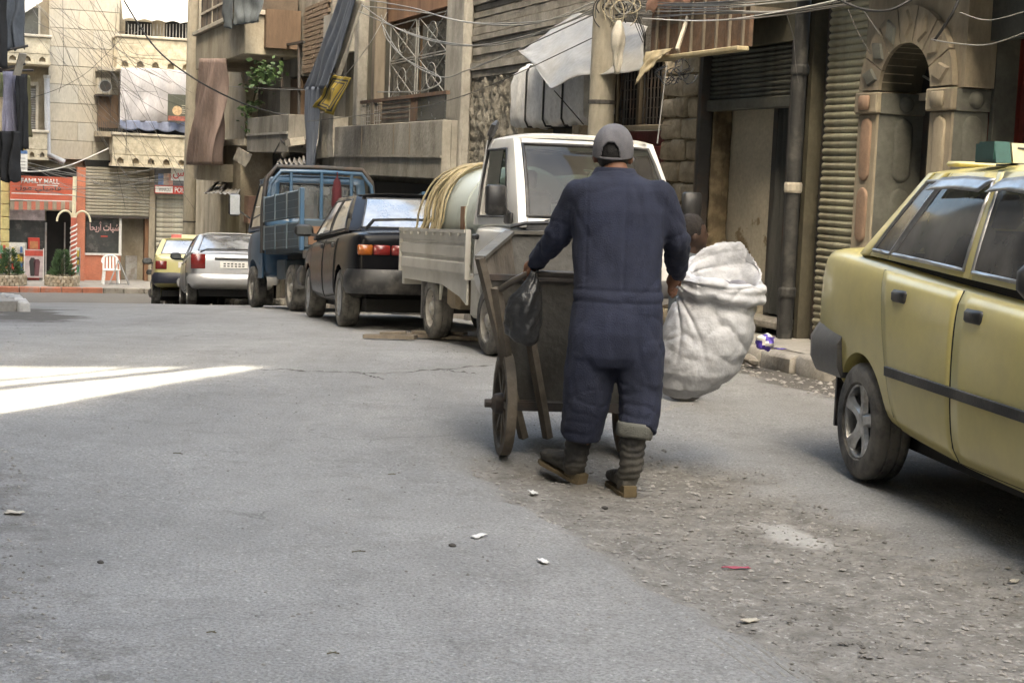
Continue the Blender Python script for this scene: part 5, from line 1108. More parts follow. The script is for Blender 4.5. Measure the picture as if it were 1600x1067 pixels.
def wheel(parent, x, y, r, w, style, m_rim, name='wheel'):
    sd = 1 if y > 0 else -1
    M = Matrix.Translation((x, y, r)) @ Matrix.Rotation(R(-90 * sd), 4, 'X')           # local z points outward
    e = bpy.data.objects.new(name, None); COL.objects.link(e); e.parent = parent; e.matrix_local = M; e.empty_display_size = .1
    ri = r * .63; t = MB(); h = w / 2
    t.lathe([(ri, -h * .8), (ri * 1.06, -h), (r * .9, -h), (r * .975, -h * .86), (r, -h * .7), (r, -h * .36), (r * .975, -h * .34), (r * .975, -h * .26), (r, -h * .24), (r, h * .24), (r * .975, h * .26), (r * .975, h * .34), (r, h * .36), (r, h * .7), (r * .975, h * .86), (r * .9, h), (ri * 1.06, h), (ri, h * .8)], None, 40, close=True)
    t.build('tyre', m_tyre, e, smooth=35)
    q = MB()
    q.lathe([(ri * 1.02, h * .78), (ri * 1.0, h * .9), (ri * .95, h * .88), (ri * .92, h * .45), (ri * .9, -h * .6), (ri * 1.02, -h * .78)], None, 36, close=True)
    if style == 'star':
        for k in range(5):
            a = 6.2832 * k / 5 + .2; c, s_ = math.cos(a), math.sin(a); n = Vector((-s_, c, 0))
            d = Vector((c, s_, 0)); rows = []
            for f_, wd, zz in ((.12, .042, .62), (.4, .03, .60), (.7, .03, .66), (.95, .05, .74)):
                rows.append([d * ri * f_ + n * wd + Vector((0, 0, h * zz - .006)), d * ri * f_ + n * wd * .55 + Vector((0, 0, h * zz + .012)), d * ri * f_ - n * wd * .55 + Vector((0, 0, h * zz + .012)), d * ri * f_ - n * wd + Vector((0, 0, h * zz - .006)), d * ri * f_ - n * wd * .8 + Vector((0, 0, h * zz - .03)), d * ri * f_ + n * wd * .8 + Vector((0, 0, h * zz - .03))])
            q.loft(rows)
        q.lathe([(ri * .30, h * .3), (ri * .30, h * .62), (ri * .22, h * .75), (ri * .1, h * .78), (.002, h * .78)], None, 20)
    elif style == 'steel':
        q.lathe([(ri * .93, h * .3), (ri * .8, h * .25), (ri * .6, h * .5), (ri * .34, h * .58), (ri * .30, h * .85), (ri * .2, h * .95), (.002, h * .95)], None, 30)
        for k in range(5): a = 6.2832 * k / 5; q.ball((ri * .44 * math.cos(a), ri * .44 * math.sin(a), h * .58), (.013, .013, .012), 6, 4)
    else:
        q.lathe([(ri * .97, h * .80), (ri * .8, h * .92), (ri * .4, h * .86), (ri * .3, h * .95), (.002, h * 1.0)], None, 30)
    q.build('rim', m_rim, e, smooth=40)
    bk = MB(); bk.lathe([(ri * .9, -h * .1), (.002, -h * .08)], None, 24); bk.build('brake_disc', m_inner, e)
    if style == 'steel':
        for k in range(10):
            a = 6.2832 * (k + .5) / 10; hh = MB(); hh.lathe([(.017, h * .36), (.002, h * .362)], Matrix.Translation((ri * .70 * math.cos(a), ri * .70 * math.sin(a), .004)), 8); hh.build('vent_hole', m_inner, e)
    return e
def uloop(mb, hw, xe, depth, z0, z1, sgn, proud=.03, reach=.5, mi=0, curve=.06):
    # bumper: wraps the end of the car; xe is the end, sgn +1 front, -1 rear
    path = [(xe - sgn * reach, hw + proud * .6), (xe - sgn * .18, hw + proud * .8), (xe - sgn * .07, hw - .02), (xe + sgn * .0, hw - .12)] + [(xe + sgn * curve * (1 - (y / (hw - .12)) ** 2), y) for y in np.linspace(hw - .3, 0, 4)]
    path = path + [(x, -y) for x, y in path[-2::-1]]; rings = []
    for i, (x, y) in enumerate(path):
        a = path[max(0, i - 1)]; b = path[min(len(path) - 1, i + 1)]; d = Vector((b[0] - a[0], b[1] - a[1], 0)).normalized(); n = Vector((d.y, -d.x, 0)) * (1 if sgn < 0 else -1)
        n = -n if n.dot(Vector((x - (xe - sgn * .9), y, 0))) < 0 else n
        p = Vector((x, y, 0)); hz = z1 - z0
        rings.append([p - n * depth + Vector((0, 0, z0)), p + Vector((0, 0, z0)), p + n * .026 + Vector((0, 0, z0 + hz * .25)), p + n * .03 + Vector((0, 0, z0 + hz * .7)), p - n * .01 + Vector((0, 0, z1)), p - n * depth + Vector((0, 0, z1))])
    mb.loft(rings, mi)
def paint(name, c, dirt=(.27, .25, .22), da=.45, ds=2.2, r=.32, m=0.0, coat=.6, dlo=.45, dhi=.75): return mat(name, c, r=r, m=m, var=.05, vs=1.5, dirt=dirt, da=da, ds=ds, bump=.02, bs=3, coat=coat, dlo=dlo, dhi=dhi, grain=.03)
m_glass = glass('car glass', (.42, .46, .44), .06, .03, .10)
m_glass_d = glass('dusty dark car glass', (.24, .26, .25), .0, .06, .2, ior=1.36)
m_glass_l = glass('pale reflecting glass', (.35, .38, .38), .30, .10, .30, (.62, .64, .66))
m_redl = mat('red lamp lens', (.15, .012, .010), r=.25, var=.1, bump=0, coat=.5); m_ambl = mat('amber lamp lens', (.30, .085, .015), r=.25, var=.1, bump=0, coat=.5); m_clear = mat('clear lamp lens', (.5, .5, .48), r=.2, var=.1, bump=0, coat=.5)
m_seat = mat('grey seat cloth', (.10, .10, .10), r=.95, var=.25, vs=9)
def panel_on(skin, poly, sd, n=14, proud=.004):
    # door skin: a grid inside a quad (x,z): bottom-rear, bottom-front, top-rear, top-front laid on the body
    A, B, C, D = [Vector((p[0], p[1], 0)) for p in poly]; mb = MB()
    def fn(a, b):
        q = A.lerp(B, a).lerp(C.lerp(D, a), b); y = skin.y(q.x, q.y, sd)
        if y is None: y = sd * .78
        return Vector((q.x, y + sd * proud, q.y))
    mb.sheet(fn, n, n); return mb, fn
def sedan(name, label, loc, rz, rx, p, group=None, scale=1.0):
    t = thing(name, label, 'car', loc, rz, group); t.rotation_euler = (0, rx, rz); t.scale = (scale,) * 3
    fx, rxx, r, tw = p['fx'], p['rx'], p['r'], p.get('tw', .165); hw = p['hw']
    me = body_mesh(p['st'], [(fx, r), (rxx, r)], r * 1.17); me.materials.append(p['paint']); sk = Skin(me)
    finish(me, 'body', t, 32)
    k = p['cab']; cb = MB(); panes = []; tr = []
    bl_, bf_, tl_, tf_, yb, yt, zb, zt = k['br'], k['bf'], k['tr'], k['tf'], k['yb'], k['yt'], k['zb'], k['zt']; zbr = k.get('zbr', zb); ztr = k.get('ztr', zt)
    for sd in (1, -1):
        patch(((bl_, sd * yb, zbr), (bf_, sd * yb, zb), (tl_, sd * yt, ztr), (tf_, sd * yt, zt)), k['side'], .07, .90, cb, panes, (0, sd * .025, 0), trims=tr)
    nside = len(panes)
    patch(((bl_, yb, zbr), (bl_, -yb, zbr), (tl_, yt, ztr), (tl_, -yt, ztr)), [((0, 0), (.08, .09), 0), ((.08, .09), (.92, .91), 1), ((.92, .91), (1, 1), 0)], k.get('rv0', .10), .93, cb, panes, (-.05, 0, .01), trims=tr)
    patch(((bf_, yb, zb), (bf_, -yb, zb), (tf_, yt, zt), (tf_, -yt, zt)), [((0, 0), (.06, .06), 0), ((.06, .06), (.94, .94), 1), ((.94, .94), (1, 1), 0)], .03, .94, cb, panes, (.06, 0, .01), trims=tr)
    cb.sheet(lambda a, b: (tl_ + (tf_ - tl_) * a, yt - 2 * yt * b, (ztr + (zt - ztr) * a) + k.get('dome', .05) * (1 - (2 * b - 1) ** 4) * (.55 + .45 * math.sin(math.pi * (a * .8 + .1)))), 12, 12)
    me2 = cb.mesh('cabin'); bm = bmesh.new(); bm.from_mesh(me2); bmesh.ops.remove_doubles(bm, verts=bm.verts, dist=.004); bmesh.ops.recalc_face_normals(bm, faces=bm.faces); bm.to_mesh(me2); bm.free(); me2.materials.append(p['paint'])
    co = finish(me2, 'cabin', t, 40); md = co.modifiers.new('s', 'SOLIDIFY'); md.thickness = .022; md.offset = -1
    md = co.modifiers.new('b', 'BEVEL'); md.width = .006; md.segments = 2; md.limit_method = 'ANGLE'; md.angle_limit = R(40)
    for i, q in enumerate(panes): 
        o = q.build('window', p.get('glass_r', m_glass) if i == nside else p.get('glass', m_glass), t, smooth=60)
        q2 = MB(); q2.tube(tr[i] + [tr[i][0]], p.get('trim_r', .009), 6, cap=False); q2.build('trim', p.get('trim', m_black), o, smooth=60)
    # interior
    MB().bx(bl_ + .15, bf_ - .1, -yb + .03, yb - .03, zb - .03, zb + .012 + max(0, zbr - zb)).build('interior_trim', m_inner, t)
    for sx in (.12, -.72):
        for sy in (-.36, .36):
            q = MB(); q.bx(sx - .12, sx + .02, sy - .22, sy + .22, zb - .1, zb + .22, b=.05); q.bx(sx - .10, sx - .01, sy - .11, sy + .11, zb + .23, zb + .38, b=.03); q.build('seat', m_seat, t, smooth=50)
    q = MB(); q.tube([(bf_ - .42, .34 + .19 * math.cos(a), zb + .06 + .19 * math.sin(a)) for a in np.linspace(0, 6.283, 20)], .014, 6); q.build('steering_wheel', m_black, t)
    for x in (fx, rxx):
        for sd in (1, -1): wheel(t, x, sd * (hw - tw / 2 - .015), r, tw, p['rim'], p['m_rim'])
    MB().bx(rxx - .5, fx + .45, -hw + .22, hw - .22, .17, .30).build('underbody', m_inner, t)
    for e, sg_ in ((p['st'][0][0], -1), (p['st'][-1][0], 1)):
        q = MB(); uloop(q, hw - .03, e - sg_ * .02 + sg_ * .05, .1, p['bz'][0], p['bz'][1], sg_, p.get('proud', .035), p.get('breach', .45)); q.build('bumper', p.get('m_bump', m_black), t, smooth=40)
    for sd in (1, -1):                                        # doors, handles, strip
        for (poly, hx, hz) in p['doors']:
            mb, fn = panel_on(sk, poly, sd); d = mb.build('door', p['paint'], t, smooth=60, thick=.006)
            g_ = MB(); A, B, C, D = [Vector((q[0], q[1], 0)) for q in poly]; lp = []
            for (P_, Q_) in ((C, A), (A, B), (B, D)):
                for i in range(13):
                    v = P_.lerp(Q_, i / 12); y = sk.y(v.x, v.y, sd)
                    if y is not None: lp.append((v.x, y + sd * .001, v.y))
            g_.tube(lp, .0065, 5); g_.build('door_gap', m_inner, d)
            y = sk.y(hx, hz, sd)
            if y is not None:
                h_ = MB(); h_.bx(hx - .075, hx + .075, y - .02, y + .02, hz - .028, hz + .028, b=.012); h_.build('handle', m_black, d, smooth=50)
        if 'strip' in p:
            x0, x1, zz = p['strip']; pts = [(x, (sk.y(x, zz, sd) or sd * hw) + sd * .006, zz) for x in np.linspace(x0, x1, 14)]
            q = MB(); q.loft([[(x, y - sd * .02, z - .028), (x, y + sd * .010, z - .02), (x, y + sd * .012, z + .02), (x, y - sd * .02, z + .028)] for x, y, z in pts]); q.build('rub_strip', m_black, t, smooth=50)
        mx = k['bf'] - .24; my = sd * (hw + .09); mz = zb + .09
        q = MB(); q.bx(mx - .045, mx + .07, my - .11, my + .11, mz - .07, mz + .07, b=.04); q.bar((mx, sd * (yb - .03), zb + .02), (mx, my - sd * .05, mz - .03), .04); mr = q.build('mirror', m_black, t, smooth=60)
        MB().bx(mx - .052, mx - .0465, my - .085, my + .085, mz - .045, mz + .045).build('mirror_glass', m_pane, mr)
    # lamps and plates
    for sd in (1, -1):
        for (y0, y1, z0, z1, m_) in p['tail']:
            x = sk.x(sd * (y0 + y1) / 2, (z0 + z1) / 2, -1); x = x if x is not None else p['st'][0][0]
            q = MB(); q.bx(x - .018, x + .08, sd * y0, sd * y1, z0, z1, b=.012); q.build('tail_lamp', m_, t, smooth=50)
        x = sk.x(sd * .55, p['hl'], 1) or p['st'][-1][0]
        MB().bx(x - .06, x + .012, sd * .42, sd * .66, p['hl'] - .07, p['hl'] + .07, b=.02).build('headlight', m_clear, t, smooth=50)
    x = sk.x(0, p['plate'], -1) or p['st'][0][0]
    q = MB().bx(x - .014, x + .02, -.26, .26, p['plate'] - .06, p['plate'] + .06, b=.004).build('number_plate', m_whitep, t)
    for z_ in (-.022, .022):
        for k_ in range(6): MB().bx(x - .0152, x - .0141, -.2 + k_ * .07, -.155 + k_ * .07, p['plate'] + z_ - .012, p['plate'] + z_ + .012).build('plate_print', m_blackp, q)
    if 0: lettering('643 297', q, Matrix.Translation((x - .0155, 0, p['plate'])) @ Matrix.Rotation(R(-90), 4, 'Z') @ Matrix.Rotation(R(90), 4, 'X'), .38, .07, m_blackp, name='plate_number', ext=.0008)
    return t, sk
PRIDE_ST = [(-1.93, .67, .52, .96, .98), (-1.91, .73, .47, 1.01, 1.03), (-1.84, .77, .41, 1.045, 1.065), (-1.6, .79, .36, 1.055, 1.08), (-1.1, .80, .29, 1.03, 1.065), (-.55, .803, .225, .99, 1.025), (0, .803, .21, .965, 1.0), (.6, .803, .21, .94, .975), (1.0, .80, .23, .92, .96), (1.4, .785, .28, .85, .89), (1.75, .75, .34, .745, .78), (1.90, .71, .40, .69, .72), (1.95, .65, .46, .65, .67)]
SIDE5 = [((0, 0), (.055, .07), 0), ((.055, .07), (.145, .20), 1), ((.145, .20), (.158, .222), 0), ((.158, .222), (.485, .58), 1), ((.485, .58), (.52, .63), 0), ((.52, .63), (.93, .95), 1), ((.93, .95), (1, 1), 0)]
m_yel = paint('taxi yellow paint', (.62, .535, .205), da=.35, ds=1.6, r=.4, coat=.45)
m_alloy = mat('grey alloy', (.55, .55, .54), r=.35, m=.9, var=.12, dirt=(.2, .18, .15), da=.55, ds=9, bump=0)
m_steelrim = mat('dusty white steel rim', (.45, .43, .39), r=.6, m=.1, var=.15, dirt=(.22, .19, .15), da=.6, ds=8)
m_greyb = mat('grey bumper plastic', (.09, .09, .094), r=.42, var=.15, dirt=DUST, da=.35, ds=4, bump=.05)
pride = dict(st=PRIDE_ST, fx=1.17, rx=-1.19, r=.272, hw=.803, tw=.17, paint=m_yel, rim='star', m_rim=m_alloy, bz=(.44, .67), m_bump=m_greyb, breach=.52, proud=.012,
             cab=dict(br=-1.36, bf=.98, tr=-.99, tf=.20, yb=.755, yt=.60, zb=.965, zbr=1.045, zt=1.44, ztr=1.425, side=SIDE5, dome=.055),
             doors=[(((-.76, .30), (-.155, .27), (-1.0, .985), (-.19, .955)), -.76, .885), (((-.14, .27), (.86, .28), (-.175, .955), (.93, .91)), -.02, .865)], strip=(-.84, .95, .55),
             tail=[(.45, .72, .76, .92, m_redl)], hl=.62, plate=.80, trim=m_chrome, trim_r=.010, glass=m_glass_d)
def heading(dx, dy): return math.atan2(dy, dx)
# --- yellow taxi at the right, nose towards the camera
yr = R(-90 + 9.0); tx_s = 1.045
c_, s_ = math.cos(yr), math.sin(yr)
wx, wy = on_ground(1332, 747); lx, ly = -1.19 * tx_s, -(.803 - .085) * tx_s
yl = (wx + .07 - (lx * c_ - ly * s_), wy - (lx * s_ + ly * c_), .0)
ytaxi, ysk = sedan('yellow_taxi', 'yellow taxi sedan parked at the right edge with alloy wheel and chrome window trim', yl, yr, 0, pride, scale=tx_s)
for sd in (1, -1):                                            # window visors, mud flap, arch lining, fuel flap
    for b0, b1 in ((-.74, -.22), (-.16, .18)):
        q = MB(); q.sheet(lambda a, b: (b0 + (b1 - b0) * a - .06 * b, sd * (.645 + .045 * b), 1.415 - .055 * b - .02 * abs(a - .5)), 10, 3); q.build('wind_deflector', m_chrome, ytaxi, smooth=60, thick=.004)
    MB().bx(-1.52, -1.50, sd * .62, sd * .775, .20, .44).build('mud_flap', m_black, ytaxi)
q = MB(); q.bx(-1.0, -.86, -.52, .52, 1.458, 1.482, b=.012); q.build('roof_spoiler', m_yel, ytaxi, smooth=50)
ts, ots = None, None
sgn_ = thing('taxi_sign', 'green and cream taxi roof sign on the yellow taxi', 'taxi sign', Vector(yl) + Vector((c_ * -.5, s_ * -.5, 1.455 * tx_s)), yr)
m_grn = mat('taxi sign green', (.02, .09, .075), r=.4, var=.1, bump=0); m_crm = mat('taxi sign cream', (.60, .55, .36), r=.4, var=.08, bump=0)
def sign_box(y0, y1, m_, nm):
    q = MB(); q.loft([[(-.10, y, .02), (.10, y, .02), (.07, y, .105), (-.07, y, .105)] for y in (y0, y1)]); return q.build(nm, m_, sgn_)
sign_box(-.52, .42, m_crm, 'lamp_box'); 
for y0, y1 in ((-.60, -.53), (.33, .52)): q = MB(); q.loft([[(-.104, y, .018), (.104, y, .018), (.073, y, .109), (-.073, y, .109)] for y in (y0, y1)]); q.build('green_end', m_grn, sgn_)
MB().bx(-.11, .11, -.5, .5, 0, .017).build('base', m_steel, sgn_)
for sd in (1, -1): q = MB(); q.bx(-.09, .09, sd * .523 - .04 + .04 * sd, sd * .527 - .04 + .04 * sd, .03, .10); q.build('end_plate', m_grn, sgn_)
lettering('\u0666  \u0665', sgn_, Matrix.Translation((.0875, -.42, .062)) @ Matrix.Rotation(R(90), 4, 'Z') @ Matrix.Rotation(R(74), 4, 'X'), .15, .055, m_blackp, name='numerals')
lettering('\u0666  \u0665', sgn_, Matrix.Translation((-.088, -.05, .062)) @ Matrix.Rotation(R(-90), 4, 'Z') @ Matrix.Rotation(R(74), 4, 'X'), .15, .055, m_blackp, name='numerals')

def park(s, u, ang=0.0, away=True):                           # along the street, tilted with the slope
    rz = R(90 + 19.8 + ang) if away else R(-90 + 19.8 + ang); sl = math.atan2(gz(u + 1.2) - gz(u - 1.2), 2.4)
    return W(s, u, gz(u)), rz, (-sl if away else sl)
# --- black sedan
BL_ST = [(-2.15, .70, .46, .88, .90), (-2.13, .76, .40, .94, .955), (-2.05, .80, .34, .965, .985), (-1.7, .825, .29, .975, 1.0), (-1.2, .83, .25, .965, 1.0), (-.5, .835, .21, .935, .97), (.1, .835, .20, .915, .95), (.8, .835, .21, .90, .94), (1.2, .83, .25, .885, .93), (1.7, .81, .30, .82, .86), (2.05, .77, .36, .75, .78), (2.18, .70, .44, .70, .72)]
m_blk = mat('black car paint', (.006, .006, .007), r=.22, var=.1, vs=1.5, dirt=(.2, .185, .16), da=.03, ds=2, bump=0, coat=0, spec=.12, dlo=.55, dhi=.8)
blk = dict(st=BL_ST, fx=1.27, rx=-1.25, r=.295, hw=.835, tw=.19, paint=m_blk, rim='cap', m_rim=m_alloy, bz=(.36, .60), m_bump=m_black, breach=.4,
           cab=dict(br=-1.62, bf=1.12, tr=-.98, tf=.30, yb=.785, yt=.61, zb=.925, zbr=.985, zt=1.375, ztr=1.36, side=[((0, 0), (.09, .12), 0), ((.09, .12), (.46, .50), 1), ((.46, .50), (.50, .56), 0), ((.50, .56), (.94, .95), 1), ((.94, .95), (1, 1), 0)], dome=.05),
           doors=[(((-.85, .32), (-.1, .28), (-1.05, .91), (-.13, .91)), -.80, .84), (((-.08, .28), (.92, .3), (-.11, .91), (.98, .89)), .05, .83)],
           tail=[(.22, .44, .74, .84, m_redl), (.45, .62, .74, .84, m_redl), (.625, .77, .74, .84, m_ambl)], hl=.62, plate=.66, glass=m_glass_d, glass_r=m_glass_l, trim=m_black)
lc, rz, rx = park(4.07 + .80, 17.25, -5.2)
_bx, _by = on_ground(540, 511, -.22); lc = Vector((_bx - (-1.25 * math.cos(rz) - .74 * math.sin(rz)), _by - (-1.25 * math.sin(rz) + .74 * math.cos(rz)), gz(17.25))); bcar, bsk = sedan('black_sedan', 'dusty black sedan with boot spoiler parked between the white and blue trucks', lc, rz, rx, blk)
q = MB(); q.loft([[(x, y, z), (x + .12, y, z + .01), (x + .12, y, z + .03), (x, y, z + .025)] for x, y, z in ((-2.0, -.66, .985), (-2.08, -.60, 1.07), (-2.1, -.3, 1.085), (-2.1, .3, 1.085), (-2.08, .60, 1.07), (-2.0, .66, .985))]); q.build('boot_spoiler', m_black, bcar, smooth=40)
for k in range(5): q = MB(); q.bx(-1.40 + .035 * k, -1.385 + .035 * k, .72, .735, 1.05 + k * .008, 1.15 + k * .008); q.build('vent_louvre', m_black, bcar)
# --- silver sedan
SV_ST = [(-2.10, .66, .45, .86, .89), (-2.08, .73, .38, .93, .96), (-1.98, .79, .33, .975, 1.0), (-1.65, .825, .29, .99, 1.02), (-1.2, .835, .25, .975, 1.01), (-.5, .84, .21, .945, .98), (.1, .84, .20, .925, .96), (.8, .84, .21, .905, .95), (1.2, .83, .25, .88, .94), (1.65, .80, .30, .80, .86), (1.98, .73, .36, .72, .76), (2.10, .62, .44, .66, .68)]
m_silv = paint('silver car paint', (.50, .50, .50), da=.4, ds=1.8, r=.35, m=.55, coat=.6)
slv = dict(blk); slv.update(st=SV_ST, paint=m_silv, m_bump=m_silv, bz=(.40, .58), rim='star', hw=.84, tail=[(.53, .80, .68, .96, m_redl)], plate=.76,
                            cab=dict(br=-1.72, bf=1.25, tr=-.95, tf=.28, yb=.78, yt=.58, zb=.93, zbr=1.0, zt=1.40, ztr=1.385, side=blk['cab']['side'], dome=.06))
lc, rz, rx = park(4.62 + .82, 32.4, -5.0); scar, _k2 = sedan('silver_sedan', 'silver sedan with red tail lamps parked in front of the blue truck', lc, rz, rx, slv)
q = MB(); q.tube([(-1.98, .62, 1.0), (-2.02, .5, 1.055), (-2.02, 0, 1.065), (-2.02, -.5, 1.055), (-1.98, -.62, 1.0)], .018, 6); q.build('boot_spoiler', m_black, scar, smooth=60)
MB().bx(-2.12, -2.0, -.36, .36, .85, .90, b=.01).build('boot_trim', m_black, scar)
# --- far yellow taxi
m_yel2 = paint('pale yellow taxi paint', (.52, .47, .20), da=.3, ds=2)
far = dict(pride); far.update(paint=m_yel2, rim='cap', m_bump=mat('navy black bumper', (.02, .022, .035), r=.5), glass_r=m_glass_l,
                              tail=[(.50, .74, .74, .92, m_redl)], plate=.84, trim=m_black, cab=dict(pride['cab'], br=-1.75, tr=-1.35, zbr=1.05))
lc, rz, rx = park(4.5 + .8, 36.6, -6.5); ft, _k3 = sedan('yellow_taxi', 'pale yellow taxi with dark bumper at the far end of the parked row', lc, rz, rx, far)
MB().bx(-1.965, -1.90, -.35, .35, .95, .99, b=.01).build('plate_lamp_bar', m_black, ft)
fs_ = thing('taxi_sign', 'red, cream and green roof sign on the far taxi', 'taxi sign', W(4.5 + .8, 36.3, gz(36.3) + 1.49), R(90 + 13.3))
for y0, y1, m_ in ((.2, .42, pal[0]), (-.19, .19, m_crm), (-.42, -.2, mat('sign green', (.05, .22, .12), r=.4))):
    q = MB(); q.loft([[(-.10, y, .0), (.10, y, .0), (.06, y, .12), (-.06, y, .12)] for y in (y0, y1)]); q.build('lamp_box', m_, fs_)
# --- pickup with roof rack beyond it
lc, rz, rx = park(5.2 + .9, 41.5, -1.0)
m_wpick = paint('white pickup paint', (.55, .55, .53), da=.4)
pk = dict(blk); pk.update(paint=m_wpick, m_bump=m_black, cab=dict(br=-.55, bf=1.15, tr=-.45, tf=.45, yb=.80, yt=.66, zb=.93, zt=1.62, side=[((0, 0), (.05, .05), 0), ((.05, .05), (.93, .95), 1), ((.93, .95), (1, 1), 0)], dome=.05), doors=[(((-.45, .3), (.92, .3), (-.48, .9), (.98, .89)), -.3, .83)], tail=[(.66, .8, .7, .9, m_redl)])
pick, _k4 = sedan('white_pickup', 'white pickup with a dark tubular rack beyond the far taxi', lc, rz, rx, pk)
for z in (1.25, 1.45, 1.62, 1.78):
    q = MB(); q.tube([(-.6, .84, z), (-2.1, .84, z), (-2.12, .8, z), (-2.12, -.8, z), (-2.1, -.84, z), (-.6, -.84, z)], .022, 6); q.build('rack_rail', m_iron, pick, smooth=60)
for x, y in ((-2.12, .84), (-2.12, -.84), (-.6, .84), (-.6, -.84), (-1.35, .84), (-1.35, -.84), (-2.12, .28), (-2.12, -.28)): MB().tube([(x, y, .95), (x, y, 1.8)], .024, 6).build('rack_post', m_iron, pick, smooth=60)
for y, c in ((.5, m_redl), (.2, m_clear), (-.15, m_redl), (-.5, m_clear)): MB().bx(-2.15, -2.12, y - .09, y + .09, 1.52, 1.58).build('rack_plate', c, pick)

# ------------------------------------------------------------------ white mini truck with tank, nose towards the camera
m_wht = paint('white truck paint', (.74, .73, .70), dirt=(.45, .42, .36), da=.4, ds=1.8, r=.35, coat=.4)
m_wht2 = paint('dirty cream truck bed paint', (.56, .54, .49), dirt=(.27, .25, .2), da=.55, ds=2.2, r=.6, coat=.0)
TR_ST = [(.42, .66, .46, 1.0, 1.02), (.45, .70, .42, 1.02, 1.03), (.8, .715, .40, 1.03, 1.04), (1.2, .715, .40, 1.02, 1.04), (1.48, .70, .42, .99, 1.02), (1.62, .67, .45, .94, .98), (1.71, .61, .50, .86, .90), (1.73, .52, .56, .80, .83)]
wr_ = R(-90 + 17.2); c_, s_ = math.cos(wr_), math.sin(wr_)
fx_, fy_ = on_ground(757, 553); lx, ly = .92, -.64
wl = Vector((fx_ + .06 - (lx * c_ - ly * s_), fy_ + .02 - (lx * s_ + ly * c_), -.04))
wt = thing('white_truck', 'small white flatbed truck carrying a tank, facing the camera behind the man', 'truck', wl, wr_); wt.rotation_euler = (0, R(-2.0), wr_)
me = body_mesh(TR_ST, [(.92, .27)], .35); me.materials.append(m_wht); tsk = Skin(me); finish(me, 'cab_body', wt, 35)
cb = MB(); panes = []; tr = []
for sd in (1, -1): patch(((.44, sd * .69, 1.02), (1.60, sd * .665, 1.02), (.46, sd * .60, 1.70), (1.12, sd * .575, 1.69)), [((0, 0), (.10, .16), 0), ((.10, .16), (.80, .80), 1), ((.80, .80), (1, 1), 0)], .10, .88, cb, panes, (0, sd * .02, 0), trims=tr)
patch(((1.60, -.665, 1.02), (1.60, .665, 1.02), (1.12, -.575, 1.69), (1.12, .575, 1.69)), [((0, 0), (.055, .055), 0), ((.055, .055), (.945, .945), 1), ((.945, .945), (1, 1), 0)], .10, .93, cb, panes, (.08, 0, .02), trims=tr)
patch(((.44, .69, 1.02), (.44, -.69, 1.02), (.46, .60, 1.70), (.46, -.60, 1.70)), [((0, 0), (.12, .12), 0), ((.12, .12), (.88, .88), 1), ((.88, .88), (1, 1), 0)], .30, .90, cb, panes, (-.03, 0, 0), trims=tr)
cb.sheet(lambda a, b: (.46 + .66 * a, .60 - .025 * a - 2 * (.60 - .025 * a) * b, 1.70 - .01 * a + .065 * (1 - (2 * b - 1) ** 4) * (.5 + .5 * math.sin(math.pi * (a * .85 + .1)))), 12, 14)
me2 = cb.mesh('cab_roof'); bm = bmesh.new(); bm.from_mesh(me2); bmesh.ops.remove_doubles(bm, verts=bm.verts, dist=.004); bmesh.ops.recalc_face_normals(bm, faces=bm.faces); bm.to_mesh(me2); bm.free(); me2.materials.append(m_wht)
co = finish(me2, 'cab_roof', wt, 45); md = co.modifiers.new('s', 'SOLIDIFY'); md.thickness = .025; md.offset = -1; md = co.modifiers.new('b', 'BEVEL'); md.width = .012; md.segments = 3; md.limit_method = 'ANGLE'; md.angle_limit = R(35)
m_gl_t = glass('truck windscreen', (.26, .31, .29), .0, .03, .06, ior=1.4)
for i, q in enumerate(panes):
    if i == 1: continue                                       # the near door window is wound down
    o = q.build('window', m_gl_t, wt, smooth=60); q2 = MB(); q2.tube(tr[i] + [tr[i][0]], .016, 6, cap=False); q2.build('rubber_seal', m_black, o, smooth=60)
q2 = MB(); q2.tube(tr[1] + [tr[1][0]], .012, 6, cap=False); q2.build('window_seal', m_black, wt, smooth=60)
def fpanel(y, z): x = tsk.x(y, z, 1); return x if x is not None else 1.6
q = MB(); q.sheet(lambda a, b: (1.615 - .03 * b + .045 * (1 - (2 * a - 1) ** 2), -.60 + 1.2 * a, 1.04 - .10 * b * (1 - .55 * abs(2 * a - 1) ** 2) * 1.0), 16, 4); q.build('cowl_panel', m_greyb, wt, smooth=60, thick=.01)
for y0, y1 in ((-.48, -.02), (.02, .46)):
    q = MB(); q.tube([(1.66, y0, 1.06), (1.635, (y0 + y1) / 2, 1.10), (1.62, y1, 1.115)], .007, 5); q.build('wiper', m_black, wt)
MB().bx(1.66, 1.75, -.60, .60, .50, .64, b=.03).build('front_bumper', m_greyb, wt, smooth=50)
for sd in (1, -1): MB().bx(1.62, 1.70, sd * .36, sd * .56, .70, .84, b=.03).build('headlight', m_clear, wt, smooth=50)
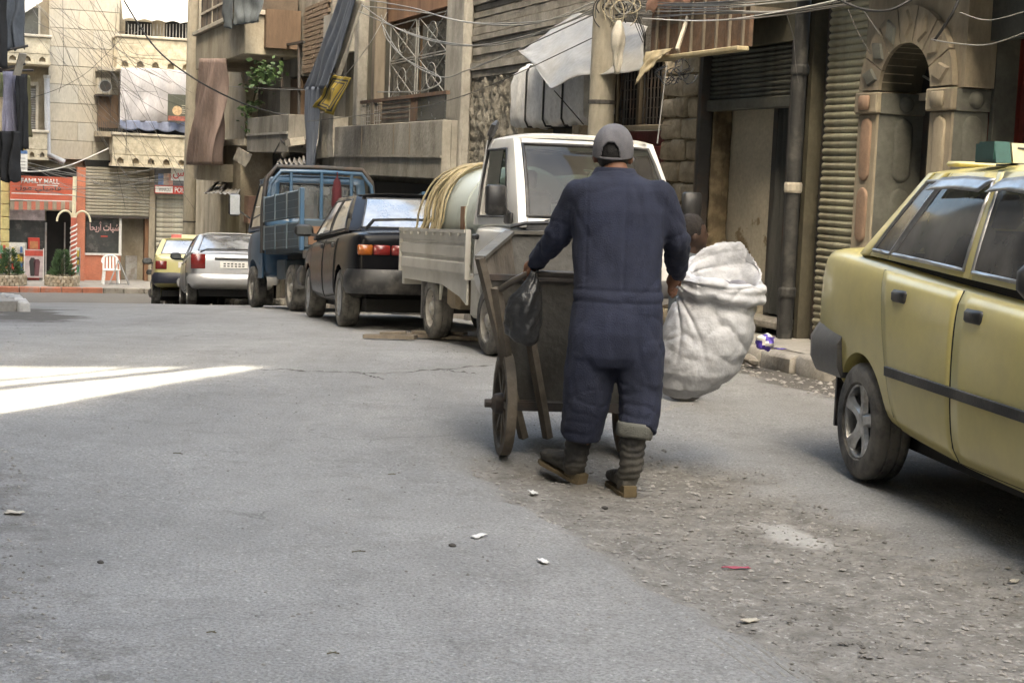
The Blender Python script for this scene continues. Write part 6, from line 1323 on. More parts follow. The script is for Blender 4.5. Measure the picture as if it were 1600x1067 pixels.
for sd in (1, -1):
    mb, fn = panel_on(tsk, ((.66, .50), (.66, .99), (.66, .5), (.66, .99)), sd) if False else panel_on(tsk, ((.52, .62), (1.44, .66), (.52, .99), (1.44, .98)), sd); d = mb.build('door', m_wht, wt, smooth=60, thick=.006)
    g_ = MB(); lp = [((x), (tsk.y(x, z, sd) or sd * .7) + sd * .001, z) for x, z in [(.5, .99 - .04 * i) for i in range(10)] + [(.5 + .095 * i, .62 + .004 * i) for i in range(11)] + [(1.46, .66 + .035 * i) for i in range(10)]]; g_.tube(lp, .006, 5); g_.build('door_gap', m_inner, d)
    MB().bx(.56, .68, sd * .70, sd * .735, .90, .945, b=.012).build('handle', m_black, d)
    q = MB(); q.bx(1.33, 1.50, sd * .675, sd * .705, 1.03, 1.12, b=.012); q.bar((1.42, sd * .69, 1.1), (1.44, sd * .80, 1.2), .035); q.bx(1.38, 1.46, sd * .72, sd * .87, 1.09, 1.32, b=.018); mr = q.build('mirror', m_black, wt, smooth=60)
    MB().bx(1.372, 1.379, sd * .735, sd * .855, 1.11, 1.30).build('mirror_glass', m_chrome, mr)
    for x in (.92, -.88): wheel(wt, x, sd * .625, .27, .16, 'steel', m_steelrim)
    MB().bx(.36, .60, sd * .60, sd * .68, .26, .60, b=.03).build('step_box', m_wht2, wt)
    MB().bx(-1.22, -1.19, sd * .52, sd * .70, .16, .50).build('mud_flap', m_greyb, wt)
# bed
bed = MB().bx(-2.0, .38, -.70, .70, .565, .61).build('bed_floor', m_wht2, wt)
for sd in (1, -1):
    b_ = MB(); prof = [(0, .60), (.012, .62), (.012, .70), (-.004, .715), (-.004, .735), (.012, .75), (.012, .83), (-.004, .845), (-.004, .865), (.012, .88), (.012, .945), (.03, .95), (.03, .975), (-.03, .975), (-.03, .60)]
    b_.loft([[(x, sd * (.715 + a), z) for a, z in prof] for x in (-1.99, .37)]); sb = b_.build('side_board', m_wht2, wt)
    for k in range(8): MB().bx(-1.8 + .28 * k, -1.77 + .28 * k, sd * .728, sd * .75, .92, .948).build('tarp_hook', m_wht2, sb)
    for x in (-2.0, .35): MB().bx(x, x + .04, sd * .70, sd * .735, .57, .98).build('corner_post', m_wht2, wt)
    MB().loft([[(x, sd * .69, .60), (x, sd * .71, .60), (x, sd * .71, z), (x, sd * .69, z)] for x, z in ((.36, .36), (.15, .42), (-.45, .50), (-.52, .36), (-.50, .50), (-1.25, .50), (-1.95, .50))]).build('skirt', m_wht2, wt)
    MB().bx(-.40, -.05, sd * .45, sd * .68, .30, .55, b=.04).build('side_tank', mat('rusty cream tank', (.33, .26, .17), r=.7, var=.25, dirt=(.2, .13, .08), da=.6, ds=3), wt)
MB().bx(-2.03, -1.99, -.70, .70, .60, .97, b=.01).build('tailgate', m_wht2, wt)
for y in (-.35, .35): MB().bx(-1.98, 1.5, y - .04, y + .04, .40, .56).build('chassis_rail', m_inner, wt)
MB().bx(-2.08, -1.98, -.68, -.30, .44, .50).build('rear_step', m_wht2, wt)
for sy in (-.33, .33):
    q = MB(); q.bx(.62, .74, sy - .22, sy + .22, .9, 1.30, b=.05); q.bx(.63, .70, sy - .1, sy + .1, 1.32, 1.47, b=.03); q.build('seat', m_seat, wt, smooth=50)
q = MB(); q.tube([(1.28, .30 + .18 * math.cos(a), 1.08 + .18 * math.sin(a)) for a in np.linspace(0, 6.283, 20)], .014, 6); q.build('steering_wheel', m_black, wt)
MB().bx(1.30, 1.56, -.6, .6, .98, 1.07, b=.03).build('dashboard', m_inner, wt)
q = MB(); q.tube([(.62, -.62, 1.73), (.66, -.60, 1.80), (.60, -.56, 1.84)], [.03, .035, .02], 6); q.build('roof_clamp', m_black, wt)
q = MB(); q.tube([(.50, -.61, 1.45), (.52, -.60, 1.62), (.60, -.60, 1.78)], .018, 6); q.build('roof_strap', m_black, wt)
q = MB(); q.tube([(1.15, .60, 1.70), (1.0, .72, 2.35)], [.006, .003], 5); q.build('antenna', m_wire, wt)
# hanging charm behind the windscreen
chm = thing('hanging_charm', 'small white charm hanging behind the windscreen of the white truck', 'charm', wl + Vector((1.28 * c_ + .0 * s_, 1.28 * s_, 1.45)), wr_)
MB().ball((0, 0, .0), (.02, .035, .045), 10, 6).build('charm', m_whitep, chm, smooth=60); MB().bx(-.008, .008, -.07, .06, .045, .058).build('cross_bar', m_whitep, chm)
# tank on the bed
M_w = Matrix.Translation(wl) @ Matrix.Rotation(wr_, 4, 'Z') @ Matrix.Rotation(R(-2.0), 4, 'Y')
def on_truck(name, label, cat, p): o = thing(name, label, cat); o.matrix_world = M_w @ Matrix.Translation(p); return o
m_tank = paint('pale green tank paint', (.50, .54, .49), dirt=(.13, .11, .08), da=.6, ds=2.6, r=.5, coat=.1, dlo=.55, dhi=.7)
tk = on_truck('water_tank', 'pale green cylindrical tank lying on the bed of the white truck', 'tank', (-.55, -.16, .612))
q = MB(); q.lathe([(.02, -.80), (.30, -.80), (.40, -.76), (.44, -.68), (.44, .70), (.40, .78), (.30, .82), (.02, .82)], Matrix.Translation((0, 0, .47)) @ Matrix.Rotation(R(90), 4, 'Y'), 36); q.build('shell', m_tank, tk, smooth=40)
for x in (-.5, .5): MB().bx(x - .06, x + .06, -.38, .38, 0, .14).build('cradle', m_wht2, tk)
for x in (-.45, .4): q = MB(); q.lathe([(.443, x), (.449, x + .005), (.449, x + .03), (.443, x + .035)], Matrix.Translation((0, 0, .47)) @ Matrix.Rotation(R(90), 4, 'Y'), 36); q.build('weld_band', m_tank, tk, smooth=40)
MB().bx(.30, .42, -.452, -.44, .36, .56).build('rust_patch', m_orange, tk); q = MB(); q.lathe([(.10, .9), (.10, .97), (.07, .99), (.002, .99)], None, 16); q.build('filler_cap', m_iron, tk, smooth=40)
t2 = on_truck('box_tank', 'sage green box tank standing behind the cylindrical tank', 'tank', (-.75, .46, .612))
q = MB(); q.bx(-.7, .75, -.16, .2, 0, .86, b=.03); q.build('shell', mat('sage green sheet', (.30, .36, .30), r=.55, var=.15, dirt=(.12, .10, .07), da=.6, ds=3), t2, smooth=50)
for z in (.2, .5, .8): MB().bx(-.72, .77, -.18, .22, z, z + .03).build('rib', m_tank, t2)
hs = on_truck('hose_coil', 'tangle of straw-yellow hoses draped over the rear of the tank', 'hose', (-1.05, -.2, 1.5)); rv = random.Random(14)
m_hose = mat('straw yellow hose', (.33, .27, .155), r=.6, var=.25, dirt=(.2, .16, .1), da=.4, ds=6); m_hose2 = mat('pale hose', (.42, .38, .29), r=.6, var=.2)
for k in range(20):
    pts = []; x0 = rv.uniform(-.35, .30); ph = rv.uniform(-.3, .3); R_ = .455 + rv.uniform(.0, .05); x1 = x0 + rv.uniform(-.25, .12)
    for i in range(15):
        a = math.pi * (1.02 + ph * .1) - i / 14 * math.pi * rv.uniform(.80, .84) ; f_ = i / 14
        pts.append((x0 + (x1 - x0) * (1 - f_) ** 1.5 + .03 * math.sin(i * .9 + k), R_ * math.cos(a) * 1.0 + .04, -.42 + R_ * math.sin(a) + rv.uniform(-.008, .008)))
    e = pts[0]; pts = [(e[0] - rv.uniform(0, .12), e[1] - rv.uniform(.0, .05), e[2] - rv.uniform(.08, .26))] + pts
    MB().tube(pts, rv.choice([.010, .012, .014]), 6).build('hose', rv.choice([m_hose, m_hose, m_hose2]), hs, smooth=60)

# ------------------------------------------------------------------ blue stake truck, seen from behind
m_blu = paint('blue truck paint', (.05, .115, .20), dirt=(.14, .135, .12), da=.6, ds=2.2, r=.4, coat=.3)
m_bed = paint('grimy blue-grey bed paint', (.06, .085, .105), dirt=(.10, .085, .065), da=.8, ds=2.5, r=.7, coat=0)
lc, rz, rx = park(4.42 + .84, 22.6, .5)
bt = thing('blue_truck', 'blue stake-bed truck with tubular headboard seen from behind', 'truck', lc, rz); bt.rotation_euler = (0, rx, rz)
BT_ST = [(.55, .76, .50, 1.12, 1.14), (.58, .80, .46, 1.15, 1.16), (1.0, .82, .44, 1.16, 1.17), (1.5, .82, .44, 1.15, 1.17), (1.85, .80, .46, 1.10, 1.14), (2.02, .75, .50, 1.0, 1.04), (2.10, .66, .58, .90, .94)]
me = body_mesh(BT_ST, [(1.35, .32)], .40); me.materials.append(m_blu); finish(me, 'cab_body', bt, 35)
cb = MB(); panes = []; tr = []
for sd in (1, -1): patch(((.57, sd * .79, 1.15), (1.98, sd * .77, 1.15), (.59, sd * .70, 1.92), (1.45, sd * .68, 1.92)), [((0, 0), (.08, .12), 0), ((.08, .12), (.85, .86), 1), ((.85, .86), (1, 1), 0)], .06, .88, cb, panes, (0, sd * .02, 0), trims=tr)
patch(((1.98, -.77, 1.15), (1.98, .77, 1.15), (1.45, -.68, 1.92), (1.45, .68, 1.92)), [((0, 0), (.05, .05), 0), ((.05, .05), (.95, .95), 1), ((.95, .95), (1, 1), 0)], .06, .94, cb, panes, (.06, 0, 0), trims=tr)
patch(((.57, .79, 1.15), (.57, -.79, 1.15), (.59, .70, 1.92), (.59, -.70, 1.92)), [((0, 0), (.13, .10), 0), ((.13, .10), (.87, .90), 1), ((.87, .90), (1, 1), 0)], .22, .88, cb, panes, (-.03, 0, 0), trims=tr)
cb.sheet(lambda a, b: (.59 + .86 * a, .70 - 1.4 * b, 1.92 + .06 * (1 - (2 * b - 1) ** 4) * (.5 + .5 * math.sin(math.pi * (a * .85 + .1)))), 10, 12)
me2 = cb.mesh('cab_roof'); bm = bmesh.new(); bm.from_mesh(me2); bmesh.ops.remove_doubles(bm, verts=bm.verts, dist=.004); bmesh.ops.recalc_face_normals(bm, faces=bm.faces); bm.to_mesh(me2); bm.free(); me2.materials.append(m_blu)
co = finish(me2, 'cab_roof', bt, 45); md = co.modifiers.new('s', 'SOLIDIFY'); md.thickness = .03; md.offset = -1
for i, q in enumerate(panes):
    o = q.build('window', m_gl_t if i < 3 else glass('pale rear glass', (.62, .66, .66), .08, .05, .3, (.5, .52, .53)), bt, smooth=60); q2 = MB(); q2.tube(tr[i] + [tr[i][0]], .016, 6, cap=False); q2.build('rubber_seal', m_black, o, smooth=60)
for sy in (-.42, .42):
    q = MB(); q.bx(.70, .85, sy - .26, sy + .26, .95, 1.50, b=.06); q.bx(.72, .80, sy - .12, sy + .12, 1.53, 1.68, b=.03); q.build('seat', m_seat, bt, smooth=50)
for sd in (1, -1):
    q = MB(); q.bar((1.75, sd * .78, 1.35), (1.80, sd * 1.0, 1.50), .025); q.bx(1.76, 1.84, sd * .92, sd * 1.10, 1.38, 1.72, b=.04); mr = q.build('mirror', m_black, bt, smooth=60)
    MB().bx(1.752, 1.7595, sd * .935, sd * 1.085, 1.40, 1.70, b=.003).build('mirror_glass', mat('pale mirror', (.72, .74, .74), r=.25, m=.6, var=.1, bump=0), mr)
    wheel(bt, 1.35, sd * .74, .31, .19, 'steel', m_steelrim)
    wheel(bt, -1.30, sd * .72, .31, .20, 'steel', m_steelrim); wheel(bt, -1.30, sd * .50, .31, .18, 'steel', m_steelrim)
    MB().loft([[(x, sd * .79, .44), (x, sd * .81, .44), (x, sd * .81, z), (x, sd * .79, z)] for x, z in ((.95, .75), (.80, .62), (.62, .80))]).build('rear_fender', m_blu, bt)
# tubular headboard
for x, yy, zt_, rr in ((.48, .84, 2.06, .035), (.36, .80, 1.99, .030)):
    q = MB(); q.tube([(x, yy, .80), (x, yy, 1.45), (x, yy - .05, zt_ - .18), (x, yy - .20, zt_), (x, 0, zt_ + .01), (x, -yy + .20, zt_), (x, -yy + .05, zt_ - .18), (x, -yy, 1.45), (x, -yy, .80)], rr, 10); q.build('headboard_hoop', m_blu if x < .4 else m_iron, bt, smooth=60)
for y in (-.45, 0, .45): MB().tube([(.36, y, .85), (.36, y, 1.99)], .026, 8).build('headboard_bar', m_blu, bt, smooth=60)
MB().bx(.33, .40, -.80, .80, 1.20, 1.27).build('headboard_rail', m_blu, bt); MB().bx(.34, .38, -.79, .79, .82, 1.19).build('headboard_panel', m_bed, bt)
MB().bx(-2.05, .32, -.82, .82, .78, .84).build('bed_floor', m_bed, bt)
for y in (-.4, .4): MB().bx(-2.0, 1.9, y - .05, y + .05, .52, .775).build('chassis_rail', m_inner, bt)
m_rail = paint('worn blue-grey rail paint', (.12, .16, .19), dirt=(.26, .25, .22), da=.6, ds=4, r=.7, coat=0)
def stake_side(x0, x1, y, z0, z1, nm):
    s_ = MB(); s_.bx(x0, x1, y - .02, y + .02, z0, z1); e = s_.build(nm, m_bed, bt)
    for zz in np.linspace(z0 + .02, z1, 4): q = MB(); q.tube([(x0, y, zz), (x1, y, zz)], .022, 6); q.build('rail', m_rail, e, smooth=60)
    for i in range(4): q = MB(); xx = x0 + (x1 - x0) * (i + .02) / 3.04; q.bx(xx - .02, xx + .02, y - .034, y + .034, z0, z1 + .03); q.build('stake', m_rail, e)
    return e
for sd in (1, -1):
    stake_side(-2.04, .30, sd * .83, .84, 1.16, 'lower_side_gate'); stake_side(-2.04, .30, sd * .835, 1.24, 1.58, 'upper_side_gate')
    q = MB(); q.bx(-2.08, -2.02, sd * .80, sd * .86, .80, 1.62, b=.01); q.build('corner_post', m_blu, bt)
    MB().bx(-2.10, -2.04, sd * .50, sd * .72, .58, .70, b=.01).build('tail_lamp', mat('dull amber lamp', (.22, .07, .03), r=.4), bt); MB().bx(-1.75, -1.72, sd * .60, sd * .84, .30, .62).build('mud_flap', m_black, bt)
    MB().bx(-.85, -.25, sd * .45, sd * .78, .42, .70, b=.02).build('tool_box', m_bed, bt)
q = MB(); q.bx(-2.08, -2.045, -.80, .80, .84, 1.20, b=.008); tg = q.build('tailgate', m_bed, bt)
for y in (-.5, 0, .5): MB().bx(-2.095, -2.082, y - .03, y + .03, .85, 1.19).build('rib', m_bed, tg)
MB().bx(-2.10, -2.05, -.82, .82, .70, .80).build('rear_beam', m_iron, bt); MB().bx(-2.1, -2.085, .2, .75, .88, 1.12).build('painted_panel', m_orange, tg)
# rolled red umbrella leaning on the headboard
um = thing('red_umbrella', 'closed red umbrella hanging on the headboard of the blue truck', 'umbrella', Matrix.Translation(lc) @ Matrix.Rotation(rz, 4, 'Z') @ Vector((.28, -.18, 1.30)), rz)
q = MB(); q.lathe([(.005, 0), (.05, .06), (.075, .2), (.07, .42), (.05, .55), (.012, .60), (.01, .68)], None, 12); q.build('folded_canopy', mat('maroon cloth', (.08, .012, .018), r=.9, var=.2), um, smooth=60); MB().tube([(0, 0, -.12), (0, 0, .02)], .012, 6).build('handle', m_black, um)
# ------------------------------------------------------------------ the man with the cart
def remesh(mb, voxel, sm=4, fac=.5):
    me = mb.mesh('tmp'); o = bpy.data.objects.new('tmp', me); COL.objects.link(o)
    md = o.modifiers.new('r', 'REMESH'); md.mode = 'VOXEL'; md.voxel_size = voxel
    if sm: md = o.modifiers.new('s', 'SMOOTH'); md.iterations = sm; md.factor = fac
    me = evalmesh(o); bpy.data.objects.remove(o); return me
def displace(me, fn):
    for v in me.vertices: pass
    n = [v.normal.copy() for v in me.vertices]; c = [v.co.copy() for v in me.vertices]
    for v, a, b in zip(me.vertices, n, c): v.co = b + a * fn(b, a)
def shift(me, off):
    for v in me.vertices: v.co = v.co - Vector(off)
def limb(mb, pts, rad, n=16, sub=5, flat=False):
    P = [Vector(p) for p in pts]; out = []; rr = []
    for i in range(len(P) - 1):
        for k in range(sub): out.append(P[i].lerp(P[i + 1], k / sub)); rr.append(rad[i] + (rad[i + 1] - rad[i]) * k / sub)
    out.append(P[-1]); rr.append(rad[-1]); mb.tube(out, rr, n)
    for p, r_ in list(zip(P, rad))[:-1 if flat else None]: mb.ball(p, r_ * .999, n, 8)
PXM = 335.0
def ell(px, py, Z, hw, d, n=28, sq=1.0):
    c = at(px, py, Z); a = hw * Z / FPX
    return [c + Vector((a * math.copysign(abs(math.cos(t)) ** sq, math.cos(t)), d * math.copysign(abs(math.sin(t)) ** sq, math.sin(t)), 0)) for t in [6.2832 * k / n for k in range(n)]]
root = at(958, 752, 7.38); root.z = 0.0; MO = tuple(root)
man = thing('person', 'person in navy coveralls and grey cap pushing a wooden cart, seen from behind', 'person', root)
J = dict(sl=at(903, 306, 7.50), el=at(874, 366, 7.56), wl=at(840, 408, 7.74), sr=at(1029, 306, 7.48), er=at(1058, 376, 7.52), wr=at(1058, 424, 7.70),
         hl=at(926, 548, 7.40), kl=at(917, 622, 7.42), al=at(904, 715, 7.50), hr=at(1000, 548, 7.38), kr=at(1002, 615, 7.36), ar=at(988, 725, 7.27))
# continuous body: head, neck, trunk, limbs, hands
b = MB(); HC = at(958, 236, 7.60)
b.ball(HC, (.078, .096, .112), 20, 14); b.ball(HC + Vector((0, .06, -.055)), (.052, .055, .06), 14, 10)       # skull and jaw
b.ball(HC + Vector((0, .098, -.022)), (.014, .02, .024), 8, 6)                                                  # nose
limb(b, [at(962, 268, 7.55), HC + Vector((.004, 0, -.06))], [.060, .052])
for sd, z in ((-1, 0), (1, 0)):
    q = HC + Vector((sd * .083, -.005, -.03)); b.ball(q, (.014, .024, .034), 10, 8)
b.loft([ell(965, y, 7.49, h * .78, d * .7) for y, h, d in ((286, 34, .075), (300, 70, .095), (330, 74, .115), (400, 66, .115), (470, 64, .12), (530, 68, .13), (556, 66, .12))])
for a in (('sl', 'el', 'wl', .055, .042, .030), ('sr', 'er', 'wr', .055, .042, .030)): limb(b, [J[a[0]], J[a[1]], J[a[2]]], [a[3], a[4], a[5]])
for a in (('hl', 'kl', 'al', .085, .058, .04), ('hr', 'kr', 'ar', .085, .058, .04)): limb(b, [J[a[0]], J[a[1]], J[a[2]]], [a[3], a[4], a[5]])
def hand(mb, wrist, palm, curl, thumb, side):
    # palm as a flattened block then four bent fingers and a thumb
    w = Vector(wrist); p = Vector(palm); d = (p - w).normalized(); limb(mb, [w, w.lerp(p, .5), p], [.028, .034, .034], 10, 3)
    ax = d.cross(Vector(curl)).normalized(); c = Vector(curl).normalized()
    for i in range(4):
        o_ = p + ax * (i - 1.5) * .019 + d * .012; L_ = (.034, .040, .038, .028)[i]
        limb(mb, [o_, o_ + d * L_ * .8 + c * L_ * .35, o_ + d * L_ * .7 + c * L_ * 1.25, o_ + d * L_ * -.1 + c * L_ * 1.5], [.0105, .010, .0095, .008], 8, 2)
    t = w.lerp(p, .45) + ax * side * .03; limb(mb, [t, t + ax * side * .022 + c * .022, t + ax * side * .012 + c * .05 + d * .02], [.012, .011, .0085], 8, 2)
hand(b, J['wl'], J['wl'] + Vector((-.035, .05, -.035)), (.1, .45, -.9), 0, 1)
hand(b, J['wr'], J['wr'] + Vector((-.015, .03, -.05)), (.3, .2, -.8), 0, -1)
me = remesh(b, .0075, 3); shift(me, MO)
m_skin = mat('tanned skin', (.20, .095, .055), r=.6, var=.15, vs=12, bump=.08, bs=120, spec=.4); me.materials.append(m_skin); finish(me, 'body', man, 180)
# hair under the cap
q = MB(); q.ball(HC + Vector((0, -.018, -.002)), (.083, .088, .098), 20, 14); me = remesh(q, .008, 1); displace(me, lambda c, n: .003 * nz(c.x * 120, c.y * 120, c.z * 60)); shift(me, MO); me.materials.append(mat('dark hair', (.012, .010, .009), r=.7, var=.3, vs=40, bump=.4, bs=200))
for v in me.vertices:
    if v.co.y + MO[1] > HC.y + .02: v.co.y = HC.y + .02 - MO[1]
finish(me, 'hair', man, 180)
# coveralls
cv = MB()
cv.loft([ell(cx, y, z_, h, d, sq=.85) for cx, y, h, d, z_ in ((963, 268, 31, .075, 7.545), (964, 276, 40, .085, 7.53), (966, 285, 62, .10, 7.51), (966, 297, 76, .115, 7.50), (967, 330, 78, .132, 7.48), (966, 380, 72, .135, 7.46), (965, 430, 70, .13, 7.44), (965, 470, 71, .135, 7.42), (962, 520, 75, .15, 7.40), (961, 556, 76, .145, 7.395), (961, 572, 68, .125, 7.395))])
limb(cv, [J['sl'], J['el'], J['wl']], [.078, .070, .052]); limb(cv, [J['sr'], J['er'], J['wr']], [.078, .071, .054])
limb(cv, [J['hl'], at(921, 585, 7.41), J['kl'], at(912, 652, 7.44), at(907, 680, 7.465)], [.125, .121, .114, .106, .100], 20, flat=True)
limb(cv, [J['hr'], at(1001, 585, 7.37), J['kr'], at(1000, 645, 7.33), at(995, 674, 7.29)], [.122, .115, .106, .100, .095], 20, flat=True)
me = remesh(cv, .008, 4)
elb = [J['el'], J['er'], J['kl'], J['kr'], at(906, 660, 7.45), at(994, 655, 7.3), J['wl'], J['wr']]
zw = at(965, 452, 7.44).z
def ridge(v, k): return max(0.0, 1 - k * abs(v)) ** 1.5
def folds(c, n):
    f = .003 * nz(c.x * 7, c.y * 7, c.z * 7) + .005 * nz(c.x * 13, c.y * 8, c.z * 1.6 + 5) + .0025 * nz(c.x * 30, c.y * 20, c.z * 12)
    near = max(max(0, 1 - (c - e).length / .19) for e in elb)
    f += near * .008 * nz(c.x * 14, c.y * 14, c.z * 30) - near * .010 * ridge(nz(c.x * 7 + 2 * c.z, c.y * 7, c.z * 16 + 3), 3.5)
    f -= .0045 * ridge(nz(c.x * 5 + 1.9 * c.z, c.y * 5, c.z * 1.8 + 3), 5) + .004 * ridge(nz(c.x * 6 - 2.6 * c.z, c.y * 6, c.z * 2.6 + 9), 5.5)
    f -= .003 * ridge(nz(c.x * 3.5, c.y * 3.5, c.z * 11 + 21), 6) * max(0, 1 - abs(c.z - zw) / .22)
    if abs(c.x - .5) < .3 and c.z > .78:
        f -= .004 * math.exp(-((c.z - zw) / .008) ** 2) + .004 * math.exp(-((c.z - zw + .055) / .007) ** 2) - .003 * math.exp(-((c.z - zw + .028) / .018) ** 2)
        for px in (908, 967, 1030): f -= .0035 * math.exp(-((c.x - (px - 800) / FPX * 7.45) / .007) ** 2) * (c.z > zw)
    return f
displace(me, folds); shift(me, MO)
m_navy = mat('navy work cloth', (.014, .018, .038), r=.9, var=.28, vs=3, dirt=(.045, .05, .078), da=.65, ds=2.2, dlo=.46, dhi=.72, bump=.25, bs=160); me.materials.append(m_navy); finish(me, 'coveralls', man, 180)
# collar
q = MB(); q.loft([ell(961, y, 7.555, h, d, 24) for y, h, d in ((276, 38, .082), (264, 31, .074), (262, 28, .068), (274, 33, .072))], caps=False); q.build('collar', m_navy, man, smooth=180, off=MO)
# cap with rear opening and strap
m_cap = mat('grey cap cloth', (.155, .15, .16), r=.9, var=.2, vs=9, bump=.3, bs=200)
CC = HC + Vector((0, 0, .006)); tilt = Matrix.Rotation(R(10), 3, 'X') @ Matrix.Rotation(R(-10), 3, 'Z'); cp = MB(); nu, nv = 120, 36; grid = {}
for j in range(nv + 1):
    for i in range(nu):
        a = 6.2832 * i / nu; e = -.30 + (math.pi / 2 + .30) * j / nv
        r_ = (.093, .113, .118); sq_ = 1 + .01 * math.cos(6 * a)
        grid[i, j] = len(cp.v); cp.v.append(tuple(CC + tilt @ Vector((r_[0] * math.cos(e) ** .85 * math.cos(a) * sq_ if e > 0 else r_[0] * math.cos(a) * sq_, (r_[1] * math.cos(e) ** .85 if e > 0 else r_[1]) * math.sin(a) * sq_, r_[2] * math.sin(e) * (1 if e > 0 else .9)))))
for j in range(nv):
    for i in range(nu):
        a = 6.2832 * (i + .5) / nu - 1.5 * math.pi; e = j + .5                       # behind the head
        if (a / .50) ** 2 + ((e - 1.5) / 13.0) ** 2 < 1 and e > 2: continue
        cp.f.append((grid[i, j], grid[(i + 1) % nu, j], grid[(i + 1) % nu, j + 1], grid[i, j + 1])); cp.m.append(0)
cap = cp.build('cap', m_cap, man, smooth=180, off=MO, thick=.005)
br = MB(); br.sheet(lambda a, b_: CC + tilt @ Vector((.09 * math.cos(math.pi * a) * (1 + .1 * b_), .10 * math.sin(math.pi * a) ** .6 + .075 * b_ * math.sin(math.pi * a), -.03 - .02 * b_)), 16, 5); br.build('brim', m_cap, cap, smooth=180, off=MO, thick=.005)
bt_ = MB(); bt_.ball(CC + tilt @ Vector((0, 0, .119)), (.009, .009, .005), 10, 6); bt_.build('button', m_cap, cap, off=MO)
# boots and rolled cuffs
m_boot = mat('dusty black boot', (.026, .025, .024), r=.75, var=.25, vs=8, dirt=(.17, .155, .125), da=.6, ds=5, dlo=.42, dhi=.70, bump=.3, bs=40)
m_sole = mat('ochre boot sole', (.15, .11, .055), r=.85, var=.3, vs=9, dirt=(.15, .13, .1), da=.5, ds=6)
m_cuff = mat('olive grey cuff', (.125, .125, .108), r=.9, var=.2, vs=8, bump=.3, bs=120)
def boot(top, ankle, heel, toe, lift):
    top, ankle, heel, toe = map(Vector, (top, ankle, heel, toe)); k = MB(); fd = (toe - heel); L_ = fd.length; fd.normalize(); sdv = Vector((fd.y, -fd.x, 0)).normalized(); up = sdv.cross(fd).normalized()
    limb(k, [top, top.lerp(ankle, .5), ankle, heel + fd * .05 + up * .055], [.064, .060, .055, .050], 16, 4)
    rings = []
    for f_, w, h in ((-.02, .030, .05), (.03, .040, .075), (.12, .043, .095), (.2, .044, .085), (.3, .048, .07), (.40, .050, .06), (.46, .045, .055), (.485, .030, .04)):
        c = heel + fd * (f_ * L_ / .46 - .0); rings.append([c + sdv * w * math.copysign(abs(math.cos(t)) ** .7, math.cos(t)) + up * (.022 + h / 2 + h / 2 * math.copysign(abs(math.sin(t)) ** .8, math.sin(t))) for t in [6.2832 * i / 16 for i in range(16)]])
    k.loft(rings); me = remesh(k, .007, 3)
    displace(me, lambda c, n: .003 * math.sin(c.z * 180 + 4 * nz(c.x * 20, c.y * 20, c.z * 12)) * (1 if c.z > heel.z + .07 else .0) + .002 * nz(c.x * 30, c.y * 30, c.z * 30)); shift(me, MO); me.materials.append(m_boot); o = finish(me, 'boot', man, 180)
    s_ = MB(); out = [(-.03, .034), (.0, .042), (.1, .044), (.2, .041), (.32, .050), (.42, .051), (.48, .038), (.495, .02)]
    ring = [heel + fd * (f_ * L_ / .46) + sdv * w for f_, w in out] + [heel + fd * (f_ * L_ / .46) - sdv * w for f_, w in out[::-1]]
    s_.prism(ring, up * .017); s_.build('sole', m_sole, o, off=MO)
    h_ = MB(); h_.prism([heel + fd * x + sdv * w for x, w in ((-.034, .030), (-.036, 0), (-.034, -.030), (.06, -.040), (.06, .040))], up * .05); h_.build('heel_block', m_sole, o, off=MO)
    return o
gR = Vector((*on_ground(983, 762), 0)); gR.z = groundz(*SU(gR.x, gR.y)) + .004
boot(at(990, 672, 7.28), at(986, 728, 7.28), gR + Vector((0, .035, 0)), gR + Vector((-.05, .30, 0)), 0)
gL = Vector((*on_ground(903, 742), 0)); gL.z = groundz(*SU(gL.x, gL.y)) + .006
boot(at(905, 676, 7.48), at(899, 722, 7.50), gL + Vector((0, .02, .0)), gL + Vector((-.155, .20, .055)), 0)
for px, py, Z, r_ in ((991, 673, 7.28, .083), (908, 677, 7.47, .083)):
    c = at(px, py, Z); q = MB(); q.lathe([(r_ * .86, .030), (r_ * .98, .036), (r_ * 1.03, .02), (r_ * 1.02, -.02), (r_ * .96, -.032), (r_ * .84, -.026)], Matrix.Translation(c) @ Matrix.Rotation(R(6), 4, 'Y') @ Matrix.Rotation(R(-6), 4, 'X'), 28, close=True)
    me = q.mesh('cuff'); displace(me, lambda c_, n: .005 * nz(c_.x * 22, c_.y * 22, c_.z * 22)); shift(me, MO); me.materials.append(m_cuff); finish(me, 'trouser_cuff', man, 180)

# ------------------------------------------------------------------ wooden two-wheeled cart
m_cwood = mat('grimy cart board', (.115, .11, .10), r=.85, var=.3, vs=3, dirt=(.06, .052, .042), da=.7, ds=2.2, bump=.35, bs=22)
m_cwood2 = mat('worn brown cart board', (.14, .118, .092), r=.85, var=.35, vs=4, dirt=(.07, .055, .04), da=.7, ds=3, bump=.4, bs=22)
m_crim = mat('scuffed cart rim', (.15, .14, .12), r=.7, m=.2, var=.3, vs=5, dirt=(.25, .23, .2), da=.4, ds=8)
cw = Vector((*on_ground(785, 706), 0)); cw.z = groundz(*SU(cw.x, cw.y)); ch_ = R(9); cf = Vector((-math.sin(ch_), math.cos(ch_), 0)); cr = Vector((math.cos(ch_), math.sin(ch_), 0))
cart = thing('hand_cart', 'dark wooden two-wheeled rubbish cart pushed by the person', 'cart', cw + cr * .32); CO = tuple(cw + cr * .32)
NLt, NRt, FLt, FRt = at(750, 403, 7.95), at(1012, 408, 8.0), at(797, 363, 8.85), at(985, 366, 8.9)
NLb, NRb, FLb, FRb = at(805, 629, 8.08), at(972, 634, 8.12), at(822, 612, 8.70), at(962, 615, 8.74)
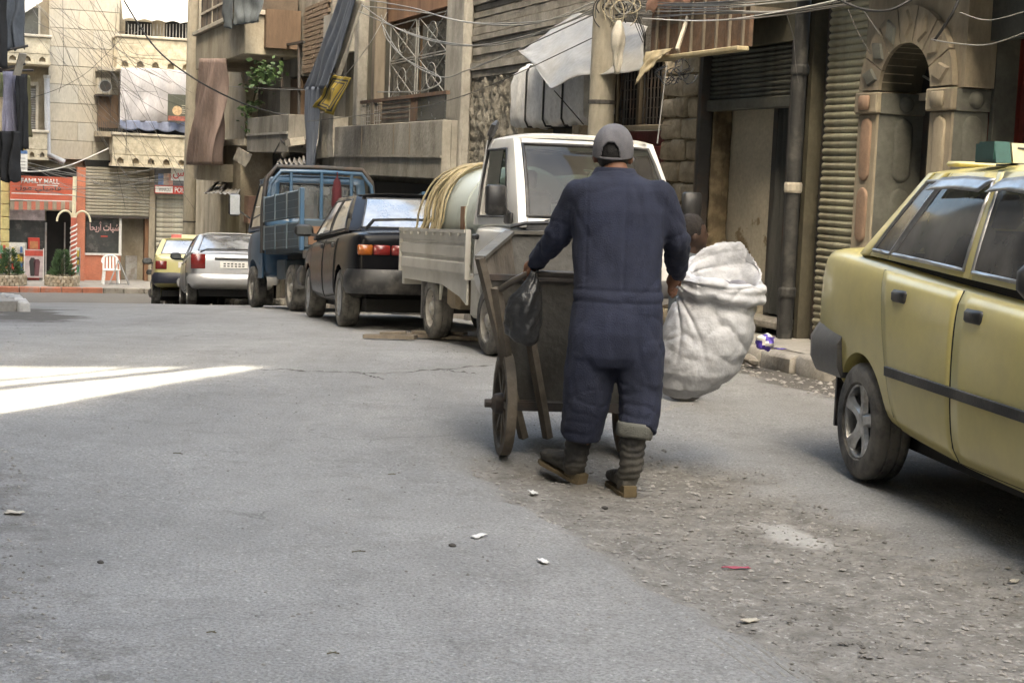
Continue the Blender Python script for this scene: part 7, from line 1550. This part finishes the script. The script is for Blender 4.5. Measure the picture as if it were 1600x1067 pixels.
def board(A, B, C, D, m_, nm, t=.016, n=1):                     # bottom A-B, top C-D
    A, B, C, D = map(Vector, (A, B, C, D))
    for i in range(n):
        f0, f1 = i / n + .004 * (i > 0), (i + 1) / n - .004 * (i < n - 1); q = MB()
        q.sheet(lambda a, b_: A.lerp(B, a).lerp(C.lerp(D, a), f0 + (f1 - f0) * b_) , 6, 3); q.build(nm, m_, cart, off=CO, thick=t * (1 if i % 2 else .85))
board(NLb, FLb, NLt, FLt, m_cwood2, 'side_board', n=3); board(NRb, FRb, NRt, FRt, m_cwood2, 'side_board', n=3); board(FLb, FRb, FLt, FRt, m_cwood, 'front_board', n=2)
board(NLb, NRb, NLb.lerp(NLt, .87), NRb.lerp(NRt, .87), m_cwood, 'rear_board', n=1); board(NLb, NRb, FLb, FRb, m_cwood, 'floor_board', t=.02)
q = MB()
for a, b_ in ((NLt, FLt), (FLt, FRt), (FRt, NRt)): q.bar(a, b_, .055, .02)
q.build('rim', m_crim, cart, off=CO)
q = MB(); q.bar(NLb.lerp(NLt, .87), NRb.lerp(NRt, .87), .03, .03); q.build('rear_rail', m_iron, cart, off=CO)
for a, b_, w_ in ((NLt + Vector((0, -.02, 0)), at(818, 684, 8.08), .045), (at(776, 450, 7.93), at(793, 575, 8.0), .05), (at(830, 536, 7.98), at(856, 684, 8.06), .045), (NRt + Vector((0, -.02, 0)), at(975, 684, 8.12), .045)):
    q = MB(); q.bar(a, b_, w_, .035); q.build('leg_post', m_cwood2, cart, off=CO)
q = MB(); q.bar(at(808, 634, 8.05), at(975, 638, 8.1), .045); q.bar(at(808, 634, 8.05), at(826, 616, 8.7), .045); q.bar(at(975, 638, 8.1), at(964, 619, 8.74), .045); q.build('under_frame', m_iron, cart, off=CO)
q = MB(); q.tube([at(776, 456, 7.95), at(800, 440, 7.82), at(822, 429, 7.77), at(850, 428, 7.75), at(950, 431, 7.74), at(1000, 436, 7.8), at(1012, 456, 7.97)], .016, 10); q.build('handle', mat('handle pipe', (.10, .085, .07), r=.5, m=.3, var=.3), cart, smooth=60, off=CO)
q = MB(); ax = cw + Vector((0, 0, .262)); q.tube([ax - cr * .10, ax + cr * .74], .022, 10); q.build('axle', m_iron, cart, smooth=60, off=CO)
for k in (0, .64):
    c = cw + cr * k + Vector((0, 0, .262)); wh = bpy.data.objects.new('wheel', None); COL.objects.link(wh); wh.parent = cart; wh.location = c - Vector(CO)
    wh.rotation_euler = (0, R(90), ch_)
    q = MB(); q.lathe([(.262, -.024), (.266, 0), (.262, .024), (.225, .026), (.215, .018), (.215, -.018), (.225, -.026)], None, 40, close=True); q.build('rim', m_cwood2, wh, smooth=40)
    for j in range(8):
        a = 6.2832 * j / 8; q = MB(); q.bar((.03 * math.cos(a), .03 * math.sin(a), 0), (.22 * math.cos(a), .22 * math.sin(a), 0), .03, .024); q.build('spoke', m_cwood2, wh)
    q = MB(); q.lathe([(.05, -.05), (.055, -.02), (.055, .02), (.05, .05), (.02, .07), (.002, .07)], None, 16); q.lathe([(.002, -.075), (.02, -.07), (.05, -.05)], None, 16); q.build('hub', m_iron, wh, smooth=40)
# something bent over the far rim
q = MB(); q.tube([FLt.lerp(FRt, .0) + Vector((0, 0, .03)), FLt.lerp(FRt, .12) + Vector((0, 0, .05)), FLt.lerp(FRt, .3) + Vector((0, 0, .055)), FLt.lerp(FRt, .5) + Vector((0, 0, .03))], .012, 6); q.build('bent_wire', m_cable, cart, smooth=60, off=CO)

# ------------------------------------------------------------------ black carrier bag and white sack
def bag_rings(spec, Z, n=40, seed=0, amp=.05, freq=3):
    rings = []
    for k, (px, py, hw, d, tl) in enumerate(spec):
        c = at(px, py, Z); a = hw * Z / FPX; ring = []
        for i in range(n):
            t = 6.2832 * i / n; e = 1 + amp * nz(math.cos(t) * freq + seed, math.sin(t) * freq, k * .55 + seed) + amp * .5 * math.sin(t * 7 + k * .8 + seed)
            ring.append(c + Vector((a * math.cos(t) * e, d * math.sin(t) * e, tl * math.sin(t) * d)))
        rings.append(ring)
    return rings
m_bagb = mat('black bin bag', (.02, .021, .023), r=.33, var=.3, vs=7, dirt=(.1, .1, .1), da=.35, ds=6, bump=.35, bs=26)
hb = at(838, 428, 7.70); bg_ = thing('carrier_bag', 'black plastic carrier bag hanging from the person\'s left hand', 'bag', at(818, 540, 7.70)); bo_ = tuple(at(818, 540, 7.70))
spec = [(834, 424, 4, .012, 0), (832, 436, 9, .02, 0), (828, 450, 17, .04, 0), (822, 466, 25, .06, 0), (818, 485, 29, .075, 0), (816, 505, 29, .08, 0), (817, 522, 26, .075, 0), (821, 534, 18, .05, 0), (824, 540, 6, .02, 0)]
f2 = []
for a, b_ in zip(spec, spec[1:]): f2 += [tuple(x + (y - x) * k / 3 for x, y in zip(a, b_)) for k in range(3)]
f2.append(spec[-1]); q = MB(); q.loft(bag_rings(f2, 7.70, 44, 3, .12, 2.2)); q.build('bag', m_bagb, bg_, smooth=180, off=bo_)
for dx in (-.012, .014): q = MB(); q.tube([at(834, 426, 7.70) + Vector((dx, 0, 0)), at(838, 416, 7.73) + Vector((dx, .01, 0)), at(836, 408, 7.76)], .006, 6); q.build('handle_loop', m_bagb, bg_, off=bo_)
sk_o = at(1085, 625, 7.9); sack = thing('white_sack', 'bulging grey-white woven sack with rolled rim beside the person\'s right hand', 'sack', sk_o); so = tuple(sk_o)
spec = [(1064, 622, 6, .02, 0), (1068, 617, 30, .09, .0), (1074, 604, 50, .15, .0), (1086, 578, 66, .19, .05), (1098, 545, 73, .21, .08), (1108, 510, 71, .205, .12), (1115, 480, 66, .18, .2), (1124, 456, 62, .155, .38), (1131, 432, 60, .14, .65), (1134, 420, 57, .13, .8), (1134, 427, 49, .11, .7), (1129, 446, 44, .10, .5), (1126, 458, 34, .08, .3)]
f2 = []
for a, b_ in zip(spec, spec[1:]): f2 += [tuple(x + (y - x) * k / 4 for x, y in zip(a, b_)) for k in range(4)]
f2.append(spec[-1]); n = 60; rings = []
for k, (px, py, hw, d, tl) in enumerate(f2):
    c = at(px, py, 7.9); a = hw * 7.9 / FPX; f_ = k / len(f2)
    rings.append([c + Vector((a * math.cos(t) * (1 + .05 * nz(math.cos(t) * 1.6 + 7, math.sin(t) * 1.6, f_ * 4)), d * math.sin(t) * (1 + .06 * nz(math.cos(t) * 2, math.sin(t) * 2 + 5, f_ * 3)), tl * math.sin(t) * d + (.05 * math.exp(-((t - 1.3) / .5) ** 2) + .03 * nz(math.cos(t) * 2, math.sin(t) * 2, 8)) * smooth(.5, .72, f_))) for t in [6.2832 * i / n for i in range(n)]])
q = MB(); q.loft(rings); lip = []; lr_ = []
for i in range(49):
    t = 6.2832 * i / 48; x, y = math.cos(t), math.sin(t); c = at(1127, 441, 7.9)
    lip.append(c + Vector((.195 * x * (1 + .06 * nz(x * 2 + 3, y * 2, 1)), .15 * y, (.55 if y > 0 else .16) * y * .16 + .02 * nz(x * 2, y * 2, 8) - .02 * x + .05 * math.exp(-((t - 1.3) / .5) ** 2)))); lr_.append((.040 if y < 0.1 else .026) * (1 + .4 * nz(x * 2.4, y * 2.4, 4)))
q.tube(lip, lr_, 14); q.tube([l + Vector((0, -.012, -.045)) for l in lip], [r_ * .8 for r_ in lr_], 14)
me = remesh(q, .0065, 2); hp = at(1052, 440, 7.72)
def crumple(c, nn):
    dx, dz = c.x - hp.x, c.z - hp.z; ang = math.atan2(dz, dx); dist = math.hypot(dx, dz)
    f = -.016 * ridge(nz(ang * 2.6, dist * 2.2, 3), 3.2) * max(0, 1 - dist / .62) - .009 * ridge(nz(c.x * 4 + c.z * 2.5, c.y * 4, c.z * 3), 4)
    f -= .006 * ridge(nz(c.x * 7 - c.z * 4, c.y * 7, c.z * 6 + 7), 4); f += .007 * nz(c.x * 5, c.y * 5, c.z * 5 + 2) + .004 * nz(c.x * 22, c.y * 22, c.z * 22)
    return f
displace(me, crumple); shift(me, so); me.materials.append(m_sack); finish(me, 'sack_body', sack, 50)
mc = at(1127, 446, 7.9); inn = MB(); rv = random.Random(4)
for k in range(9): inn.ball(mc + Vector((rv.uniform(-.10, .10), rv.uniform(-.05, .05), rv.uniform(-.05, .012))), (rv.uniform(.03, .06), rv.uniform(.03, .05), rv.uniform(.02, .035)), 8, 6)
inn.build('contents', mat('sack contents', (.16, .155, .17), r=.6, var=.5, vs=9, dirt=(.05, .05, .05), da=.5, ds=8), sack, smooth=40, off=so)

# ------------------------------------------------------------------ second person, almost hidden behind the first
c0 = at(1083, 364, 10.3); g0 = Vector((c0.x - .03, c0.y, groundz(*SU(c0.x, c0.y)))); kid = thing('person', 'dark-haired person almost hidden behind the coveralled person\'s right elbow', 'person', g0); ko = tuple(g0); hc = c0
b = MB(); b.ball(hc, (.088, .082, .108), 18, 12); b.ball(hc + Vector((.045, .0, -.05)), (.05, .052, .055), 12, 8); b.ball(hc + Vector((.088, 0, -.015)), (.016, .012, .02), 8, 6); b.ball(hc + Vector((.0, -.082, -.02)), (.02, .012, .028), 8, 6)
sh = hc + Vector((-.03, 0, -.22)); limb(b, [hc + Vector((-.01, 0, -.08)), sh], [.046, .05]); hip = sh + Vector((0, 0, -.36)); limb(b, [sh + Vector((0, 0, -.03)), hip], [.085, .085])
for sd in (-1, 1):
    limb(b, [sh + Vector((0, sd * .11, -.02)), sh + Vector((.0, sd * .14, -.22)), sh + Vector((.08, sd * .12, -.38))], [.045, .036, .026]); hand(b, sh + Vector((.08, sd * .12, -.38)), sh + Vector((.11, sd * .12, -.43)), (.5, 0, -.6), 0, sd)
    kn = Vector((hip.x + sd * .05, hip.y + sd * .06, g0.z + .27)); limb(b, [hip + Vector((0, sd * .06, -.02)), kn, Vector((hip.x + sd * .02, hip.y + sd * .07, g0.z + .05))], [.075, .052, .04])
me = remesh(b, .009, 3); shift(me, ko); me.materials.append(mat('dark brown skin', (.06, .034, .024), r=.6, var=.2, vs=12)); finish(me, 'body', kid, 180)
q = MB(); q.ball(hc + Vector((-.018, 0, .02)), (.095, .094, .105), 20, 14); me = remesh(q, .008, 1); displace(me, lambda c, n_: .006 * nz(c.x * 90, c.y * 90, c.z * 60))
for v in me.vertices:
    if v.co.x > hc.x + .045 and v.co.z < hc.z + .05: v.co.x = hc.x + .045
shift(me, ko); me.materials.append(mat('dark brown hair', (.016, .012, .010), r=.8, var=.4, vs=50, bump=.5, bs=160)); finish(me, 'hair', kid, 180)
q = MB(); limb(q, [sh + Vector((0, 0, -.0)), hip], [.105, .11]); 
for sd in (-1, 1): limb(q, [sh + Vector((0, sd * .11, -.02)), sh + Vector((.0, sd * .14, -.22))], [.058, .052])
me = remesh(q, .012, 4); displace(me, lambda c, n_: .006 * nz(c.x * 12, c.y * 12, c.z * 7)); shift(me, ko); me.materials.append(m_darkcl); finish(me, 'shirt', kid, 180)
q = MB()
for sd in (-1, 1):
    kn = Vector((hip.x + sd * .05, hip.y + sd * .06, g0.z + .27)); limb(q, [hip + Vector((0, sd * .05, .0)), kn, Vector((hip.x + sd * .02, hip.y + sd * .07, g0.z + .08))], [.10, .068, .058])
me = remesh(q, .012, 4); shift(me, ko); me.materials.append(mat('dark trousers', (.03, .03, .035), r=.9, var=.3)); finish(me, 'trousers', kid, 180)
for sd in (-1, 1):
    q = MB(); c = Vector((hip.x + sd * .02 + .04, hip.y + sd * .07, g0.z + .035)); q.ball(c, (.10, .04, .035), 14, 8); q.build('shoe', m_black, kid, smooth=60, off=ko)
# ------------------------------------------------------------------ laundry on the left
m_lav = mat('lavender shirt', (.33, .31, .38), r=.9, var=.15, vs=5, bump=.2, bs=120); m_blkc = mat('black cloth', (.02, .02, .021), r=.95, var=.3, vs=4, bump=.2, bs=120)
m_olc = mat('olive cloth', (.13, .115, .05), r=.95, var=.2); m_limec = mat('lime cloth', (.36, .38, .2), r=.9); m_redc = mat('red and white cloth', (.45, .06, .05), r=.9); m_slate = mat('slate coat', (.09, .10, .115), r=.95, var=.2, vs=4, bump=.2, bs=100)
def cloth(name, label, px0, px1, py0, py1, Z, m, seed, taper=0.0, group='laundry on the left-hand balcony', cat='laundry', amp=.05, slant=0.0):
    A, B = at(px0, py0, Z), at(px1, py0 + slant, Z + .3); C, D = at(px0 + taper, py1, Z), at(px1 - taper, py1 + 6 * nz(seed, 2), Z + .3)
    o = thing(name, label, cat, (C + D) / 2, 0, group); of = tuple((C + D) / 2); q = MB()
    q.sheet(lambda a, b: A.lerp(B, a).lerp(C.lerp(D, a), b) + Vector((.02 * nz(a * 4, b * 4, seed), amp * math.sin(a * 14 + 3 * nz(a * 2, b * 2, seed)) * (.4 + b * .8), .06 * nz(a * 5, seed, 3) * (b > .9))), 26, 18); q.build('cloth', m, o, smooth=180, off=of, thick=.006); return o
cloth('hanging_coat', 'long slate grey coat at the top left corner', -6, 38, -30, 78, 23, m_slate, 1, 1, cat='coat'); cloth('hanging_coat', 'black coat hanging left of the slate grey coat', -30, 10, -20, 106, 22.6, m_blkc, 2, 0, cat='coat')
cloth('hanging_shirt', 'lavender shirt on the laundry line at the left edge', 4, 26, 112, 236, 23.6, m_lav, 3, -1, cat='shirt'); cloth('hanging_shirt', 'lime green shirt at the far left of the laundry line', -8, 8, 114, 152, 23.9, m_limec, 4, 0, cat='shirt')
cloth('hanging_shirt', 'small red and white garment between lavender shirt and black skirt', 19, 26, 116, 146, 23.9, m_redc, 5, 0, cat='garment'); cloth('hanging_skirt', 'long black skirt on the laundry line', 26, 42, 116, 234, 23.7, m_blkc, 6, -1, cat='skirt')
cloth('hanging_skirt', 'olive and black garment at the right end of the laundry line', 34, 46, 118, 214, 24.1, m_olc, 7, -3, cat='skirt'); cloth('hanging_skirt', 'crumpled black cloth at the bottom of the left laundry', -10, 30, 205, 282, 22.9, m_blkc, 8, 2, cat='cloth', amp=.12)
lr = thing('laundry_rack', 'iron laundry rods projecting from the left-hand building', 'rack', at(-30, 110, 24)); of = tuple(at(-30, 110, 24))
for p, q_ in (((-90, 114, 23.9), (52, 110, 24)), ((-90, 100, 23), (44, 72, 23.2)), ((-90, 130, 23.2), (40, 100, 23.4)), ((-90, -34, 22.9), (44, -30, 23.1))): MB().tube([at(*p), at(*q_)], .02, 6).build('rod', m_iron, lr, off=of)
MB().bar(at(26, 118, 23.4), at(36, 84, 23.3), .12, .02).build('bracket_plate', m_sill, lr, off=of)
# small sign under the lower left balcony
a0, a1, c0, c1 = erect(24, 228, 43, 268, FU - 1.3); sg2, o_ = cthing('hanging_sign', 'small white sign with yellow and blue top by the lower left balcony', 'sign', (a0 + a1) / 2, FU - 1.3, c0)
MB().bx(a0, a1, FU - 1.3, FU - 1.22, c0, c0 + (c1 - c0) * .68).build('board', m_whitep, sg2, off=o_); MB().bx(a0, a1, FU - 1.31, FU - 1.22, c0 + (c1 - c0) * .69, c0 + (c1 - c0) * .82).build('blue_band', pal[2], sg2, off=o_); MB().bx(a0, a1 - .1, FU - 1.31, FU - 1.22, c0 + (c1 - c0) * .83, c1).build('yellow_band', pal[1], sg2, off=o_)
for k in range(4): MB().bx(a0 + .05, a1 - .06, FU - 1.306, FU - 1.3005, c0 + .08 + k * .1, c0 + .11 + k * .1).build('print_line', m_steel, sg2, off=o_)
a0, a1, c0, c1 = erect(2, 280, 15, 330, FU - .6); yp, o_ = cthing('yellow_pillar', 'yellow stone-clad pillar at the left of the mall sign', 'pillar', (a0 + a1) / 2, FU - .6, GZF)
for k in range(8): MB().bx(a0, a1, FU - .6 + .01 * (k % 2), FU - .2, GZF + k * (c1 - GZF) / 8 + .01, GZF + (k + 1) * (c1 - GZF) / 8 - .01, b=.02).build('stone', mat('yellow cladding', (.52, .44, .2), r=.85, var=.2, dirt=(.3, .25, .12), da=.5, ds=4), yp, off=o_)
# grey downpipe sheet by the left balconies
a0, a1, c0, c1 = erect(70, 120, 76, 240, FU - .4); gp_, o_ = cthing('grey_downpipe', 'pale grey downpipe beside the left balconies', 'pipe', (a0 + a1) / 2, FU - .3, c0)
MB().tube([((a0 + a1) / 2, FU - .3, c1), ((a0 + a1) / 2 + .05, FU - .3, c0), (a1 + .5, FU - .35, c0 - .25)], .09, 10).build('pipe', mat('grey pvc', (.40, .42, .46), r=.5, var=.15), gp_, smooth=60, off=o_); MB().tube([((a0 + a1) / 2, FU - .3, c1 - .05), ((a0 + a1) / 2, FU - .3, c1 + .05)], .11, 10).build('collar', m_steel, gp_, smooth=60, off=o_)

# ------------------------------------------------------------------ overhead wires
def wire(pts, r, m, label, group=None, name='overhead_wire', sag=0.0, cat='wire'):
    P = [at(*p) for p in pts]; out = []                      # Catmull-Rom through the points
    for i in range(len(P) - 1):
        p0, p1, p2, p3 = P[max(0, i - 1)], P[i], P[i + 1], P[min(len(P) - 1, i + 2)]
        for k in range(8):
            t = k / 8; out.append(.5 * ((2 * p1) + (p2 - p0) * t + (2 * p0 - 5 * p1 + 4 * p2 - p3) * t * t + (3 * p1 - p0 - 3 * p2 + p3) * t ** 3) - Vector((0, 0, sag * 4 * t * (1 - t) if len(P) == 2 else 0)))
    out.append(P[-1]); c = out[0]; q = MB(); q.tube([p - c for p in out], r * .72, 5); o = q.build(name, m, smooth=180); o.location = c; tag(o, label, cat, group); return o
wire([(188, -8, 30), (240, 72, 30), (300, 121, 30), (370, 158, 30.5), (425, 176, 31), (452, 182, 31), (446, 205, 31), (428, 240, 31)], .022, m_cable, 'thick black cable sweeping down from the top left to the grey balcony', cat='cable')
wire([(12, 266, 40), (60, 268, 42), (110, 258, 44), (170, 232, 46)], .022, m_whitep, 'white cable curving above the mall sign', cat='cable'); wire([(105, 262, 46), (180, 300, 46), (250, 330, 46), (300, 345, 46)], .012, m_wire, 'pale wire running down from the white cable across the grey shutter')
rw = random.Random(31); GF = 'thin wires in front of the far facade'
for k in range(34):
    x0, y0 = rw.uniform(40, 190), rw.uniform(-12, 80); x1, y1 = rw.uniform(170, 330), rw.uniform(40, 330); Z = rw.uniform(38, 49)
    wire([(x0, y0, Z), ((x0 + x1) / 2 + rw.uniform(-20, 20), (y0 + y1) / 2 + rw.uniform(4, 26), Z), (x1, y1, Z + rw.uniform(-3, 3))], rw.choice([.006, .007, .009]), rw.choice([m_wire, m_wire2, m_wire2, m_cable]), 'one of many thin wires slanting across the far facade', GF)
for k in range(14):
    y0 = rw.uniform(240, 300); y1 = rw.uniform(255, 320); Z = rw.uniform(45, 50); wire([(rw.uniform(15, 60), y0, Z), (150, (y0 + y1) / 2 + rw.uniform(2, 22), Z), (rw.uniform(240, 320), y1, Z)], .008, rw.choice([m_wire, m_wire, m_wire2]), 'one of the slack wires hanging across the far shop signs', 'slack wires over the far shop signs')
for pts in ([(98, 0, 47), (99, 90, 47), (97, 125, 47), (92, 145, 47)], [(150, 0, 46), (190, 75, 46), (215, 110, 46)], [(0, 155, 46), (60, 150, 46), (130, 118, 46), (190, 60, 46)]): wire(pts, .010, m_cable, 'dark wire hanging against the cream stone wall', 'dark wires on the cream wall')
# bundle around the near pole
Zp = W(6.3, pole_u)[1]
for k, pts in enumerate(([(540, -5, 24), (640, 12, 21), (720, 34, 19), (830, 38, 17), (928, 4, Zp)], [(565, 10, 24), (660, 20, 21), (740, 36, 19), (850, 33, 17), (930, 10, Zp)], [(565, 8, 24), (620, 45, 22), (690, 68, 20), (760, 70, 18), (860, 45, 17), (928, 14, Zp)], [(560, 18, 24), (640, 52, 22), (720, 70, 19), (800, 66, 18), (930, 18, Zp)], [(596, 24, 22), (604, 60, 22), (640, 98, 21), (690, 121, 20), (730, 110, 19), (800, 82, 18), (930, 22, Zp)], [(598, 40, 22), (630, 90, 21), (688, 122, 20), (660, 142, 20), (590, 144, 21)], [(480, 190, 26), (600, 176, 22), (690, 160, 20), (780, 128, 18), (925, 60, Zp)], [(350, 135, 36), (440, 140, 30), (478, 141, 28)], [(605, 20, 24), (570, 80, 24), (520, 140, 25)])):
    wire(pts, .011 if k < 6 else .008, m_wire if k != 6 else m_wire2, 'pale grey wire slung between the balconies and the concrete pole' if k < 7 else 'pale wire tied across the balconies farther up the street', 'wires from the pole to the balconies' if k < 7 else 'wires across the far balconies')
for k in range(9):
    y = rw.uniform(-8, 14); wire([(948 + rw.uniform(-10, 10), y, Zp - .1), (1010, y + rw.uniform(8, 20), Zp - .3), (1120, y + rw.uniform(10, 22), 12.4), (1220, y + rw.uniform(2, 12), 12), (1330, y - rw.uniform(4, 14), 11.6)], .008, rw.choice([m_wire2, m_wire2, m_wire]), 'one of the bunched wires running right from the concrete pole along the shops', 'bunched wires right of the pole')
wire([(1004, 29, Zp - .2), (1100, 33, 12.6), (1200, 22, 12), (1330, -4, 11.4)], .006, m_whitep, 'twisted white wire under the bunched wires')
for k in range(16):                                           # loose coils hanging at the pole head
    cx, cy = rw.uniform(940, 1000), rw.uniform(-2, 26); ra, rb = rw.uniform(8, 28), rw.uniform(12, 30); Z = Zp - rw.uniform(.05, .35)
    wire([(cx + ra * math.cos(a), cy + rb * math.sin(a), Z) for a in np.linspace(rw.uniform(0, 3), rw.uniform(5, 8), 9)], rw.choice([.006, .008, .010]), rw.choice([m_wire2, m_wire, m_cable, mat('straw wire', (.33, .29, .21), r=.7)]), 'loose cable loop in the tangle at the head of the concrete pole', 'cable tangle on the pole', 'cable_loop')
for k in range(7): x = rw.uniform(985, 1000); wire([(x, 25, Zp - .2), (x + 10, 50, Zp - .2), (1008, 60 + k * 3, Zp - .1)], .005, m_cable, 'thin dark cable drooping onto the grey canopy', 'dark cables on the canopy')
for k in range(12): cx, cy = rw.uniform(1035, 1080), rw.uniform(100, 126); wire([(cx + rw.uniform(5, 16) * math.cos(a), cy + rw.uniform(6, 16) * math.sin(a), 13.4 - rw.uniform(0, .2)) for a in np.linspace(0, 5, 7)], .006, m_cable, 'dark cable knot under the torn cream sheet', 'cable knot under the awning', 'cable_loop')
wire([(1290, -10, 10.6), (1345, 14, 10.5), (1390, 16, 10.4), (1430, -4, 10.4)], .012, m_cable, 'black cable sagging in front of the portal arch', cat='cable'); wire([(1455, 62, 10.4), (1490, 68, 10.2), (1545, 70, 10), (1610, 48, 9.8)], .006, m_wire, 'pale wire sagging right of the portal arch')
wire([(1500, 20, 10.2), (1545, 32, 10), (1610, 16, 9.8)], .005, m_wire, 'upper pale wire in front of the red door'); wire([(1460, 64, 10.5), (1488, 22, 10.4), (1500, -8, 10.4)], .014, m_cable, 'short black cable rising beside the arch', cat='cable')
for pts in ([(1325, 15, 10.9), (1340, 50, 10.9), (1360, 85, 10.9)], [(1350, 18, 10.9), (1375, 55, 10.8)], [(1228, 20, 12), (1240, 60, 12), (1243, 100, 12), (1248, 130, 12)]): wire(pts, .004, m_wire2, 'thin loose wire hanging in front of the shutters', 'loose wires by the shutters')

# ------------------------------------------------------------------ litter
def on_road(px, py, lift=.0):
    x, y = on_ground(px, py, -.02); s_, u_ = SU(x, y); return Vector((x, y, groundz(s_, u_) + lift))
def scrap(label, px, py, w, d, m, seed, name='paper_scrap', cat='litter', h=.006, grp=None):
    c = on_road(px, py, .006); o = thing(name, label, cat, c, seed, grp); q = MB(); q.sheet(lambda a, b: ((a - .5) * w * (1 + .3 * nz(b * 3, seed)), (b - .5) * d * (1 + .4 * nz(a * 3, seed + 4)), h * (.5 + nz(a * 3 + seed, b * 3)) ), 8, 8); q.build('sheet', m, o, smooth=180, thick=.003)
    return o
m_paper = mat('white paper', (.66, .65, .62), r=.8, var=.12)
scrap('white paper scrap in the middle of the road', 748, 848, .075, .03, m_paper, 1.0); scrap('white paper scrap nearer the camera than the other', 848, 889, .06, .028, m_paper, 2.0); scrap('pale scrap at the left edge of the road', 22, 812, .07, .04, m_sill, 3.0); scrap('red strip of plastic lying in the gravel', 1150, 883, .10, .015, mat('red plastic', (.35, .06, .10), r=.5), .1, 'plastic_strip'); scrap('pale scrap at the right edge in the gravel', 1585, 912, .05, .025, m_sill, 4.0); scrap('flattened pale can in the gravel', 1172, 962, .06, .03, m_sill, .4, 'flat_can'); scrap('white scrap just behind the person\'s boots', 833, 763, .07, .03, m_paper, 5.0)
for px, py, r_, lb in ((156, 887, .010, 'dark pebble alone on the left part of the road'), (706, 863, .012, 'dark stone left of the paper scrap'), (945, 784, .012, 'dark stone just behind the person')):
    c = on_road(px, py, r_ * .4); o = thing('stone', lb, 'stone', c); q = MB(); q.ball((0, 0, 0), (r_ * 1.3, r_, r_ * .7), 9, 6); me = q.mesh('s'); displace(me, lambda a, n_: .005 * nz(a.x * 60, a.y * 60, a.z * 60)); me.materials.append(mat('dark stone', (.06, .055, .05), r=.9, var=.4)); finish(me, 'rock', o, 60)
for k, (px, py, an, L_) in enumerate(((560, 873, .3, .05), (278, 718, -.2, .05), (612, 748, .1, .035), (520, 1035, .2, .035), (330, 1000, .0, .03))):
    c = on_road(px, py, .006); o = thing('twig', ('twig in the middle of the road', 'twig left on the road near the sunlit patch', 'short twig left of the cart wheel', 'twig near the lower edge of the picture', 'short flat twig at lower left')[k], 'twig', c, an); q = MB(); q.tube([(-L_ / 2, 0, 0), (0, .004, .002), (L_ / 2, -.003, .001)], .0022, 5); q.tube([(0, .004, .002), (.01, .01, .003)], .0015, 4); q.build('stick', m_stem, o)
x_, y_ = on_ground(1196, 545, .14); pk_ = thing('crumpled_packet', 'crumpled purple and white packet on the kerb', 'packet', (x_, y_, .135)); q = MB(); q.ball((0, 0, .055), (.075, .06, .065), 18, 12, 0); 
me = q.mesh('p'); displace(me, lambda c, n_: .022 * nz(c.x * 26, c.y * 26, c.z * 26)); 
me.materials.append(m_whitep); me.materials.append(mat('purple foil', (.08, .05, .34), r=.3, m=.3, var=.3)); me.polygons.foreach_set('material_index', [1 if nz(p.center.x * 22, p.center.y * 22, p.center.z * 16) > .02 or p.center.z < .03 else 0 for p in me.polygons]); finish(me, 'wrapper', pk_, 25)
q = MB(); q.sheet(lambda a, b: (.06 + .10 * a, -.03 + .05 * b, .012 + .012 * nz(a * 4, b * 4)), 6, 4); q.build('flap', MATS['purple foil'], pk_, smooth=180, thick=.003)
# boards lying under the white truck
for k, (p, q_, lb) in enumerate((((570, 516), (650, 521), 'weathered plank lying behind the white truck\'s rear wheel'), ((600, 510), (760, 527), 'long pale plank under the white truck'))):
    a, b = on_road(*p, .03), on_road(*q_, .03); o = thing('plank', lb, 'plank', a); MB().bar((0, 0, 0), b - a, .11, .035).build('board', m_timb, o)
    MB().bar((b - a) * .3 + Vector((0, 0, .03)), (b - a) * .8 + Vector((0, .05, .035)), .08, .022).build('batten', m_timb, o)
# broken kerb lumps in the gutter
for px, py, r_, lb in ((1150, 560, .10, 'broken lump of kerb concrete left of the crumpled packet'), (1172, 566, .06, 'small lump of concrete in the gutter')):
    x_, y_ = on_ground(px, py); o = thing('rubble', lb, 'rubble', (x_, y_, 0)); q = MB(); q.ball((0, 0, r_ * .4), (r_ * 1.2, r_, r_ * .8), 10, 7); me = q.mesh('r'); displace(me, lambda c, n_: .05 * nz(c.x * 12, c.y * 12, c.z * 12)); me.materials.append(m_kerb); finish(me, 'lump', o, 30)
